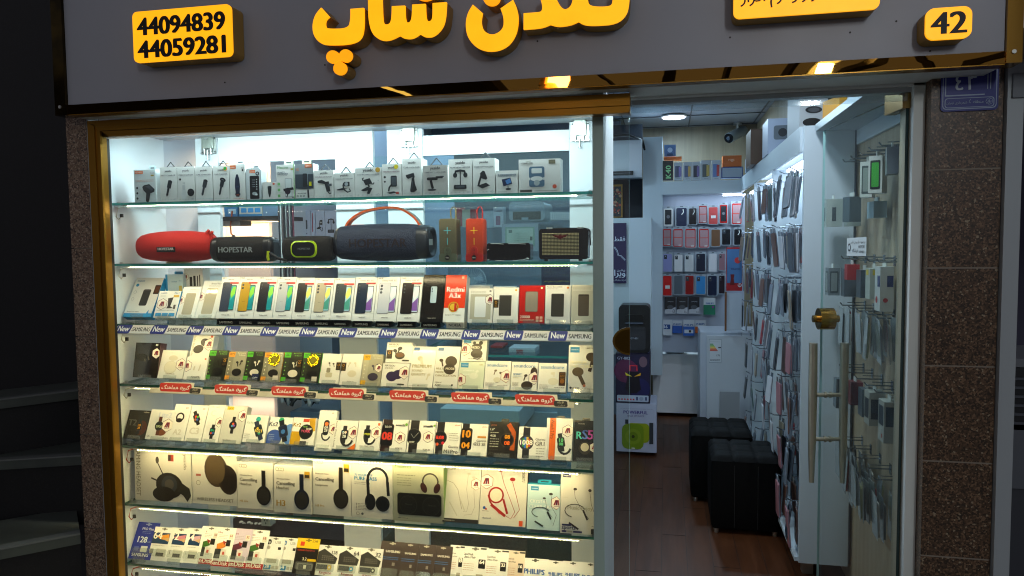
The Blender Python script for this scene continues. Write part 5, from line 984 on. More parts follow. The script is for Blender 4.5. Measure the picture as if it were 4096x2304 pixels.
def neck(F, c, d=0):
    F.L([(.28+.5*math.cos(t)*.55+d, .62+.5*math.sin(t)*.22) for t in [math.pi*(.6+i*.13) for i in range(11)]], .022, c); F.L([(.24, .82), (.50, .92)], .05, c); F.L([(.62, .60), (.74, .76)], .05, c)
def d_cry(F): F.R(0, 0, 1, .02, '#2aa0bc'); F.R(.10, .06, .34, .15, '#2f86b8'); F.T('soundcore', .13, .31, .115, '#e8f0f4', .02); F.T('CRYSTAL', .08, .62, .42, '#eef2ec', .03); F.T('CLEAR CALLS', .06, .88, .535, '#eef2ec', .03); hexs(F, .90, .40, .2, edge='#8a3a1c'); F.E(.52, .31, .05, '#3a3630', .03); F.E(.72, .21, .06, '#3a3630', .04); F.L([(.56, .34), (.60, .56), (.78, .72)], .012, '#3a3630'); F.L([(.74, .26), (.76, .50), (.90, .66), (.80, .90)], .010, '#3a3630'); neck(F, '#2c3430', .14)
def d_kan(F): F.R(.06, .0, .28, .07, '#2c2a5a'); F.T('Kangaroo', .08, .27, .05, '#e0dccf', .03); F.E(.40, .26, .05, '#33291f', .035); F.E(.80, .27, .045, '#33291f', .04); F.L([(.38, .28), (.40, .40), (.56, .58), (.78, .74)], .010, '#33291f'); F.L([(.80, .30), (.84, .50), (.96, .70), (.94, .86), (.86, .86)], .010, '#33291f'); F.T('Music Enjoy', .20, .88, .60, '#a9a48c', .02); neck(F, '#33291f', .12); F.R(.05, .845, .30, .875, '#2c2a5a'); F.T('sports', .05, .42, .93, '#2c2a5a', .03); F.R(.05, .95, .18, .98, '#2c2a5a'); F.R(.20, .95, .34, .98, '#a8a48c'); F.R(.36, .95, .60, .98, '#2c2a5a'); F.RR(.84, .90, .97, .99, .02, '#33302a'); F.lines(.06, .2, .40, 1, .02, '#a9a48c', .005)
Z6 = SZ[5]+.001
K6 = '#d6d2c6'
P6 = [
 ('headset_box', 'large pale box picturing a gaming headset at the cabinet side', 541, 766, 1786, d_game, dict(depth=.08, Y=2.645)),
 ('headset_box', 'pale box picturing a brown oval headset case', 770, 950, 1796, d_wh, dict(depth=.08, Y=2.65)),
 ('headset_box', 'cream headset box with a black headphone seen sideways, without seal', 951, 1094, 1850, d_q('H3 Lite', 'Wireless Noise', '#1b1814'), dict(depth=.09, Y=2.635)),
 ('headset_box', 'cream headset box with a navy headphone seen sideways and gold seal', 1097, 1248, 1864, d_q('H3', 'Wireless Noise', '#161c2c', True), dict(depth=.09, Y=2.62)),
 ('headset_box', 'tall cream box with a black headphone and two gold seals', 1253, 1405, 1830, d_q('H3 Pro', 'Bluetooth Noise', '#241f19', True), dict(depth=.07, Y=2.625)),
 ('headset_box', 'pale box with blue writing and a complete black headphone', 1406, 1572, 1839, d_pure, dict(depth=.07, Y=2.625)),
 ('headset_box', 'grey green box with a dark window showing two speaker cups', 1573, 1776, 1849, d_meac, dict(depth=.06, Y=2.62, col='#a3a48e', side='#7a9a4a', wrap=.8)),
 ('neckband_box', 'cream box picturing white neckband earphones over a black foot', 1769, 1913, 1868, d_cmf, dict(tilt=18, depth=.025, yb=1, zz=.567)),
 ('neckband_box', 'cream box picturing red neckband earphones', 1914, 2102, 1864, d_jbl, dict(tilt=18, depth=.03, zz=.567, side='#2b2823')),
 ('neckband_box', 'pale blue box picturing dark neckband earphones', 2106, 2238, 1936, d_cry, dict(tilt=12, depth=.03, zz=.562, col='#c3dde0', top='#2aa0bc', tab=(.05, .014, '#2aa0bc', 0))),
 ('neckband_box', 'cellophane wrapped cream box with sports lettering', 2239, 2388, 1895, d_kan, dict(tilt=10, depth=.03, zz=.560, wrap=.8, Y=2.61)),
]
for nm, lb, x0, x1, yt, dc, kw in P6:
    k = dict(tilt=2, depth=.06, Y=2.62, col=K6, rough=.32); zz_ = kw.pop('zz', None); kw.pop('yb', 0); k.update(kw); o = product(nm, lb, 'headset box', x0, x1, yt, zz_ or Z6, dc, **k)
# ---------- row 7: memory cards and flash drives on hanging cards
def hole(F, c='#6a665a'): F.RR(.36, .04, .64, .07, .02, c); F.E(.5, .055, .06, c)
def sam(F): hole(F, '#9aa4c8'); F.T('PRO Plus', .26, .78, .21, '#eef0f6', .02); F.lines(.30, .7, .25, 2, .04, '#8f9ad0', .01); F.T('128', .20, .62, .55, '#eef0f6', .03); F.T('GB', .66, .8, .55, '#9aa4c8'); F.RR(.44, .64, .74, .80, .02, '#dfe0dc'); F.R(.14, .66, .34, .78, '#5a68b8'); F.T('SAMSUNG', .12, .86, .92, '#eef0f6', .04)
def evo(n, c):
    def d(F): hole(F); F.R(0, .17, .84, .50, '#1c3a5c'); F.poly([(.20, .28), (.80, .20), (.84, .40), (.40, .36)][::-1], c); F.poly([(.50, .34), (.84, .30), (.80, .42)][::-1], '#c8a070'); F.T(n, .04, .46, .36, '#f0ece0', .03); F.lines(.1, .7, .55, 1, .03, '#8f8b80', .01); F.R(.02, .66, .2, .80, '#8f8b80'); F.RR(.34, .64, .82, .88, .02, '#cfccc0'); F.R(.36, .76, .74, .86, '#3b3a38')
    return d
def sdk(n, c='#3f6a2a', bgc=None):
    def d(F):
        hole(F)
        if bgc: F.R(0, .0, 1, .82, bgc)
        F.T('Ultra', .04, .30, .16, '#8f2a2a', .02); F.lines(.10, .60, .20, 3, .04, '#a09a88', .008); F.RR(.70, .16, .92, .30, .02, '#d8d2c0'); F.T(n, .74, .88, .24, '#a03a2a', .03); F.R(.60, .32, .84, .48, '#26231e'); F.poly([(.10, .44), (.50, .36), (.62, .50), (.14, .60)], c); F.poly([(.40, .34), (.62, .38), (.5, .46)], '#9a2a20')
        F.RR(.06, .56, .40, .80, .02, '#2e302e'); F.RR(.44, .56, .70, .76, .02, '#d6d2c8'); F.R(.50, .62, .62, .70, '#b04a3a'); F.R(0, .86, 1, .995, '#a81c14'); F.T('SanDisk', .0, .92, .965, '#f0e8dc', .03)
    return d
def hp(n):
    def d(F): hole(F); F.E(.18, .16, .12, '#3a7ab0' if n == '64' else '#33312b'); F.T('hp', .10, .26, .19, '#f0f0ea', .02); F.T('USB', .5, .8, .20, '#8f8b80'); F.E(.20, .33, .09, '#a9a598'); F.R(.7, .30, .86, .38, '#33312b'); F.RR(.22, .66, .74, .78, .03, '#a8a494'); F.R(0, .84, .50, .97, '#3a86b8'); F.T(n, .10, .40, .94, '#f0f0ea', .03); F.R(.54, .86, .7, .95, '#bcb8a8'); F.R(.76, .86, .92, .95, '#bcb8a8')
    return d
def kodak(F): hole(F, '#7a6a10'); F.R(0, .28, 1, 1, '#1b1712'); F.R(.16, .10, .34, .22, '#c8321c'); F.T('256', .66, .90, .10, '#5a4a10', .02); F.T('KODAK Flash Drive', .08, .84, .36, '#c8482a', .02); F.T('3.2', .36, .54, .62, '#e8e2c8', .03); F.R(.58, .57, .96, .64, '#c7a81a'); F.RR(.16, .70, .88, .90, .04, '#5a5752'); F.RR(.24, .73, .80, .87, .03, '#1c1a18'); F.R(.46, .75, .58, .85, '#d8d2c0')
def king(n, c):
    def d(F): hole(F); F.poly([(0, .30), (.36, .12), (.95, .40), (.90, .60), (0, .62)], '#3a3834'); [F.R(.30+.09*i, .34+.06*j, .36+.09*i, .38+.06*j, '#6a675e') for i in range(6) for j in range(3)]; F.T(n, .70, .92, .28, '#33312b', .03); F.RR(.08, .60, .78, .84, .06, '#bcb8aa'); F.RR(.14, .64, .60, .80, .03, '#1c1b1a'); F.E(.68, .72, .09, c); F.E(.68, .72, .04, '#e6e2d4'); F.T('Kingston', .30, .80, .94, '#8f2a24', .02)
    return d
def sfit(n, lab='128'):
    def d(F): hole(F, '#b8b2a4'); F.T('SAMSUNG', .24, .86, .29, '#e0dccf', .04); F.lines(.10, .82, .40, 2, .05, '#3f6a9c', .02); F.R(.24, .68, .60, .86, '#4a4640'); F.poly([(0, 1), (1, .90), (1, 1)], '#d8d2c0'); F.R(.58, .54, .7, .62, '#8f8a80')
    return d
def sdu(n):
    def d(F): hole(F); F.T('SanDisk', .06, .44, .22, '#55513f', .02); F.T('Ultra Flair', .06, .54, .29, '#55513f', .02); F.RR(.66, .30, .92, .52, .02, '#1c1b18'); F.T(n, .70, .88, .41, '#f0ece0', .04); F.lines(.06, .5, .42, 4, .05, '#c08a6a', .01); F.R(.70, .02, 1, .06, '#2a2824'); F.RR(.60, .66, .86, .78, .02, '#a8a494'); F.RR(.10, .84, .34, .98, .02, '#2b2926')
    return d
def phil(F): hole(F, '#4a4a40'); F.T('PHILIPS', .10, .86, .44, '#2458a0', .045); F.R(0, .52, 1, .74, '#1f6f62'); F.T('USB 3.0 Flash Drive', .04, .84, .68, '#e8ece4', .02); F.E(.62, .82, .14, '#2b2926'); F.R(0, .76, 1, 1, '#c8d4c4')
Z7 = .312
P7 = [
 ('memory_card_pack', 'royal blue memory card pack leaning at the cabinet side', 512, 594, 2090, sam, dict(col='#22339a', tilt=30)),
 ('memory_card_pack', 'white memory card pack with orange hand picture beside the blue pack', 592, 662, 2109, evo('64', '#d8902a'), {}),
 ('memory_card_pack', 'white memory card pack with pink hand picture numbered 32', 660, 727, 2112, evo('32', '#c87a8a'), {}),
 ('memory_card_pack', 'white memory card pack with pale hand picture, third of the white ones', 724, 786, 2113, evo('64', '#c09aa8'), {}),
 ('memory_card_pack', 'cream memory card pack with red foot, next to the white card packs', 780, 846, 2106, sdk('128'), {}),
 ('memory_card_pack', 'cream memory card pack with red foot and an orange picture', 845, 907, 2110, sdk('64', '#c87a2a'), {}),
 ('memory_card_pack', 'lilac memory card pack with red foot', 906, 976, 2115, sdk('32', '#5a2a3a', '#c7b9cc'), {}),
 ('memory_card_pack', 'cream memory card pack with red foot, touching the flash drive packs', 974, 1044, 2120, sdk('16'), {}),
 ('flash_drive_pack', 'white flash drive pack with black round logo and blue foot', 1046, 1112, 2148, hp('128'), {}),
 ('flash_drive_pack', 'white flash drive pack with blue round logo', 1110, 1170, 2152, hp('64'), {}),
 ('flash_drive_pack', 'black flash drive pack with yellow head', 1170, 1252, 2154, kodak, dict(col='#d8b81a')),
 ('flash_drive_pack', 'white flash drive pack with keyboard picture and yellow drive loop', 1250, 1337, 2181, king('128', '#d8b01a'), {}),
 ('flash_drive_pack', 'white flash drive pack with keyboard picture and blue drive loop', 1339, 1424, 2187, king('64', '#2a9ac8'), {}),
 ('flash_drive_pack', 'white flash drive pack with keyboard picture marked 32', 1424, 1512, 2193, king('32', '#33312b'), {}),
 ('flash_drive_pack', 'brown tiny drive pack overlapping a white keyboard pack', 1508, 1592, 2166, sfit(64), dict(col='#453a36')),
 ('flash_drive_pack', 'second of the brown drive packs', 1590, 1654, 2172, sfit(64), dict(col='#453a36')),
 ('flash_drive_pack', 'third of the brown drive packs', 1653, 1722, 2178, sfit(64), dict(col='#453a36')),
 ('flash_drive_pack', 'brown drive pack with a longer silver drive, last of the brown', 1722, 1790, 2184, sfit(64), dict(col='#453a36')),
 ('flash_drive_pack', 'cream drive pack mostly covered by the last brown pack', 1788, 1838, 2181, sdu('8'), {}),
 ('flash_drive_pack', 'cream drive pack with black square and complete heading', 1838, 1935, 2187, sdu('64'), {}),
 ('flash_drive_pack', 'cream drive pack with black square and cut heading', 1935, 2018, 2197, sdu('32'), {}),
 ('flash_drive_pack', 'pinkish cream drive pack with black square marked 16', 2018, 2084, 2203, sdu('16'), dict(col='#dccbbb')),
 ('flash_drive_pack', 'white and green drive pack with complete blue lettering', 2082, 2182, 2234, phil, {}),
 ('flash_drive_pack', 'second white and green drive pack with cut blue lettering', 2180, 2250, 2243, phil, {}),
 ('flash_drive_pack', 'third white and green drive pack with cut blue lettering', 2248, 2322, 2246, phil, {}),
 ('flash_drive_pack', 'white and green drive pack touching the cabinet side', 2320, 2392, 2251, phil, {}),
]
for i, (nm, lb, x0, x1, yt, dc, kw) in enumerate(P7):
    k = dict(tilt=27, depth=.0015, rough=.28); k.update(kw)
    z = Z7
    o = product(nm, lb, 'blister card', x0-(4 if i else 0), x1+6, yt, z, dc, Y=2.62+.0022*(i % 5), **k)
    mb = MB(); w = PRS[-1][4]; th = PRS[-1][5]    # clear blister bubble
    U = Vector((1, 0, 0)); V = Vector((0, math.sin(th), math.cos(th))); N = U.cross(V)
    mb.prism(rrect(-w*.38, w*.38, .016, .045, .006, 3), .006, ACRYL, fr=lambda a, b, c: tuple(U*a+V*b+N*(.0025+c))); mb.ob('blister', o)
    if i % 2 == 0: stand(o, lb)
# ---------- row 2: loudspeakers
Z2 = SZ[1]+.001
def se(a, n):   # superellipse direction
    c, s = math.cos(a), math.sin(a); return (math.copysign(abs(c)**(2/n), c), math.copysign(abs(s)**(2/n), s))
def barrel(mb, L, prof_, M, n=2.3, seg=40, ky=1.0, cz=0, cy=0):
    """body along x; prof_: list of (x fraction, radius z)"""
    rows = []
    for x, r in prof_:
        rows.append([(x*L, cy+se(2*math.pi*k/seg, n)[0]*r*ky, cz+se(2*math.pi*k/seg, n)[1]*r) for k in range(seg)])
    mb.grid(rows, M, closed=True); mb.face(rows[0][::-1], M); mb.face(rows[-1], M)
def fabric(name, c1, c2, sc=420, bump=.9, rough=.75): return tex(name, [c1, c2], 'voronoi', sc, rough, 0, (1, 1, 1), bump)
def span(x0, x1, yt, yb, Y): return px_quad(x0, x1, yt, yb, Y)
# A red barrel
X0, X1, z0, z1 = span(524, 832, 924, 1048, 2.66); L = X1-X0; H = z1-Z2
r = root('portable_speaker', ((X0+X1)/2, 2.72, Z2)); tag(r, 'red barrel shaped portable speaker on the second shelf', 'speaker')
RF = fabric('red_fabric', '#c41c10', '#dc2a1c'); mb = MB(); h = H/2
barrel(mb, L, [(-.5, h*.28), (-.495, h*.45), (-.48, h*.62), (-.44, h*.76), (-.36, h*.86), (-.2, h*.96), (0, h), (.2, h*.97), (.36, h*.88), (.44, h*.78), (.48, h*.62), (.497, h*.4)], RF, 2.2, 44, .95, h+.002)
mb.ob('body', r); mb = MB(); F = Face(mb, (-L*.14, -h*.975, h*.72), (1, 0, 0), (0, 0, 1), L*.22, .018); F.z = .0
mb.box(-L*.15, L*.09, -h*.97, -h*.93, h*.68, h*.68+.021, mat('#14100f', .4)); F.T('HOPESTAR', .04, .96, .70, '#e8e4e0', .04); mb.ob('name_badge', r)
mb = MB(); mb.tube([(L*.40, -.01, H*.93), (L*.46, -.012, H*.90), (L*.51, -.01, H*.74), (L*.515, -.01, H*.6)], [.010, .009, .008, .006], mat('#b4261c', .5)); mb.tube([(L*.43, -.02, H*.95), (L*.45, -.02, H*1.02)], .006, mat('#b4261c', .5)); mb.tube([(L*.48, -.02, H*.9), (L*.495, -.02, H*.98)], .006, mat('#b4261c', .5)); mb.box(-L*.1, L*.12, -.03, .03, -.0005, .004, mat('#9a7a2a')); mb.ob('strap_mount', r)
# B black cylinder
X0, X1, z0, z1 = span(817, 1072, 946, 1048, 2.65); L = X1-X0; H = z1-Z2; h = H/2
r = root('portable_speaker', ((X0+X1)/2, 2.72, Z2)); tag(r, 'black cylinder speaker with large pale lettering touching the red one', 'speaker')
BF = fabric('black_fabric', '#07080a', '#101214'); BR = mat('#101418', .4)
mb = MB(); barrel(mb, L, [(-.40, h*.97), (-.2, h), (.2, h), (.38, h*.97)], BF, 2.6, 44, .9, h+.001); mb.ob('body', r)
for sg in (-1, 1):
    mb = MB(); barrel(mb, L, [(sg*.37, h*.99), (sg*.43, h*.97), (sg*.47, h*.88), (sg*.492, h*.74), (sg*.5, h*.5)], BR, 2.6, 44, .9, h+.001); mb.ob('end_cap', r)
mb = MB(); F = Face(mb, (-L*.33, -h*.925, h*.72), (1, 0, 0), (0, 0, 1), L*.56, H*.2); F.T('HOPESTAR', .02, .98, .84, '#8f999c', .03); mb.ob('lettering', r)
mb = MB(); mb.box(-L*.30, L*.24, -.012, .012, H-.006, H+.001, mat('#394046', .3)); mb.box(-L*.26, L*.2, -.013, -.0121, H-.004, H-.001, mat('#8fa0a8', .3)); mb.ob('control_bar', r)
mb = MB(); mb.tube([(L*.44, -.04, .032), (L*.50, -.05, .036), (L*.60, -.045, .016), (L*.74, -.04, .006)], .006, mat('#121416', .6)); mb.tube([(L*.47, -.05, .045), (L*.462, -.052, .02), (L*.47, -.05, .008)], .006, mat('#b8c81e', .4)); mb.ob('wrist_strap', r)
# C black with lime ring
X0, X1, z0, z1 = span(1106, 1308, 944, 1048, 2.64); L = X1-X0; H = z1-Z2; h = H/2
r = root('portable_speaker', ((X0+X1)/2, 2.71, Z2)); tag(r, 'rounded black speaker with a lime green ring', 'speaker')
mb = MB(); barrel(mb, L, [(-.5, h*.45), (-.492, h*.66), (-.46, h*.86), (-.40, h*.96), (-.2, h), (.2, h), (.38, h*.97), (.45, h*.88), (.485, h*.70), (.497, h*.5)], BF, 3.0, 44, .85, h+.001); mb.ob('body', r)
mb = MB(); q = rrect(-L*.27, L*.25, H*.18, H*.82, .026, 6); LM = mat('#a4c400', .35, emit=.12); n = len(q); ins = [(x*.88-.0005, (z-h)*.84+h) for x, z in q]
yf = -h*.86-.002
for i in range(n):
    j = (i+1) % n; mb.face([(q[i][0], yf, q[i][1]), (q[j][0], yf, q[j][1]), (ins[j][0], yf-.003, ins[j][1]), (ins[i][0], yf-.003, ins[i][1])], LM); mb.face([(q[i][0], yf, q[i][1]), (q[j][0], yf, q[j][1]), (q[j][0], yf+.02, q[j][1]), (q[i][0], yf+.02, q[i][1])], LM)
mb.ob('lime_ring', r); mb = MB(); mb.prism([(x*.86, (z-h)*.80+h) for x, z in q], .016, BR, fr=lambda a, b, c: (a, yf-.001+c, b)); F = Face(mb, (-L*.13, yf-.001, h*.92), (1, 0, 0), (0, 0, 1), L*.26, .01); F.T('HOPESTAR', .03, .97, .8, '#7c868a', .03); mb.ob('front_plate', r)
mb = MB(); mb.tube([(L*.497, 0, h), (L*.503, 0, h)], h*.45, BR, 20); mb.tube([(L*.45, -h*.60, h*1.05), (L*.455, -h*.63, h*1.05)], .004, mat('#c8d0d2')); mb.ob('end_cap', r)
# D large boombox
X0, X1, z0, z1 = span(1316, 1704, 893, 1049, 2.66); L = X1-X0; H = z1-Z2; h = H/2
r = root('boombox_speaker', ((X0+X1)/2, 2.75, Z2)); tag(r, 'large blue grey boombox with an orange lined carrying handle', 'speaker')
NF = fabric('navy_fabric', '#28354c', '#485a7a', 320); NR = mat('#262e38', .38)
mb = MB(); barrel(mb, L, [(-.45, h*.88), (-.3, h*.97), (0, h), (.25, h*.97), (.38, h*.9)], NF, 2.4, 48, .9, h+.001); mb.ob('body', r)
mb = MB(); barrel(mb, L, [(-.5, h*.60), (-.497, h*.72), (-.485, h*.80), (-.45, h*.885)], NR, 2.5, 48, .92, h+.001); mb.ob('end_ring', r)
mb = MB(); rows = []
for x, rr in ((.375, .90), (.42, .90), (.47, .86), (.497, .78), (.5, .70), (.485, .60), (.46, .56)):
    rows.append([(x*L, se(2*math.pi*k/48, 2.6)[0]*h*rr*.95, h+.001+se(2*math.pi*k/48, 2.6)[1]*h*rr) for k in range(48)])
mb.grid(rows, NR, closed=True); mb.ob('end_ring', r)
mb = MB(); mb.tube([(.455*L, 0, h), (.47*L, 0, h)], h*.56, tex('grille_mesh', ['#23282c', '#6f787a'], 'voronoi', 500, .4, .3), 30); mb.box(.470*L, .474*L, -.026, .026, h-.012, h+.012, mat('#c8ccc8')); mb.ob('side_driver', r)
hp_ = [(-.415*L, .0, H*.86), (-.36*L, 0, H*1.10), (-.22*L, 0, H*1.32), (-.02*L, 0, H*1.42), (.16*L, 0, H*1.40), (.30*L, 0, H*1.20), (.37*L, 0, H*.98), (.385*L, 0, H*.84)]
def ribbon(pts, w, t, Mt, Mb):
    mb = MB(); P2 = [Vector(p) for p in pts]; Q = []
    for i in range(len(P2)-1):    # refine
        for k in range(6):
            t_ = k/6; a = P2[max(i-1, 0)]; b = P2[i]; c = P2[i+1]; d = P2[min(i+2, len(P2)-1)]
            Q.append(.5*((2*b)+(c-a)*t_+(2*a-5*b+4*c-d)*t_*t_+(3*b-a-3*c+d)*t_**3))
    Q.append(P2[-1]); up_, dn_ = [], []
    for i, p in enumerate(Q):
        tg = (Q[min(i+1, len(Q)-1)]-Q[max(i-1, 0)]).normalized(); nn = Vector((-tg.z, 0, tg.x))
        up_.append(p+nn*t); dn_.append(p-nn*t)
    W2 = Vector((0, w, 0)); mb.grid([[p-W2 for p in up_], [p+W2 for p in up_]], Mt); mb.grid([[p-W2 for p in dn_], [p+W2 for p in dn_]], Mb)
    mb.grid([[p-W2 for p in up_], [p-W2 for p in dn_]], Mb); mb.grid([[p+W2 for p in up_], [p+W2 for p in dn_]], Mt); return mb
ribbon(hp_, .017, .0042, mat('#7b756c', .5), mat('#d8561a', .45)).ob('handle', r)
mb = MB(); mb.box(-.33*L, -.2*L, -.02, .0, H*.965, H*.99, mat('#d8561a', .45)); mb.box(.22*L, .3*L, -.02, .0, H*.955, H*.975, mat('#d8561a', .45)); F = Face(mb, (-L*.32, -h*.915, h*.70), (1, 0, 0), (0, 0, 1), L*.62, H*.16); F.T('HOPESTAR', .02, .98, .84, '#2a2228', .02); mb.ob('lettering', r)
# E F upright fabric speakers
def upright(px0, px1, c1, c2, base, plus, strap, label, nm):
    X0, X1, z0, z1 = span(px0, px1, 874, 1050, 2.64); w = X1-X0; H = z1-Z2
    r = root('portable_speaker', ((X0+X1)/2, 2.64, Z2)); tag(r, label, 'speaker')
    FB = tex(nm, [c1, c2], 'voronoi', 380, .8, bump=1); q = rrect(-w/2, w/2, .0, H, .009, 4)
    mb = MB(); rows = []
    for dy, s in ((0, .94), (.004, .985), (.012, 1), (.055, 1), (.062, .97)): rows.append([(x*s, dy, (z-H/2)*(1-(1-s)*.3)+H/2) for x, z in q])
    mb.grid(rows, FB, closed=True); mb.face(rows[0], FB); mb.face(rows[-1][::-1], FB); mb.ob('body', r)
    BM = mat(base, .45); mb = MB(); mb.prism(rrect(-w*.51, w*.51, -.0005, H*.185, .008, 4), .066, BM, fr=lambda a, b, c: (a, c-.0015, b)); mb.prism(rrect(-w*.2, w*.2, H*.15, H*.34, .012, 5), .002, BM, fr=lambda a, b, c: (a, c-.0025, b)); mb.ob('base_band', r)
    mb = MB(); F = Face(mb, (-w/2, -.003, 0), (1, 0, 0), (0, 0, 1), w, H)
    F.R(.30, .275, .70, .287, plus); F.R(.482, .20, .518, .36, plus); F.R(.482, .45, .518, .61, plus); F.E(.48, .91, .14, '#15110f'); F.T('T&G', .38, .58, .925, '#e8e0d4', .03); F.ring(.48, .73, .07, '#1c1a14', .02, base); F.ring(.48, .82, .06, '#5a2018' if 'orange' in label else '#44483a', .02, base); mb.ob('front_marks', r)
    s = w*.28; ribbon([(s-.012, .03, H-.002), (s-.014, .03, H+.03), (s-.002, .03, H+.045), (s+.006, .03, H+.03), (s+.006, .03, H-.002)], .006, .001, mat(strap, .5), mat(strap, .5)).ob('loop_strap', r)
upright(1757, 1827, '#5d5a42', '#7c7756', '#5f6650', '#55c8d8', '#7a7444', 'olive grey upright fabric speaker with pale blue plus mark', 'olive_fabric')
upright(1864, 1933, '#c23a10', '#e0561a', '#c0281e', '#f0d81e', '#c8261c', 'orange upright fabric speaker with yellow plus mark', 'orange_fabric')
# G black wrapped
X0, X1, z0, z1 = span(1947, 2122, 972, 1048, 2.64); w = X1-X0; H = z1-Z2
r = root('portable_speaker', ((X0+X1)/2, 2.64, Z2)); tag(r, 'low glossy black speaker still in clear wrapping', 'speaker')
mb = MB(); mb.prism(rrect(-w/2, w/2, .003, H, .010, 4), .06, mat('#08090a', .12, coat=1), fr=lambda a, b, c: (a, c, b)); mb.ob('body', r)
mb = MB(); WR = mat('#c8d4d2', .15); mb.prism(rrect(-w*.46, w*.47, H*.1, H*.9, .008, 4), .001, mat('#121516', .25), fr=lambda a, b, c: (a, c-.0015, b))
for (a, b, c_, d) in ((-.46, .06, -.44, .12), (-.3, .03, -.1, .02), (.1, .03, .45, .06), (-.40, .97, -.1, .94), (0, .96, .4, .93), (-.48, .60, -.44, .66), (.42, .2, .47, .1), (.3, .03, .47, .16)): mb.tube([(a*w, -.003, b*H), ((a+c_)/2*w, -.004, (b+d)/2*H+.001), (c_*w, -.003, d*H)], .0008, WR, 5)
mb.ob('clear_wrap', r)
# H retro radio
X0, X1, z0, z1 = span(2157, 2352, 908, 1042, 2.63); w = X1-X0; H = z1-Z2
r = root('retro_radio', ((X0+X1)/2, 2.63, Z2)); tag(r, 'black retro radio speaker with golden slotted grille and winged emblem', 'radio')
BP = mat('#0d0f0e', .18, coat=.8)
mb = MB(); mb.prism(rrect(-w/2, w/2, .006, H*.95, .010, 5), .075, BP, fr=lambda a, b, c: (a, c, b)); mb.box(-w*.40, -w*.32, .005, .03, 0, .007, BP); mb.box(w*.30, w*.38, .005, .03, 0, .007, BP); mb.ob('body', r)
gx0, gx1, gz0, gz1 = -w*.44, w*.32, H*.17, H*.83
mb = MB(); mb.box(gx0, gx1, -.001, .002, gz0, gz1, mat('#2a2415', .4)); GM = mat('#e6d8a6', .3, .2)
for j in range(16):
    z = gz0+(j+.3)*(gz1-gz0)/16
    for i in range(26):
        x = gx0+(i+.15)*(gx1-gx0)/26; mb.box(x, x+(gx1-gx0)/26*.7, -.003, -.0012, z, z+.0022, GM)
mb.ob('grille', r); mb = MB(); EM = mat('#6a1f26', .3, .5); mb.prism([(-.030, .010), (-.006, .007), (0, .010), (.006, .007), (.030, .010), (.018, .001), (.008, -.003), (0, -.008), (-.008, -.003), (-.018, .001)], .002, EM, fr=lambda a, b, c: (a-w*.06, c-.006, b+H*.70)); mb.ob('winged_emblem', r)
mb = MB()
for x in (-w*.31, w*.33): mb.tube([(x, .03, H*.945), (x, .03, H*1.0)], .0115, STEEL, 20)
mb.ob('control_knob', r); ribbon([(-w*.49, .04, H*.93), (-w*.2, .04, H*.965), (w*.2, .04, H*.965), (w*.49, .04, H*.93), (w*.52, .04, H*.7), (w*.53, .04, H*.45)], .009, .002, mat('#15171a', .5), mat('#15171a', .5)).ob('carry_strap', r)
# ================================================================= SHOP INTERIOR (right part, seen through the door)
LAM = mat('#c2d2dc', .35); LAMG = mat('#aab4c2', .4)
gd = root('wall_display_unit', (.62, 3.6, 0)); tag(gd, 'long white display unit with lit bays along the shop wall', 'display unit')
GY0, GY1, GT = 3.60, 6.45, 2.145
def gp(name, x0, x1, y0, y1, z0, z1, M=LAM, Ms=None):
    mb = MB(); mb.box(x0-.62, x1-.62, y0-3.6, y1-3.6, z0, z1, M, Ms); return mb.ob(name, gd)
gp('end_panel', .615, .832, 3.60, 3.62, .095, GT)
gp('header', .60, .618, 3.621, GY1, 2.03, GT); gp('top_board', .619, .845, 3.621, GY1, GT-.02, GT-.001)
gp('back_board', .83, .845, 3.621, GY1, .1, 2.12, mat('#6f7c8c', .5)); gp('base_shelf', .60, .829, 3.621, GY1, .095, .115)
for y in (4.50, 5.42): gp('divider', .60, .829, y, y+.02, .116, 2.029)
for y in (3.7, 6.3): gp('leg', .65, .70, y, y+.05, .001, .094, STEEL)
for i, (y0, y1) in enumerate(((3.66, 4.46), (4.56, 5.38), (5.46, 6.4))):
    mb = MB(); mb.box(.05, .14, y0-3.6, y1-3.6, 2.012, 2.025, mat('#eaf4ff', .4, emit=6)); mb.ob('bay_light', gd)
    area('bay_glow', (.10, (y0+y1)/2-3.6, 2.0), .10, .7, K_ROOM*.30, (.66, .86, 1), (0, R_(-12), 0), gd)
for i, y in enumerate((3.75, 4.42, 4.58)):
    mb = MB(); F = Face(mb, (-.0215, y-3.6, 1.5), (0, 1, 0), (0, 0, 1), .05, .5)
fx = root('back_display_unit', (.3, 6.5, 0)); 
far = 6.5
tag(fx, 'white display unit of hanging phone cases at the back of the shop', 'display unit')
def fpanel(name, x0, x1, yt, yb, Y, d, M=LAM, parent=fx):
    X0, X1, Z0, Z1 = px_quad(x0, x1, yt, yb, Y); mb = MB(); mb.box(X0-.3, X1-.3, Y-6.5, Y-6.5+d, Z0, Z1, M); return mb.ob(name, parent)
fpanel('shelf_box', 2649, 2971, 722, 775, far-.12, .3)
fpanel('back_board', 2649, 2975, 776, 1410, far+.12, .02, mat('#a9b4c6', .4))
mb = MB(); a = at(2900, 778, far); mb.box(a.x-.3-.02, a.x-.3+.16, -.08, -.02, a.z-.014, a.z-.004, mat('#e4f0ff', .4, emit=8)); mb.ob('lamp_strip', fx)
area('lamp_glow', (a.x-.3-.1, -.02, a.z-.02), .7, .04, K_ROOM*.07, (.70, .85, 1), (R_(25), 0, 0), fx)
panel('tall_white_panel', 2571, 2649, 548, 1500, 6.45, .35, LAM, label='tall white panel beside the hanging phone cases at the back', cat='panel')
panel('counter', 2611, 2802, 1416, 1652, 6.9, .5, mat('#eef3fa', .35), label='plain white low counter at the back of the shop', cat='counter')
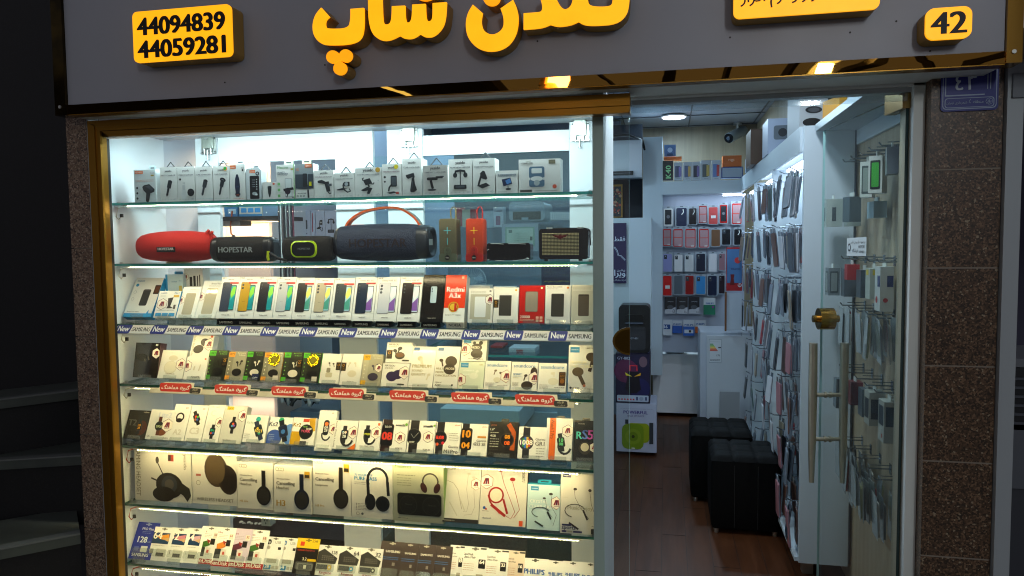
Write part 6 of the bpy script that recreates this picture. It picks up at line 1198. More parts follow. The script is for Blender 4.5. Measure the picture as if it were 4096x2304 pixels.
# fridge
fr_ = root('fridge', (0, 0, 0)); X0, X1, Z0, Z1 = px_quad(2826, 2968, 1333, 1700, 5.9); fr_.location = (X0, 5.9, 0); tag(fr_, 'small pale fridge with an energy label', 'fridge')
mb = MB(); mb.box(-.05, .40, .03, .5, .001, Z1, LAMG); mb.ob('body', fr_); mb = MB(); mb.box(0, .40, 0, .029, .03, Z1-.02, mat('#b9c2cc', .35)); mb.ob('door', fr_)
mb = MB(); F = Face(mb, (.015, -.0005, Z1-.235), (1, 0, 0), (0, 0, 1), .095, .19); F.R(0, 0, 1, 1, '#8f9daa'); F.R(.04, .03, .96, .97, '#c8d0d8')
for i, c in enumerate(('#2f8f4a', '#5aa84a', '#b0c43a', '#e0c83a', '#e0963a', '#d8603a', '#c83a2a')): F.R(.08, .20+.045*i, .34+.06*i, .235+.045*i, c)
F.R(.74, .34, .96, .38, '#222'); F.T('171', .62, .86, .72, '#3a434d', .02); F.lines(.1, .9, .12, 1, .03, '#5a6672'); F.lines(.1, .9, .84, 2, .05, '#5a6672', .02); mb.ob('energy_label', fr_)
panel('white_board', 2905, 2966, 1175, 1322, 5.85, .02, mat('#aebccb', .4), label='white board with a brown wooden frame on top of the fridge', cat='board', Ms={'l': mat('#6a4526', .5)})
o = panel('poster_board', 2899, 2906, 1168, 1325, 5.84, .03, mat('#6a4526', .5), label='brown wooden edge of the board above the fridge', cat='board frame')
o = panel('marble_sample', 2878, 2958, 1568, 1690, 5.75, .02, tex('speckled_tile', ['#8d9399', '#a2a7aa'], 'voronoi', 120, .5), label='grey speckled stone slab leaning against the fridge', cat='slab')
# air conditioner
ax = root('air_conditioner', at(2490, 710, 6.3)); tag(ax, 'white wall mounted air conditioner with dark louvre', 'air conditioner')
w0 = at(2300, 700, 6.3).x-ax.location.x; w1 = at(2567, 700, 6.3).x-ax.location.x; hz = at(2500, 556, 6.3).z-ax.location.z
mb = MB(); rows = [[(x, y, z) for x in (w0, w1)] for y, z in ((0.03, 0), (0, .03), (-.012, .09), (-.012, hz*.8), (.01, hz*.97), (.08, hz), (.2, hz), (.2, 0), (.03, 0))]
mb.grid(rows, mat('#dfe6ee', .25), smooth=True); mb.face([(w1, y, z) for y, z in ((0.03, 0), (0, .03), (-.012, .09), (-.012, hz*.8), (.01, hz*.97), (.08, hz), (.2, hz), (.2, 0))], mat('#dfe6ee', .25)); mb.ob('housing', ax)
mb = MB(); mb.box(w0+.02, w1-.07, -.016, .02, .018, .052, mat('#15181e', .4)); mb.box(w0+.02, w1-.09, -.019, -.0165, .033, .037, mat('#6a727c', .4)); mb.ob('louvre', ax)
mb = MB(); mb.tube([(w0, .12, hz+.03), (w1-.12, .12, hz+.05), (w1+.0, .14, hz-.0), (w1+.02, .16, hz-.08)], .012, mat('#15181c', .5)); mb.ob('hose', ax)
o = panel('dark_wall_panel', 2380, 2570, 500, 1100, 6.75, .02, mat('#0d1420', .6), label='black panel behind the air conditioner', cat='panel')
pt = panel('flower_painting', 2446, 2490, 738, 870, 6.7, .02, mat('#8f6d2c', .35, .4), label='gold framed painting of red and cream flowers', cat='painting')
X0, X1, Z0, Z1 = px_quad(2446, 2484, 746, 866, 6.695); mb = MB(); w = X1-X0; h = Z1-Z0; F = Face(mb, (0, 0, 0), (1, 0, 0), (0, 0, 1), w, h); F.R(0, 0, 1, 1, '#1c2733')
for i in range(60): F.E(random.uniform(.05, .95), random.uniform(.05, .95), random.uniform(.06, .17), random.choice(['#8f2a22', '#b08a6a', '#c8a88a', '#6a2218', '#2f4a3a', '#a84a3a', '#24304a']), n=9)
o = mb.ob('painted_canvas', pt, (X0-pt.location.x, -.002, Z0-pt.location.z))
# white cabinet with speaker stack
panel('white_cabinet', 2380, 2605, 872, 1418, 6.05, .45, LAM, label='white cabinet with a purple poster standing under the painting', cat='cabinet')
po = panel('purple_poster', 2452, 2506, 892, 1132, 6.03, .004, mat('#231a4a', .5), label='purple poster with white Persian writing and a drawn chain', cat='poster')
X0, X1, Z0, Z1 = px_quad(2452, 2506, 892, 1132, 6.03); w = X1-X0; h = Z1-Z0; mb = MB(); F = Face(mb, (-w/2, -.001, 0), (1, 0, 0), (0, 0, 1), w, h)
F.T(fa('فقط'), .10, .9, .30, '#c8d0e4', .02); F.L([(.1, .40), (.3, .46), (.4, .54), (.6, .55), (.9, .62)], .10, '#b8c4d8'); F.L([(.12, .405), (.3, .465), (.4, .545), (.6, .555), (.88, .62)], .04, '#231a4a')
F.T(fa('پرشین'), .3, .9, .80, '#c8d0e4', .02); F.T(fa('ویرا'), .1, .9, .88, '#c8d0e4', .03); F.T(fa('شرکت بازرگانی'), .05, .95, .96, '#c8d0e4', .01); mb.ob('poster_print', po)
# tower speaker
SY = 5.6
X0, X1, Z0, Z1 = px_quad(2475, 2600, 1220, 1412, SY); w = X1-X0; H = Z1-Z0
r = root('party_speaker', ((X0+X1)/2, SY, Z0)); tag(r, 'black rounded party speaker standing on a purple carton', 'speaker')
mb = MB(); mb.prism(rrect(-w/2, w/2, 0, H, .035, 6), .22, mat('#0c0e13', .35), fr=lambda a, b, c: (a, c, b)); mb.ob('body', r)
mb = MB(); mb.prism(rrect(-w*.36, w*.36, H*.06, H*.55, .02, 5), .004, mat('#1a1e26', .5, bump=1, bs=300), fr=lambda a, b, c: (a, c-.005, b)); F = Face(mb, (-w*.2, -.006, H*.28), (1, 0, 0), (0, 0, 1), w*.4, .02); F.T('GY-801', .2, .8, .8, '#9aa4b4'); mb.ob('grille', r)
mb = MB(); mb.prism(rrect(-w*.3, w*.3, H*.60, H*.80, .02, 5), .004, mat('#05060a', .3), fr=lambda a, b, c: (a, c-.004, b)); mb.tube([(-w*.28, -.012, H*.62), (w*.28, -.012, H*.62)], .008, mat('#3a4250', .2)); mb.ob('handle', r)
def carton(name, label, x0, x1, yt, yb, Y, d, col, deco, cat='carton', group=None):
    X0, X1, Z0, Z1 = px_quad(x0, x1, yt, yb, Y); w = X1-X0; h = Z1-Z0; mb = MB(); mb.box(-w/2, w/2, 0, d, 0, h, mat(col, .4)); F = Face(mb, (-w/2, 0, 0), (1, 0, 0), (0, 0, 1), w, h); F.z = 1e-3; F.st = 2e-4
    if deco: deco(F)
    o = mb.ob(name, None, ((X0+X1)/2, Y, Z0)); tag(o, label, cat, group); return o
def d_802(F):
    F.R(.02, .02, .98, .98, '#1a1638'); F.E(.3, .35, .35, '#5a2248'); F.E(.7, .7, .3, '#1c1c50'); F.E(.8, .16, .12, '#6a5260', .16); F.T('GY-802', .05, .42, .12, '#a8b0c8', .02)
    F.poly([(.36, .36), (.66, .36), (.74, .72), (.60, .80), (.42, .80), (.28, .72)][::-1], '#14101c'); F.L([(.42, .34), (.42, .24), (.62, .24), (.62, .34)], .04, '#c82a3a'); F.poly([(.28, .38), (.48, .46), (.30, .44)], '#d8c82a'); F.poly([(.74, .38), (.54, .46), (.72, .44)], '#d8a02a'); F.RR(.04, .84, .96, .97, .03, '#a8b4c8')
    for i in range(6): F.E(.1+.085*i, .925, .025, '#c8303a')
    F.E(.75, .905, .06, '#8a98b0'); F.R(.60, .87, .65, .94, '#33406a'); F.R(.86, .87, .91, .94, '#33406a')
def d_pow(F):
    F.T('POWERFUL', .18, .78, .21, '#4a3f86', .03); F.T('BASS SPEAKER', .28, .70, .27, '#7a7698', .02); F.lines(.1, .9, .10, 1, .02, '#9aa0b4', .01)
    F.RR(.26, .40, .82, .80, .10, '#8c9a14'); F.RR(.14, .42, .68, .94, .14, '#6f8a12'); F.E(.42, .68, .20, '#7d9420'); F.E(.42, .68, .12, '#668010'); F.E(.42, .68, .04, '#2f3a10'); F.R(.82, .38, .92, .82, '#2a3038'); F.R(.22, .33, .30, .42, '#2a3038'); F.E(.42, .92, .05, '#dfe4d0', .015)
carton('printed_carton', 'dark purple carton with a party speaker picture', 2463, 2600, 1415, 1612, 5.58, .3, '#15122e', d_802)
carton('printed_carton', 'pale carton picturing a lime green box speaker, on the floor', 2466, 2626, 1615, 1808, 5.57, .35, '#aab0c6', d_pow)
o = panel('spray_bottle', 2613, 2645, 1345, 1412, 6.88, .05, mat('#b9c4cc', .3), label='white cleaner bottle standing on the low counter', cat='bottle'); 
mb = MB(); mb.tube([(0, .025, .155), (0, .025, .20)], [.03, .014], mat('#b9c4cc', .3)); mb.tube([(-.02, .02, .21), (.03, .02, .215)], .012, mat('#d8dfe4', .3)); o2 = mb.ob('spray_head', o)
mb = MB(); F = Face(mb, (-.035, -.002, .02), (1, 0, 0), (0, 0, 1), .07, .10); F.T('ZODA', .06, .94, .5, '#222a33', .03); mb.ob('bottle_label', o)
for i, (x0, x1, yt, yb) in enumerate(((2662, 2736, 1402, 1412), (2668, 2738, 1391, 1401), (2672, 2748, 1380, 1390))): panel('flat_box', x0, x1, yt, yb, 6.9, .1, mat('#b8c6d4', .35), label=('bottom', 'middle', 'top')[i]+' flat white box of the small pile on the low counter', cat='box', group='flat boxes piled on the low counter')
# boxes on the back shelf
def d_ph(c, s): return lambda F: (F.RR(.14, .2, .7, .84, .05, c), F.RR(.55, .24, .86, .80, .04, s), F.T('SAMSUNG', .3, .75, .93, '#3a434d'))
BZ = far-.1
bs = [('black phone box with green sideways lettering on the back shelf', 2651, 2693, 643, '#14181e', lambda F: F.T('K40', .28, .90, .25, '#8fd89a', .03, rot=2, hh=.5)),
 ('white phone box with a violet phone, next to the black lettered one', 2696, 2730, 650, '#b8c4d0', d_ph('#4a5474', '#8a80c0')),
 ('white phone box with a blue phone and yellow screen on the back shelf', 2733, 2767, 648, '#b8c4d0', d_ph('#5a6a94', '#c8a860')),
 ('white phone box with a dark phone and violet screen on the back shelf', 2769, 2802, 647, '#b8c4d0', d_ph('#2a2c44', '#7a70b0')),
 ('white phone box with a grey phone and yellow screen on the back shelf', 2804, 2843, 641, '#b8c4d0', d_ph('#4a5458', '#c8b060')),
 ('white phone box with a light blue phone and red screen', 2847, 2882, 640, '#c0cad6', d_ph('#6a8ac8', '#c84a4a'))]
for lb, x0, x1, yt, c, dc in bs: carton('phone_box', lb, x0, x1, yt, 721, BZ, .06, c, dc, 'phone box')
carton('accessory_box', 'blue rimmed box with a silver grey front under the orange box', 2886, 2972, 668, 712, BZ, .08, '#2a4a94', lambda F: F.R(.04, .08, .96, .92, '#9fb0c4'), 'box')
carton('accessory_box', 'orange box lying on the blue rimmed box', 2891, 2966, 622, 666, BZ, .1, '#c8641c', lambda F: (F.E(.5, .45, .08, '#d8a080'), F.T('MiMi', .3, .62, .5, '#e8b890')), 'box')
carton('accessory_box', 'orange box edge showing behind the white phone boxes', 2655, 2727, 627, 640, BZ+.1, .1, '#c05a1a', None, 'box')
carton('accessory_box', 'pale blue box with a round emblem standing at the back', 2657, 2703, 579, 626, BZ+.12, .02, '#4a6a98', lambda F: (F.E(.5, .45, .22, '#a8bcd4'), F.R(.25, .74, .75, .94, '#26406a')), 'box')
carton('accessory_box', 'grey box with small dark front at the corner of the back shelf', 2983, 3012, 636, 690, BZ-.2, .06, '#8a97a8', lambda F: F.R(.1, .1, .5, .5, '#3a434d'), 'box')
# camera on the ceiling
cc = root('security_camera', atz(2950, 492, 2.744)); tag(cc, 'grey bullet security camera hanging from the shop ceiling', 'security camera')
mb = MB(); mb.tube([(0, 0, -.02), (0, 0, 0)], .04, STEEL, 16); mb.tube([(0, 0, -.10), (0, 0, -.02)], .015, STEEL); mb.ob('mount', cc)
mb = MB(); mb.tube([(.06, .08, -.06), (-.09, -.16, -.16)], .048, mat('#7b868e', .35), 20); mb.ob('housing', cc); mb = MB(); mb.tube([(-.09, -.16, -.16), (-.094, -.166, -.163)], .045, mat('#0c0e12', .2), 20); mb.tube([(-.094, -.166, -.163), (-.098, -.172, -.166)], .018, mat('#3a4450', .1)); mb.ob('lens', cc)
# ceiling lamps
def lamp(x, y, label, e=5, k=1, col=(.60, .84, 1)):
    r = root('ceiling_lamp', (x, y, 2.738)); tag(r, label, 'ceiling light', 'round lamps in the shop ceiling')
    mb = MB(); mb.tube([(0, 0, -.012), (0, 0, -.0)], .112, WHITE, 28); mb.ob('rim', r); mb = MB(); mb.prism([(.098*math.cos(i*.224), .098*math.sin(i*.224)) for i in range(28)], .003, mat('#f2f6ff', .4, emit=e), fr=lambda a, b, c: (a, b, -.013-c)); mb.ob('diffuser', r)
    l = area('lamp_glow', (0, 0, -.02), .18, .18, K_ROOM*k, col, (0, 0, 0), r); l.data.shape = 'DISK'
p = atz(2695, 468, 2.73); lamp(p.x, p.y, 'lit round ceiling lamp above the back shelf', 9, 2.6)
lamp(.35, 4.5, 'round ceiling lamp above the display unit bays', 5, .45); lamp(-1.0, 5.2, 'round ceiling lamp above the hidden left half of the shop', 5, 1.6); lamp(.34, 2.82, 'round ceiling lamp nearest the door', 5, 1.5, (.86, .93, 1)); lamp(-.02, 3.3, 'round ceiling lamp behind the header rail', 5, .5); lamp(-1.3, 3.7, 'round ceiling lamp just behind the display cabinet', 5, 1.0)
# phone cases hung face on at the back
CAS = {}
def case_box(name, label, x0, x1, yt, yb, Y, col, inner=None, group='phone cases hanging on the back display unit', bag='#9aa8b4'):
    X0, X1, Z0, Z1 = px_quad(x0, x1, yt, yb, Y); w = X1-X0; h = Z1-Z0; mb = MB()
    mb.prism(rrect(-w/2, w/2, 0, h, w*.14, 3), .018, mat(bag, .25, coat=.6), fr=lambda a, b, c: (a, c, b)); F = Face(mb, (-w/2, 0, 0), (1, 0, 0), (0, 0, 1), w, h, rough=.2); F.z = 8e-4; F.st = 2e-4
    F.RR(.09, .10, .91, .96, .10, col)
    if inner == 'red': F.RR(.16, .16, .84, .92, .06, '#a88a90'); F.R(.16, .50, .84, .53, '#c83a2a'); F.R(.55, .86, .8, .92, '#c8c8c8')
    elif inner == 'cam': F.RR(.16, .14, .44, .34, .05, '#3a4048'); F.E(.3, .2, .05, '#9aa')
    elif inner == 'hot': F.L([(.62, .16), (.66, .3), (.5, .42)], .07, '#dfe8e8')  # pale stroke: painted glint on glossy cases, vein on the marbled one
    elif inner == 'win': F.RR(.2, .16, .80, .88, .05, '#20262e'); F.E(.5, .5, .16, '#6a7078')
    elif inner == 'lab': F.R(.3, .52, .74, .66, '#d8dcdc')
    F.RR(.38, .015, .62, .06, .02, '#5a646c')
    o = mb.ob(name, None, ((X0+X1)/2, Y, Z0)); tag(o, label, 'phone case', group); return o
def C1(cx): return 2400+cx/2.07
def C2(cy_): return 350+cy_/2.07
Yc = far+.06
rowA = [(520, 610, 985, 1155, '#d8dcdc', 'win', 'clear case pack with black round emblem'), (622, 727, 980, 1155, '#1e2c48', 'hot', 'dark blue glossy case'), (731, 806, 985, 1140, '#14161a', 'hot', 'black glossy case'), (812, 890, 962, 1130, '#8a1c1c', 'red', 'red trimmed case beside the black glossy one'), (893, 981, 975, 1138, '#b84a4a', 'lab', 'salmon red case with label'), (984, 1060, 955, 1130, '#a81c1c', 'win', 'red headed pack with a dark window'), (1084, 1180, 940, 1138, '#b82020', 'red', 'large red trimmed case at the corner')]
rowB = [(515, 594, 1155, 1318, '#b81c1c', 'red', 'red trimmed case'), (598, 692, 1155, 1325, '#b02020', 'red', 'red trimmed case in a thick clear shell'), (697, 800, 1152, 1332, '#b01c1c', 'red', 'widest red trimmed case'), (812, 908, 1152, 1332, '#b02424', 'red', 'red trimmed case beside the tan one'), (914, 1000, 1160, 1322, '#6a4f3a', None, 'plain tan case'), (1003, 1086, 1158, 1308, '#14161a', 'cam', 'black case with camera cutout'), (1104, 1178, 1158, 1308, '#101216', 'hot', 'black marbled case')]
for rr, nm_, z in ((rowA, 'in the top row', 0), (rowB, 'in the second row', 1)):
    for x0, x1, yt, yb, c, k, d in rr: case_box('phone_case', f'{d} {nm_} on the back unit', C1(x0), C1(x1), C2(yt), C2(yb), Yc, c, k)
def D1(cx): return 2400+cx/1.811
def D2(cy_): return 1050+cy_/1.811
rowC = [(452, 527, -75, 72, '#8f94c8', 'cam', 'lavender case'), (533, 603, -70, 70, '#dfe2e4', 'cam', 'clear case with yellow tag, first of two'), (609, 683, -70, 70, '#ccd2d4', 'cam', 'clear case with yellow tag, second of two'), (690, 768, -78, 70, '#20283a', 'cam', 'navy case with camera window'), (784, 850, -78, 72, '#c8ccd2', None, 'pale case with orange tag'), (858, 908, -78, 60, '#8a6a74', 'cam', 'dusky pink case')]
rowD = [(450, 525, 80, 246, '#c81e1e', 'lab', 'bright red case'), (531, 605, 80, 238, '#5a6670', None, 'grey card pack'), (612, 684, 80, 238, '#8f1c1c', 'cam', 'dark red armoured case'), (690, 768, 85, 234, '#3a8ac8', 'cam', 'sky blue case'), (774, 852, 80, 246, '#1c2740', 'cam', 'dark navy case in teal bag'), (858, 906, 80, 230, '#2a2228', 'cam', 'narrow dark case beside the snack bag')]
for rr, nm_ in ((rowC, 'in the third row'), (rowD, 'in the fourth row')):
    for x0, x1, yt, yb, c, k, d in rr: case_box('phone_case', f'{d} {nm_} on the back unit', D1(x0), D1(x1), D2(yt), D2(yb), Yc, c, k)
def card(lb, x0, x1, yt, yb, c, dc, Y=Yc):
    carton('hanging_card', lb, D1(x0), D1(x1), D2(yt), D2(yb), Y, .004, c, dc, 'blister card', 'memory cards hanging at the back')
for n, x in (('8', 470), ('16', 556), ('32', 642)): card(f'black and white memory card pack hanging at the back, {dict([("8", "first"), ("16", "second"), ("32", "third")])[n]} of three', x, x+78, 250, 372, '#14161c', lambda F, n=n: (F.T('SAMSUNG', .25, .8, .30, '#b8c0cc'), F.poly([(0, .75), (1, .6), (1, 1), (0, 1)], '#b8bcc4'), F.E(.5, .6, .3, '#4a5058', .2), F.T(n, .7, .92, .94, '#4a5058')))
card('green and white flash drive pack hanging at the back', 750, 835, 255, 378, '#1f7a5a', lambda F: (F.R(0, 0, 1, .42, '#c8d0d4'), F.T('PHILIPS', .2, .85, .38, '#2458a0', .04), F.E(.8, .55, .1, '#8a3a8a')))
card('white memory card pack with cyan picture and number 16', 455, 522, 415, 528, '#c4ccd4', lambda F: (F.R(.1, .3, .8, .6, '#1c4a8a'), F.T('16', .14, .5, .54, '#e0e8f0', .03)))
card('blue and white drive pack half hidden between two white ones', 525, 596, 420, 512, '#2458b0', lambda F: (F.R(0, 0, 1, .4, '#c8d0d8'), F.T('PHILIPS', .1, .9, .36, '#2458a0', .04)), Yc+.02)
card('blue and white drive pack hanging in front of the others', 603, 684, 415, 530, '#2a62b8', lambda F: (F.R(0, 0, 1, .42, '#c8d0d8'), F.T('PHILIPS', .12, .88, .38, '#2458a0', .04), F.R(.1, .62, .9, .84, '#c8d0d8'), F.R(.5, .65, .7, .8, '#222')))
card('blue drive pack lettering above an orange pack', 690, 765, 418, 512, '#c8642a', lambda F: (F.R(0, 0, 1, .5, '#c8d0d8'), F.T('PHILIPS', .12, .88, .36, '#2458a0', .04)), Yc+.02)
carton('snack_bag', 'red and blue bag with a tea glass picture', D1(915), D1(1030), D2(-110), D2(205), 6.1, .03, '#a81c24', lambda F: (F.R(.03, .04, .97, .82, '#4a7ab0'), F.E(.7, .3, .2, '#c83a3a'), F.T('TRAVEL', .26, .9, .52, '#2a3a6a', .02), F.poly([(.25, .62), (.5, .62), (.46, .72), (.52, .86), (.22, .86), (.28, .72)][::-1], '#6a1418'), F.E(.84, .87, .13, '#c8ccd4'), F.T('50', .74, .92, .89, '#a81c24', .04)), 'bag')
# cases hung edge on along the wall unit
cols = ['#1c2026', '#7a8898', '#a4acb6', '#a0707a', '#6a4a3e', '#2c3848', '#908a7a', '#c0c8d2', '#10161e', '#4a5866', '#5f7a78', '#20262e', '#8d98a4', '#39424e', '#a02028', '#6f7d8c']
def edge_case(col, tall=.18, bagged=True):
    mb = MB(); C = mat(col, .3); mb.prism(rrect(-.044, .044, -tall, -.02, .008, 2), .010, C, fr=lambda a, b, c: (c-.005, a, b)); mb.box(-.0015, .0015, -.048, .048, -tall-.006, .004, mat('#5c6977', .14, coat=.7)); mb.box(-.002, .002, -.012, .012, -.016, .012, mat('#aab4bc', .3)); mb.ob
    o = mb.ob('phone_case'); return o
protos = {}
HK = mat('#9aa6b0', .25, .9)
hk = []
def hook(loc, L, label, group, z=1):
    mb = MB(); mb.tube([(0, 0, 0), (-L*.9, 0, 0), (-L, 0, .012)], .003, HK, 6); mb.tube([(0, .004, .012), (-L*.7, .004, .012)], .002, HK, 5); mb.box(-.001, .004, -.012, .012, -.02, .02, HK); o = mb.ob('wall_hook', None, loc); tag(o, label, 'hook', group); return o
rows_z = [(1.955, .20), (1.69, .20), (1.42, .22), (1.16, .20), (.90, .19), (.64, .19), (.37, .19)]
rn = ('top', 'second', 'third', 'fourth', 'fifth', 'sixth', 'bottom')
first = {}
for bi, (ys, cnt) in enumerate((((3.70, 4.02, 4.30), (10, 6, 4)), ((4.66, 4.98, 5.24), (7, 4, 3)), ((5.56, 5.95), (6, 4)))):
    bn = ('nearest', 'middle', 'farthest')[bi]
    for ri, (z, tl) in enumerate(rows_z):
        for yi, y in enumerate(ys):
            if bi == 2 and ri > 4 and yi: continue
            zz_ = z+.012*math.sin(ri*3+yi*2)+(0 if bi == 0 else .01)
            hook((.829, y, zz_), .26, f'wire hook of the {rn[ri]} row in the {bn} bay of the wall unit', f'wire hooks of the {rn[ri]} row, {bn} bay')
            n = cnt[yi]; x = .60
            for k in range(n):
                c = random.choice(cols); t_ = random.choice((.165, .185, .205)); key = (c, t_)
                if key not in first: o = edge_case(c, t_); first[key] = o
                else: o = first[key].copy(); COL.objects.link(o)
                x = .575+(.235/n)*k+random.uniform(-.004, .004)
                o.location = (x, y+random.uniform(-.012, .012), zz_-.014); o.rotation_euler = (random.uniform(-.05, .05), random.uniform(-.10, .14), random.uniform(-.12, .12))
                tag(o, f'bagged phone case seen edge on, {rn[ri]} hook row of the {bn} wall unit bay', 'phone case', f'phone cases on the {rn[ri]} hook row, {bn} bay')
# goods on top of the wall unit
def topbox(nm, lb, X, Y, w, d, h, col, deco=None, cat='box', rz=0, z=GT+.001):
    mb = MB(); mb.box(-w/2, w/2, 0, d, 0, h, mat(col, .4)); F = Face(mb, (-w/2, 0, 0), (1, 0, 0), (0, 0, 1), w, h); F.z = .001; F.st = 2e-4
    if deco: deco(F)
    tag(mb.ob(nm, None, (X, Y, z), rz), lb, cat)
topbox('headset_carton', 'tall white headset carton on top of the wall unit near the door', .69, 3.80, .13, .22, .27, '#aeb6bc', lambda F: (F.T('yesido', .3, .7, .2, '#3a3a3a', .03), F.lines(.2, .8, .26, 2, .03, '#555', .01), F.E(.5, .62, .3, '#1c2026', .13), F.E(.5, .62, .2, '#454c54', .08), F.E(.45, .84, .34, '#15181c', .16)), rz=.1)
topbox('adapter_carton', 'pale carton with a grey appliance picture on the wall unit', .68, 4.7, .17, .25, .21, '#9aa6bc', lambda F: (F.RR(.2, .2, .8, .6, .08, '#5a646e'), F.E(.5, .4, .15, '#20262c')))
topbox('adapter_carton', 'brown open carton behind the appliance carton', .66, 5.3, .2, .3, .24, '#4a3424')
topbox('adapter_carton', 'black glossy carton beside the tall headset carton', .80, 4.2, .07, .5, .30, '#1c211f')
mb = MB()
for i in range(5): mb.tube([(i*.02, 0, 0), (i*.02+.03, .08, .28)], .009, mat('#1c2a24', .4)); mb.tube([(i*.02+.026, .07, .24), (i*.02+.03, .08, .28)], .0095, mat('#a8301c', .4))
tag(mb.ob('selfie_stick', None, (.76, 4.05, GT+.001)), 'bundle of dark green sticks with red ends on the wall unit', 'stick bundle')
topbox('carton_box', 'blue and white phone carton on the high ledge by the door', .80, 3.05, .14, .25, .16, '#b4c0d0', lambda F: (F.RR(.1, .15, .42, .8, .04, '#20304a'), F.R(.6, .3, .8, .8, '#5a8ac8')), z=2.148)
topbox('yellow_case', 'yellow tool case lying on the high ledge by the door', .77, 3.42, .10, .14, .09, '#c8901a', lambda F: (F.R(.1, .5, .9, .6, '#4a3408'), F.RR(.3, .1, .7, .4, .05, '#e0b03a')), 'case', .3, z=2.148)
# high ledge with lamps above the hooks by the door
lg = slab('wall_ledge', .66, .849, 2.66, 3.585, 2.115, 2.147, mat('#9fb0b8', .35), label='pale ledge along the panelled wall above the hooks', cat='ledge')
slab('ledge_rail', .835, .849, 2.66, 3.585, 2.05, 2.114, LAM, label='white rail under the ledge on the panelled wall', cat='rail')
# hanging goods on the panelled wall
def wallgood(lb, X, Y, Z, dx, dy, h, col_, deco=None, cat='packaged accessory', rz=0, nm='hanging_box'):
    wallgood2(lb, X+.015, Y, Z, dx*.95, dy*.8, h*.8, col_, deco, cat, rz, nm)
def wallgood2(lb, X, Y, Z, dx, dy, h, col, deco=None, cat='packaged accessory', rz=0, nm='hanging_box'):
    mb = MB(); mb.box(-dx/2, dx/2, -dy/2, dy/2, -h, 0, mat(col, .35)); mb.box(-.002, .002, -dy*.3, dy*.3, 0, .018, mat('#c8d0cc', .3))
    F = Face(mb, (-dx/2, -dy/2, -h), (1, 0, 0), (0, 0, 1), dx, h); F.z = .0006; F.st = 2e-4
    if deco: deco(F)
    F2 = Face(mb, (-dx/2, dy/2, -h), (0, -1, 0), (0, 0, 1), dy, h); F2.z = .0006; F2.st = 2e-4
    if deco: deco(F2)
    tag(mb.ob(nm, None, (X, Y, Z), rz), lb, cat)
gr = lambda F: (F.RR(.14, .12, .86, .9, .08, '#20282a'), F.RR(.24, .18, .76, .84, .08, '#3fae3a'))
wn = lambda F: (F.RR(.14, .12, .86, .9, .08, '#4a5658'), F.RR(.24, .18, .76, .84, .08, '#8a9694'))
for (lb, x, y, z, dx, dy, h, c, dc, rz) in (
 ('white pack with a green case behind its window, by the door', .755, 2.98, 1.93, .05, .09, .17, '#d0d6d2', gr, -.5),
 ('white pack with a grey case behind its window, by the door', .745, 3.08, 1.92, .045, .09, .17, '#cdd4d2', wn, -.4),
 ('clear grey pouch hanging between the white packs and the blue pouch', .775, 2.88, 1.95, .04, .09, .12, '#7e8a90', None, -.2),
 ('bright blue pouch on the first hook by the door', .80, 2.80, 1.95, .035, .08, .12, '#2f62b0', None, -.1),
 ('grey lettered box hanging in the far corner by the door', .70, 3.46, 1.80, .07, .07, .15, '#aab8b4', lambda F: (F.T('UBEN', .45, .1, .9, '#3a4448', .02, rot=1, hh=.2) if 0 else F.R(.35, .3, .6, .8, '#4a5458')), 0),
 ('second grey lettered box in the far corner by the door', .77, 3.42, 1.80, .06, .07, .15, '#a2b0ac', lambda F: F.R(.35, .3, .6, .8, '#4a5458'), 0),
 ('dark clear pack hanging beside the lettered boxes', .74, 3.30, 1.80, .05, .08, .13, '#56646a', None, .2),
 ('pale blue flat pack hanging under the white window packs', .79, 3.12, 1.77, .05, .12, .08, '#8fa6b0', None, 0)):
    wallgood(lb, x, y, z, dx, dy, h, c, dc, rz=rz)
for i, (x, y, z, dx, dy, h, c, lb) in enumerate((
 (.70, 3.45, 1.50, .05, .08, .15, '#7a868c', 'grey phone accessory pack with dark window, middle row in the corner'), (.75, 3.38, 1.50, .05, .08, .15, '#5a646c', 'dark phone accessory pack, middle row in the corner'),
 (.74, 3.28, 1.52, .05, .06, .08, '#b02a2a', 'small red pouch in the middle row by the door'), (.77, 3.20, 1.50, .05, .09, .14, '#4a545c', 'clear pack with black plug in the middle row'),
 (.78, 3.10, 1.51, .05, .08, .15, '#b4bcb4', 'pale pack with a yellow sticker in the middle row'), (.79, 3.00, 1.52, .05, .09, .21, '#c4cac8', 'tall white charger pack with a blue panel in the middle row'))):
    dc = {0: wn, 4: lambda F: F.R(.2, .05, .7, .22, '#d8c02a'), 5: lambda F: (F.R(.5, .2, .95, .45, '#24346a'), F.E(.4, .75, .18, '#b02a2a'))}.get(i); wallgood(lb, x, y, z, dx, dy, h, c, dc)
for i, (x, y, z, dx, dy, h, c, lb) in enumerate(((.73, 3.40, 1.02, .05, .07, .16, '#66747c', 'bagged grey accessory in the lower middle row'), (.76, 3.28, 1.03, .05, .08, .12, '#7a3034', 'bagged red round accessory in the lower middle row'), (.78, 3.18, 1.02, .05, .08, .14, '#56646c', 'bagged dark accessory in the lower middle row'), (.77, 3.02, 1.04, .06, .09, .16, '#aab0aa', 'white pack with dark front, lower middle row'), (.79, 2.90, 1.03, .06, .09, .19, '#a6aca6', 'larger white pack with dark front, lower middle row'))):
    wallgood(lb, x, y, z, dx, dy, h, c, {3: lambda F: F.R(.1, .2, .9, .8, '#2f3840'), 4: lambda F: (F.R(.1, .12, .9, .6, '#2f3840'), F.R(.6, .8, .8, .9, '#a05038'))}.get(i))
dkc = ['#4d575c', '#88949a', '#c4ccca', '#8d4a4c', '#d0d6d2', '#6e7a7e', '#a9b08a']
pr0 = {}
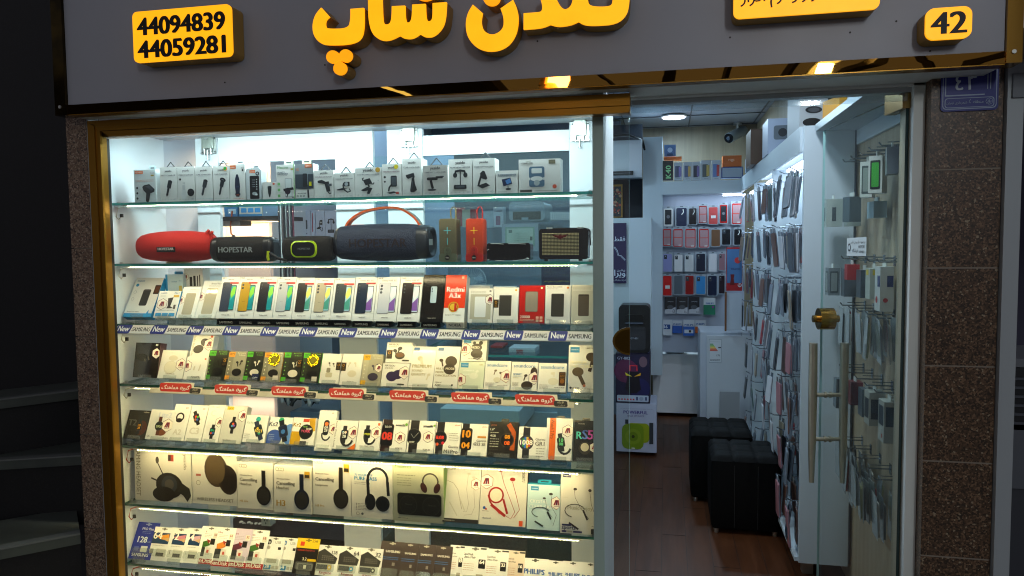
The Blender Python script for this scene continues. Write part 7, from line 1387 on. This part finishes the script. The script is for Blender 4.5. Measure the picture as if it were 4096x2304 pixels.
for ri, (z, nm_) in enumerate(((1.33, 'upper'), (.735, 'lower'), (.70, 'lower'))):
    for hk_ in range(5):
        for k in range(3):
            if ri == 2 and (hk_ > 2 or k > 1): continue
            c = dkc[(k*3+ri+hk_*2) % 7]; key = c
            if key not in pr0:
                mb = MB(); mb.prism(rrect(-.038, .038, -.15, -.02, .008, 2), .008, mat(c, .3), fr=lambda a, b, c_: (c_, a, b)); mb.box(-.001, .0005, -.042, .042, -.158, .004, mat('#8d9a9e', .12, coat=.8)); o = mb.ob('phone_case'); pr0[key] = o
            else: o = pr0[key].copy(); COL.objects.link(o)
            y = 3.42-hk_*.14-(.07 if ri == 2 else 0); o.location = (.745+.030*k+random.uniform(-.005, .005), y, z-(.0 if ri == 0 else .05*hk_/4)+random.uniform(-.008, .008)); o.rotation_euler = (random.uniform(-.05, .05), random.uniform(-.08, .08), random.uniform(-.20, .02))
            tag(o, f'thin bagged phone case in the {nm_} tight row on the panelled wall', 'phone case', f'thin phone cases in the {nm_} row by the door')
for ri, z in enumerate((1.96, 1.54, 1.335, 1.06, .735)):
    for k in range(5):
        hook((.848, 3.45-k*.14, z), .10, f'wire hook of the {("highest", "second", "third", "fourth", "lowest")[ri]} row on the panelled wall by the door', f'wire hooks, {ri+1} row by the door')
# notice stuck on the door glass
nt_ = MB(); N0 = P0+dv*.33; w, h = .115, .115; U = dv.copy(); 
F = Face(nt_, (0, 0, 0), (-U.x, -U.y, 0), (0, 0, 1), w, h); F.R(0, 0, 1, 1, '#c8d2d4'); F.T(fa('در صورت باز نبودن تماس'), .2, .95, .30, '#2a3036', .01); F.T('44059281', .5, .9, .58, '#2a3036'); F.T(fa('فروشگاه'), .35, .9, .82, '#2a3036', .01); F.ring(.14, .52, .09, '#2a3036', .03, '#c8d2d4')
# leather stools
LE = tex('black_leather', ['#020203', '#050506'], 'noise', 40, .72, bump=.25, detail=6)
def stool(X, Y, w, d, H, lb, rz=0):
    r = root('leather_stool', (X, Y, 0)); r.rotation_euler.z = rz; tag(r, lb, 'stool', 'black leather cube stools')
    mb = MB(); n = 24; rows = []
    def top(u, v):   # tufted top
        e = min(u, 1-u, v, 1-v); s = .03*min(1, e/.08)**.5
        g = min(abs((u*3) % 1-.0), abs((u*3) % 1-1)); g2 = min(abs((v*3) % 1), abs((v*3) % 1-1)); t_ = min(g, g2)
        return H-.03+s-.012*math.exp(-(t_/.07)**2)*(1 if e > .03 else 0)
    for j in range(n+1): rows.append([(-w/2+w*i/n, d*j/n, top(i/n, j/n)) for i in range(n+1)])
    mb.grid(rows, LE); mb.ob('tufted_seat', r)
    mb = MB(); q = rrect(-w/2, w/2, 0, d, .025, 4); rows = [[(x*s, (y-d/2)*s+d/2, z) for x, y in q] for z, s in ((.03, .97), (.05, 1), (H*.5, 1.012), (H-.055, 1.0), (H-.026, .985))]
    mb.grid(rows, LE, closed=True); mb.face(rows[0], LE)
    for i in (1, 2): mb.box(-w/2+w*i/3-.0015, -w/2+w*i/3+.0015, -.006, 0, .04, H-.05, mat('#030304', .6))
    mb.ob('upholstered_body', r)
    for sx in (-1, 1):
        for y in (.03, d-.03): mb = MB(); mb.tube([(sx*(w/2-.03), y, 0), (sx*(w/2-.03), y, .031)], [.012, .018], STEEL); mb.ob('foot', r)
LE.node_tree.nodes['Principled BSDF'].inputs['Specular IOR Level'].default_value = .12
stool(.43, 4.13, .37, .40, .44, 'front black tufted leather stool'); stool(.335, 4.62, .37, .42, .45, 'rear black tufted leather stool partly hidden by the front one')
def onleaf(px, py):
    d = ray(px, py); C = Vector((0, 0, CZ)); t = (P0-C).dot(nv)/d.dot(nv); return C+d*t
a = onleaf(3390, 1024)-nv*.003; b = onleaf(3468, 1024)-nv*.003; c = onleaf(3430, 952)
nt_ = MB(); U = (b-a); w = U.length; U.normalize(); h = c.z-a.z
nt_.face([(0, 0, 0), tuple(U*w), tuple(U*w+Vector((0, 0, h))), (0, 0, h)], mat('#c8d2d4'))
F = Face(nt_, (0, 0, 0), U, (0, 0, 1), w, h); F.T(fa('در صورت باز نبودن تماس'), .2, .95, .30, '#2a3036', .01); F.T('44059281', .6, .92, .58, '#2a3036'); F.T(fa('فروشگاه'), .30, .6, .78, '#2a3036', .01); F.T('44094839', .64, .92, .84, '#2a3036'); F.ring(.14, .52, .08, '#2a3036', .03, '#c8d2d4')
tag(nt_.ob('paper_notice', None, tuple(a)), 'small white paper notice stuck on the glass door', 'notice')
# ================================================================= SHOP INTERIOR behind the window
BEI = mat('#eed2c6', .5); BLU = mat('#8ca4c0', .45)
ps = root('partition_wall', (-2.0, 3.45, 0)); tag(ps, 'beige partition with a dark shelf behind the left window bays', 'partition')
def pp(name, x0, x1, yt, yb, Y, d, M):
    X0, X1, Z0, Z1 = px_quad(x0, x1, yt, yb, Y); mb = MB(); mb.box(X0+2, X1+2, Y-3.45, Y-3.45+d, Z0, Z1, M); return mb.ob(name, ps)
pp('back_sheet', 560, 1118, 470, 2300, 3.46, .03, BEI)
pp('shelf_board', 600, 1117, 868, 884, 3.22, .235, mat('#1d1c1e', .35)); pp('lamp_box', 694, 961, 886, 905, 3.26, .10, mat('#a3a19f', .5))
mb = MB(); X0, X1, Z0, Z1 = px_quad(650, 1105, 886, 890, 3.40); mb.box(X0+2, X1+2, -.04, -.03, Z1-.006, Z1-.002, mat('#ffcf8a', .4, emit=7)); mb.ob('lamp_strip', ps)
area('lamp_glow', ((X0+X1)/2+2, -.04, Z1-.012), .9, .02, 4, (1, .74, .46), (R_(10), 0, 0), ps)
area('lamp_glow', (.1, -.03, 2.14), .8, .02, 9, (1, .72, .45), (R_(10), 0, 0), ps)
pp('shelf_board', 600, 850, 1568, 1590, 3.22, .235, mat('#2a2420', .35))
area('lamp_glow', (-.15, -.05, at(700, 1592, 3.3).z-.02), .5, .02, .8, (1, .78, .55), (R_(10), 0, 0), ps)
for i, (x0, x1, c, lb) in enumerate(((648, 712, '#d4d4d0', 'white box bottom edge with a grey oval on the dark shelf, first'), (714, 802, '#cfd0cc', 'white box bottom edge with a brown tag on the dark shelf, second'), (898, 950, '#3a78a8', 'blue box bottom on the dark shelf'), (958, 1050, '#c8c4b8', 'cream box with three blue tabs on the dark shelf'), (1052, 1110, '#6f87a0', 'dull blue box at the end of the dark shelf'))):
    dc = (lambda F: F.RR(.3, .5, .8, .86, .1, '#b4b6b4'), lambda F: (F.RR(.3, .5, .8, .86, .1, '#b4b6b4'), F.R(.0, .4, .2, .6, '#5a2a1c')), lambda F: F.R(.3, .7, .9, .9, '#b0c8d8'), lambda F: ([F.RR(.08+.3*k, .66, .32+.3*k, .84, .03, '#3a8cc8') for k in range(3)], F.R(0, .9, 1, 1, '#3a7aa8')), None)[i]
    carton('adapter_box', lb, x0, x1, 826-60, 866, 3.26, .12, c, dc, 'box')
mb = MB(); mb.tube([(0, 0, 0), (.05, 0, .04), (.10, 0, .05)], .004, mat('#8f3a1c', .5)); mb.tube([(-.012, 0, -.02), (0, 0, 0)], .007, mat('#1c1c1c', .5)); tag(mb.ob('power_cable', None, at(654, 890, 3.25)), 'red brown power cable with black plug under the dark shelf', 'cable')
mb = MB(); mb.tube([(0, 0, .12), (-.012, 0, .05), (-.01, 0, .01), (0, 0, 0)], .004, mat('#9a4a2c', .5)); mb.tube([(0, 0, 0), (.008, 0, -.01)], .008, mat('#1c1c1c', .5)); tag(mb.ob('power_cable', None, at(932, 942, 3.25)), 'thin hanging orange cable above the black cylinder speaker', 'cable')
# bundle of cables hanging beside the partition
for i in range(9):
    c = ['#2a2a2e', '#c8c8c4', '#5a4a48', '#15161a', '#8a8a88', '#3a2a34', '#9a9a96', '#22242a', '#6a2a3a'][i]; x = at(1120+i*7, 1000, 3.2).x; mb = MB(); mb.tube([(0, 0, 0), (.001, 0, -.3), (0, 0, -.60)], .0042, tex('braid_'+str(i), [c, '#45454a'], 'wave', 160, .6, 0, (.1, .1, 1)), 6)
    tag(mb.ob('braided_cable', None, (x, 3.2, at(1130, 812, 3.2).z)), 'braided charging cable in the hanging bundle beside the beige partition', 'cable', 'braided cables hanging in a bundle')
slab('inner_wall', -2.24, -.42, 6.9, 6.95, 0, 2.74, mat('#6d7f92', .5), 'structure')
slab('partition_wall', -1.62, -1.58, 3.6, 5.4, 0, 2.3, mat('#93a5bd', .5), label='blue grey partition running back behind the window middle', cat='partition')
# shelf of holder boxes (seen right of the cable bundle)
panel('wall_shelf', 1176, 1352, 950, 966, 4.3, .25, mat('#a9b8cc', .4), label='pale blue shelf with holder boxes right of the cable bundle', cat='shelf')
for i, (x0, x1, k, lb) in enumerate(((1168, 1192, 4, 'narrow holder box at the left end of the pale blue shelf'), (1194, 1243, 3, 'holder box with a blue phone picture on the pale blue shelf'), (1245, 1262, 9, 'thin box with red stripe on the pale blue shelf'), (1264, 1300, 1, 'holder box with a round clip on the pale blue shelf'), (1302, 1350, 6, 'holder box with a hook shaped holder on the pale blue shelf'))):
    carton('holder_box', lb, x0, x1, 842, 948, 4.32, .1, '#aab8d0', (lambda F: F.R(.3, .1, .5, .8, '#8a2a3a')) if k == 9 else hold(k), 'box')
panel('inner_counter', 1150, 1352, 1270, 2304, 4.2, .5, mat('#7f9bb5', .4), label='blue grey counter behind the middle window bay', cat='counter')
panel('clutter_box', 1172, 1212, 1235, 1268, 4.25, .1, mat('#a9bccb', .4), label='pale small box on the blue grey counter', cat='box')
mb = MB()
for i in range(14): a_ = Vector((random.uniform(-.10, .10), random.uniform(-.03, .03), random.uniform(0, .03))); mb.tube([a_, a_+Vector((random.uniform(-.05, .05), 0, .04)), a_+Vector((random.uniform(-.08, .08), .02, .03))], .012, mat(random.choice(['#7f96a8', '#a9bccb', '#2a343c']), .2), 6)
tag(mb.ob('plastic_bag', None, at(1200, 1625, 3.9)), 'crumpled clear plastic bags heaped behind the fourth shelf', 'plastic bag')
panel('inner_desk', 1180, 1352, 1650, 2304, 3.9, .5, mat('#5f7f9c', .4), label='blue desk side under the crumpled plastic bags', cat='desk')
# right bay: printer, certificate, counter
panel('inner_cabinet', 1700, 2290, 902, 1150, 5.2, .4, mat('#6d8396', .45), label='grey blue cabinet under the printer behind the right window bay', cat='cabinet')
r = root('printer', at(2107, 884, 4.9)); tag(r, 'grey desktop printer behind the right window bay', 'printer'); k = 4.9/FPX; PM = mat('#95a7b2', .4)
mb = MB(); mb.prism(rrect(-74*k, 74*k, 0, 78*k, .03, 4), .35, PM, fr=lambda a, b, c: (a, c, b)); mb.ob('body', r); mb = MB(); mb.box(-56*k, 58*k, -.01, -.001, 6*k, 38*k, mat('#12181e', .3)); mb.box(-18*k, 8*k, -.03, -.011, 5*k, 14*k, PM); mb.ob('paper_slot', r)
r = root('framed_certificate', at(2079, 985, 4.7)); tag(r, 'framed pale green certificate leaning under the printer', 'certificate'); k = 4.7/FPX
mb = MB(); mb.box(-74*k, 76*k, 0, .015, -20*k, 92*k, mat('#8fa0ac', .4)); mb.ob('frame', r); mb = MB(); F = Face(mb, (-60*k, -.001, 0), (1, 0, 0), (0, 0, 1), 122*k, 78*k); F.R(0, 0, 1, 1, '#7fa090'); F.R(.05, .07, .95, .93, '#a9c0b0'); F.lines(.3, .8, .3, 5, .1, '#4a6a5a', .03); F.R(.84, .5, .93, .7, '#4a5a54'); F.R(.12, .14, .24, .3, '#6a8078'); mb.ob('certificate_sheet', r)
for i, (x0, x1, yt, yb, c, lb) in enumerate(((1822, 1848, 830, 905, '#a02630', 'red edged box standing on the cabinet behind the upright speakers'), (1850, 1880, 838, 908, '#b8b49a', 'cream box standing on the cabinet behind the upright speakers'), (1882, 1902, 835, 905, '#8f1f28', 'dark red box standing on the cabinet'), (1934, 1972, 842, 910, '#a4b4bf', 'grey white box standing on the cabinet'), (1974, 2014, 828, 908, '#b9c3cc', 'white box with a pink phone picture and curved glass writing'), (2200, 2282, 848, 880, '#b9c6cc', 'white lamp panel with dots beside the printer'), (1702, 1742, 882, 905, '#c8a81e', 'yellow tool pack at the left end of the cabinet'))):
    dc = {4: lambda F: (F.T('CURVED', .15, .9, .25, '#2a2f55', .03), F.RR(.25, .45, .7, .9, .06, '#7a4a6a')), 5: lambda F: [F.E(.08+.105*a_, .25+.25*b_, .025, '#e8eef0') for a_ in range(9) for b_ in range(3)], 6: lambda F: F.T('DAEWOO', .1, .8, .6, '#3a3010', .03)}.get(i)
    carton('stock_box', lb, x0, x1, yt, yb, 4.95, .08, c, dc, 'box')
po = panel('blue_poster', 2166, 2286, 1062, 1158, 5.0, .005, mat('#191b4a', .5), label='dark blue poster with yellow Persian line behind the right window bay', cat='poster')
X0, X1, Z0, Z1 = px_quad(2166, 2286, 1062, 1158, 5.0); mb = MB(); F = Face(mb, (-(X1-X0)/2, -.001, 0), (1, 0, 0), (0, 0, 1), X1-X0, Z1-Z0); F.T(fa('خدمات گارانتی در سطح شهر'), .08, .94, .68, '#c8b04a', .02); mb.ob('poster_line', po)
# desk fan
r = root('desk_fan', at(1888, 1125, 4.5)); r.scale = (.62, .62, .62); tag(r, 'pale desk fan with wire guard behind the second shelf', 'fan'); mb = MB()
for i in range(18): a_ = math.pi*i/18; mb.tube([(.15*math.cos(a_), 0, .15*math.sin(a_)), (0, -.03, 0), (-.15*math.cos(a_), 0, -.15*math.sin(a_))], .0018, mat('#a8b8c0', .4), 4)
mb.tube([(.15*math.cos(i*.35), 0, .15*math.sin(i*.35)) for i in range(19)], .004, mat('#a8b8c0', .4), 5); mb.ob('wire_guard', r); mb = MB()
for i in range(3):
    a_ = i*2.094; mb.face([(0, .02, 0), (.12*math.cos(a_), .01, .12*math.sin(a_)), (.12*math.cos(a_+.8), .04, .12*math.sin(a_+.8))], mat('#7f97a8', .3))
mb.tube([(0, .02, 0), (0, .12, 0)], .035, mat('#8fa0aa', .4), 12); mb.ob('blades', r); mb = MB(); mb.tube([(0, .08, -.16), (0, .08, 0)], .015, mat('#8fa0aa', .4)); mb.box(-.08, .08, 0, .15, -.175, -.16, mat('#8fa0aa', .4)); mb.ob('fan_stand', r)
# glass topped counter with boxes
gc = root('glass_counter', (-.95, 3.9, 0)); tag(gc, 'glass topped display counter behind the right window bay', 'counter')
zt = at(2000, 1420, 3.9).z
mb = MB(); mb.box(-.45, .55, 0, .8, zt-.012, zt, SHELFGL, {'f': EDGE, 'l': EDGE}); mb.ob('glass_top', gc); mb = MB(); mb.box(-.45, .55, .02, .8, 0, zt-.22, mat('#6e8fa8', .4)); mb.ob('base', gc)
mb = MB(); mb.box(-.45, -.43, .01, .8, zt-.219, zt-.013, ALU); mb.box(.53, .55, .01, .8, zt-.219, zt-.013, ALU); mb.ob('corner_post', gc)
carton('stock_box', 'white and red box lying on the glass topped counter', 2036, 2140, 1392, 1425, 4.1, .15, '#a9b8c0', lambda F: (F.poly([(.28, .2), (.56, .2), (.52, .7), (.42, .5), (.30, .75)][::-1], '#a0262a')), 'box')
carton('stock_box', 'flat red box beside the white and red one on the counter', 1962, 2010, 1383, 1392, 4.2, .15, '#8f2028', None, 'box')
panel('drawer_box', 1762, 2078, 1640, 1720, 3.5, .42, mat('#8fa9b4', .4), label='large pale blue grey bin behind the watch boxes', cat='bin')
panel('drawer_box', 2084, 2228, 1650, 1760, 3.9, .3, mat('#7d97a8', .4), label='smaller blue grey bin beside the large one', cat='bin')
for i in range(4): carton('sorting_bin', f'clear sorting bin with labels behind the lowest shelf, {("first", "second", "third", "fourth")[i]} of four', 690+i*38, 724+i*38, 2030, 2105, 3.3, .12, '#8fa4a8', lambda F: (F.R(.1, .3, .9, .9, '#b8c4bc'), F.R(.5, .4, .8, .7, '#8a6a3a')), 'bin')
panel('dark_counter_front', 1250, 1385, 2060, 2304, 3.6, .3, mat('#15110e', .5), label='dark brown cabinet front behind the flash drive packs', cat='cabinet')
panel('dark_counter_front', 2110, 2300, 2150, 2304, 3.6, .3, mat('#1d1a17', .5), label='dark cabinet front behind the last flash drive packs', cat='cabinet')
mb = MB()
for i in range(9): mb.tube([(i*.022, random.uniform(0, .05), 0), (i*.022+.01, .02, .02)], .011, mat('#c4bfb0', .4), 8)
tag(mb.ob('plug_adapter', None, at(950, 2110, 3.35)), 'small heap of white plugs behind the memory card packs', 'plug heap')
carton('socket_adapter', 'white square travel adapter with dark pin holes', 1046, 1082, 2066, 2104, 3.3, .05, '#b8b8ac', lambda F: (F.R(.3, .2, .4, .5, '#222'), F.R(.6, .2, .7, .5, '#222'), F.R(.45, .6, .55, .8, '#222')), 'adapter')
slab('inner_bench', -2.24, -1.35, 3.25, 3.44, 0, at(950, 2112, 3.3).z, mat('#2a1e18', .5), label='dark bench top carrying plugs behind the lowest shelf', cat='bench')
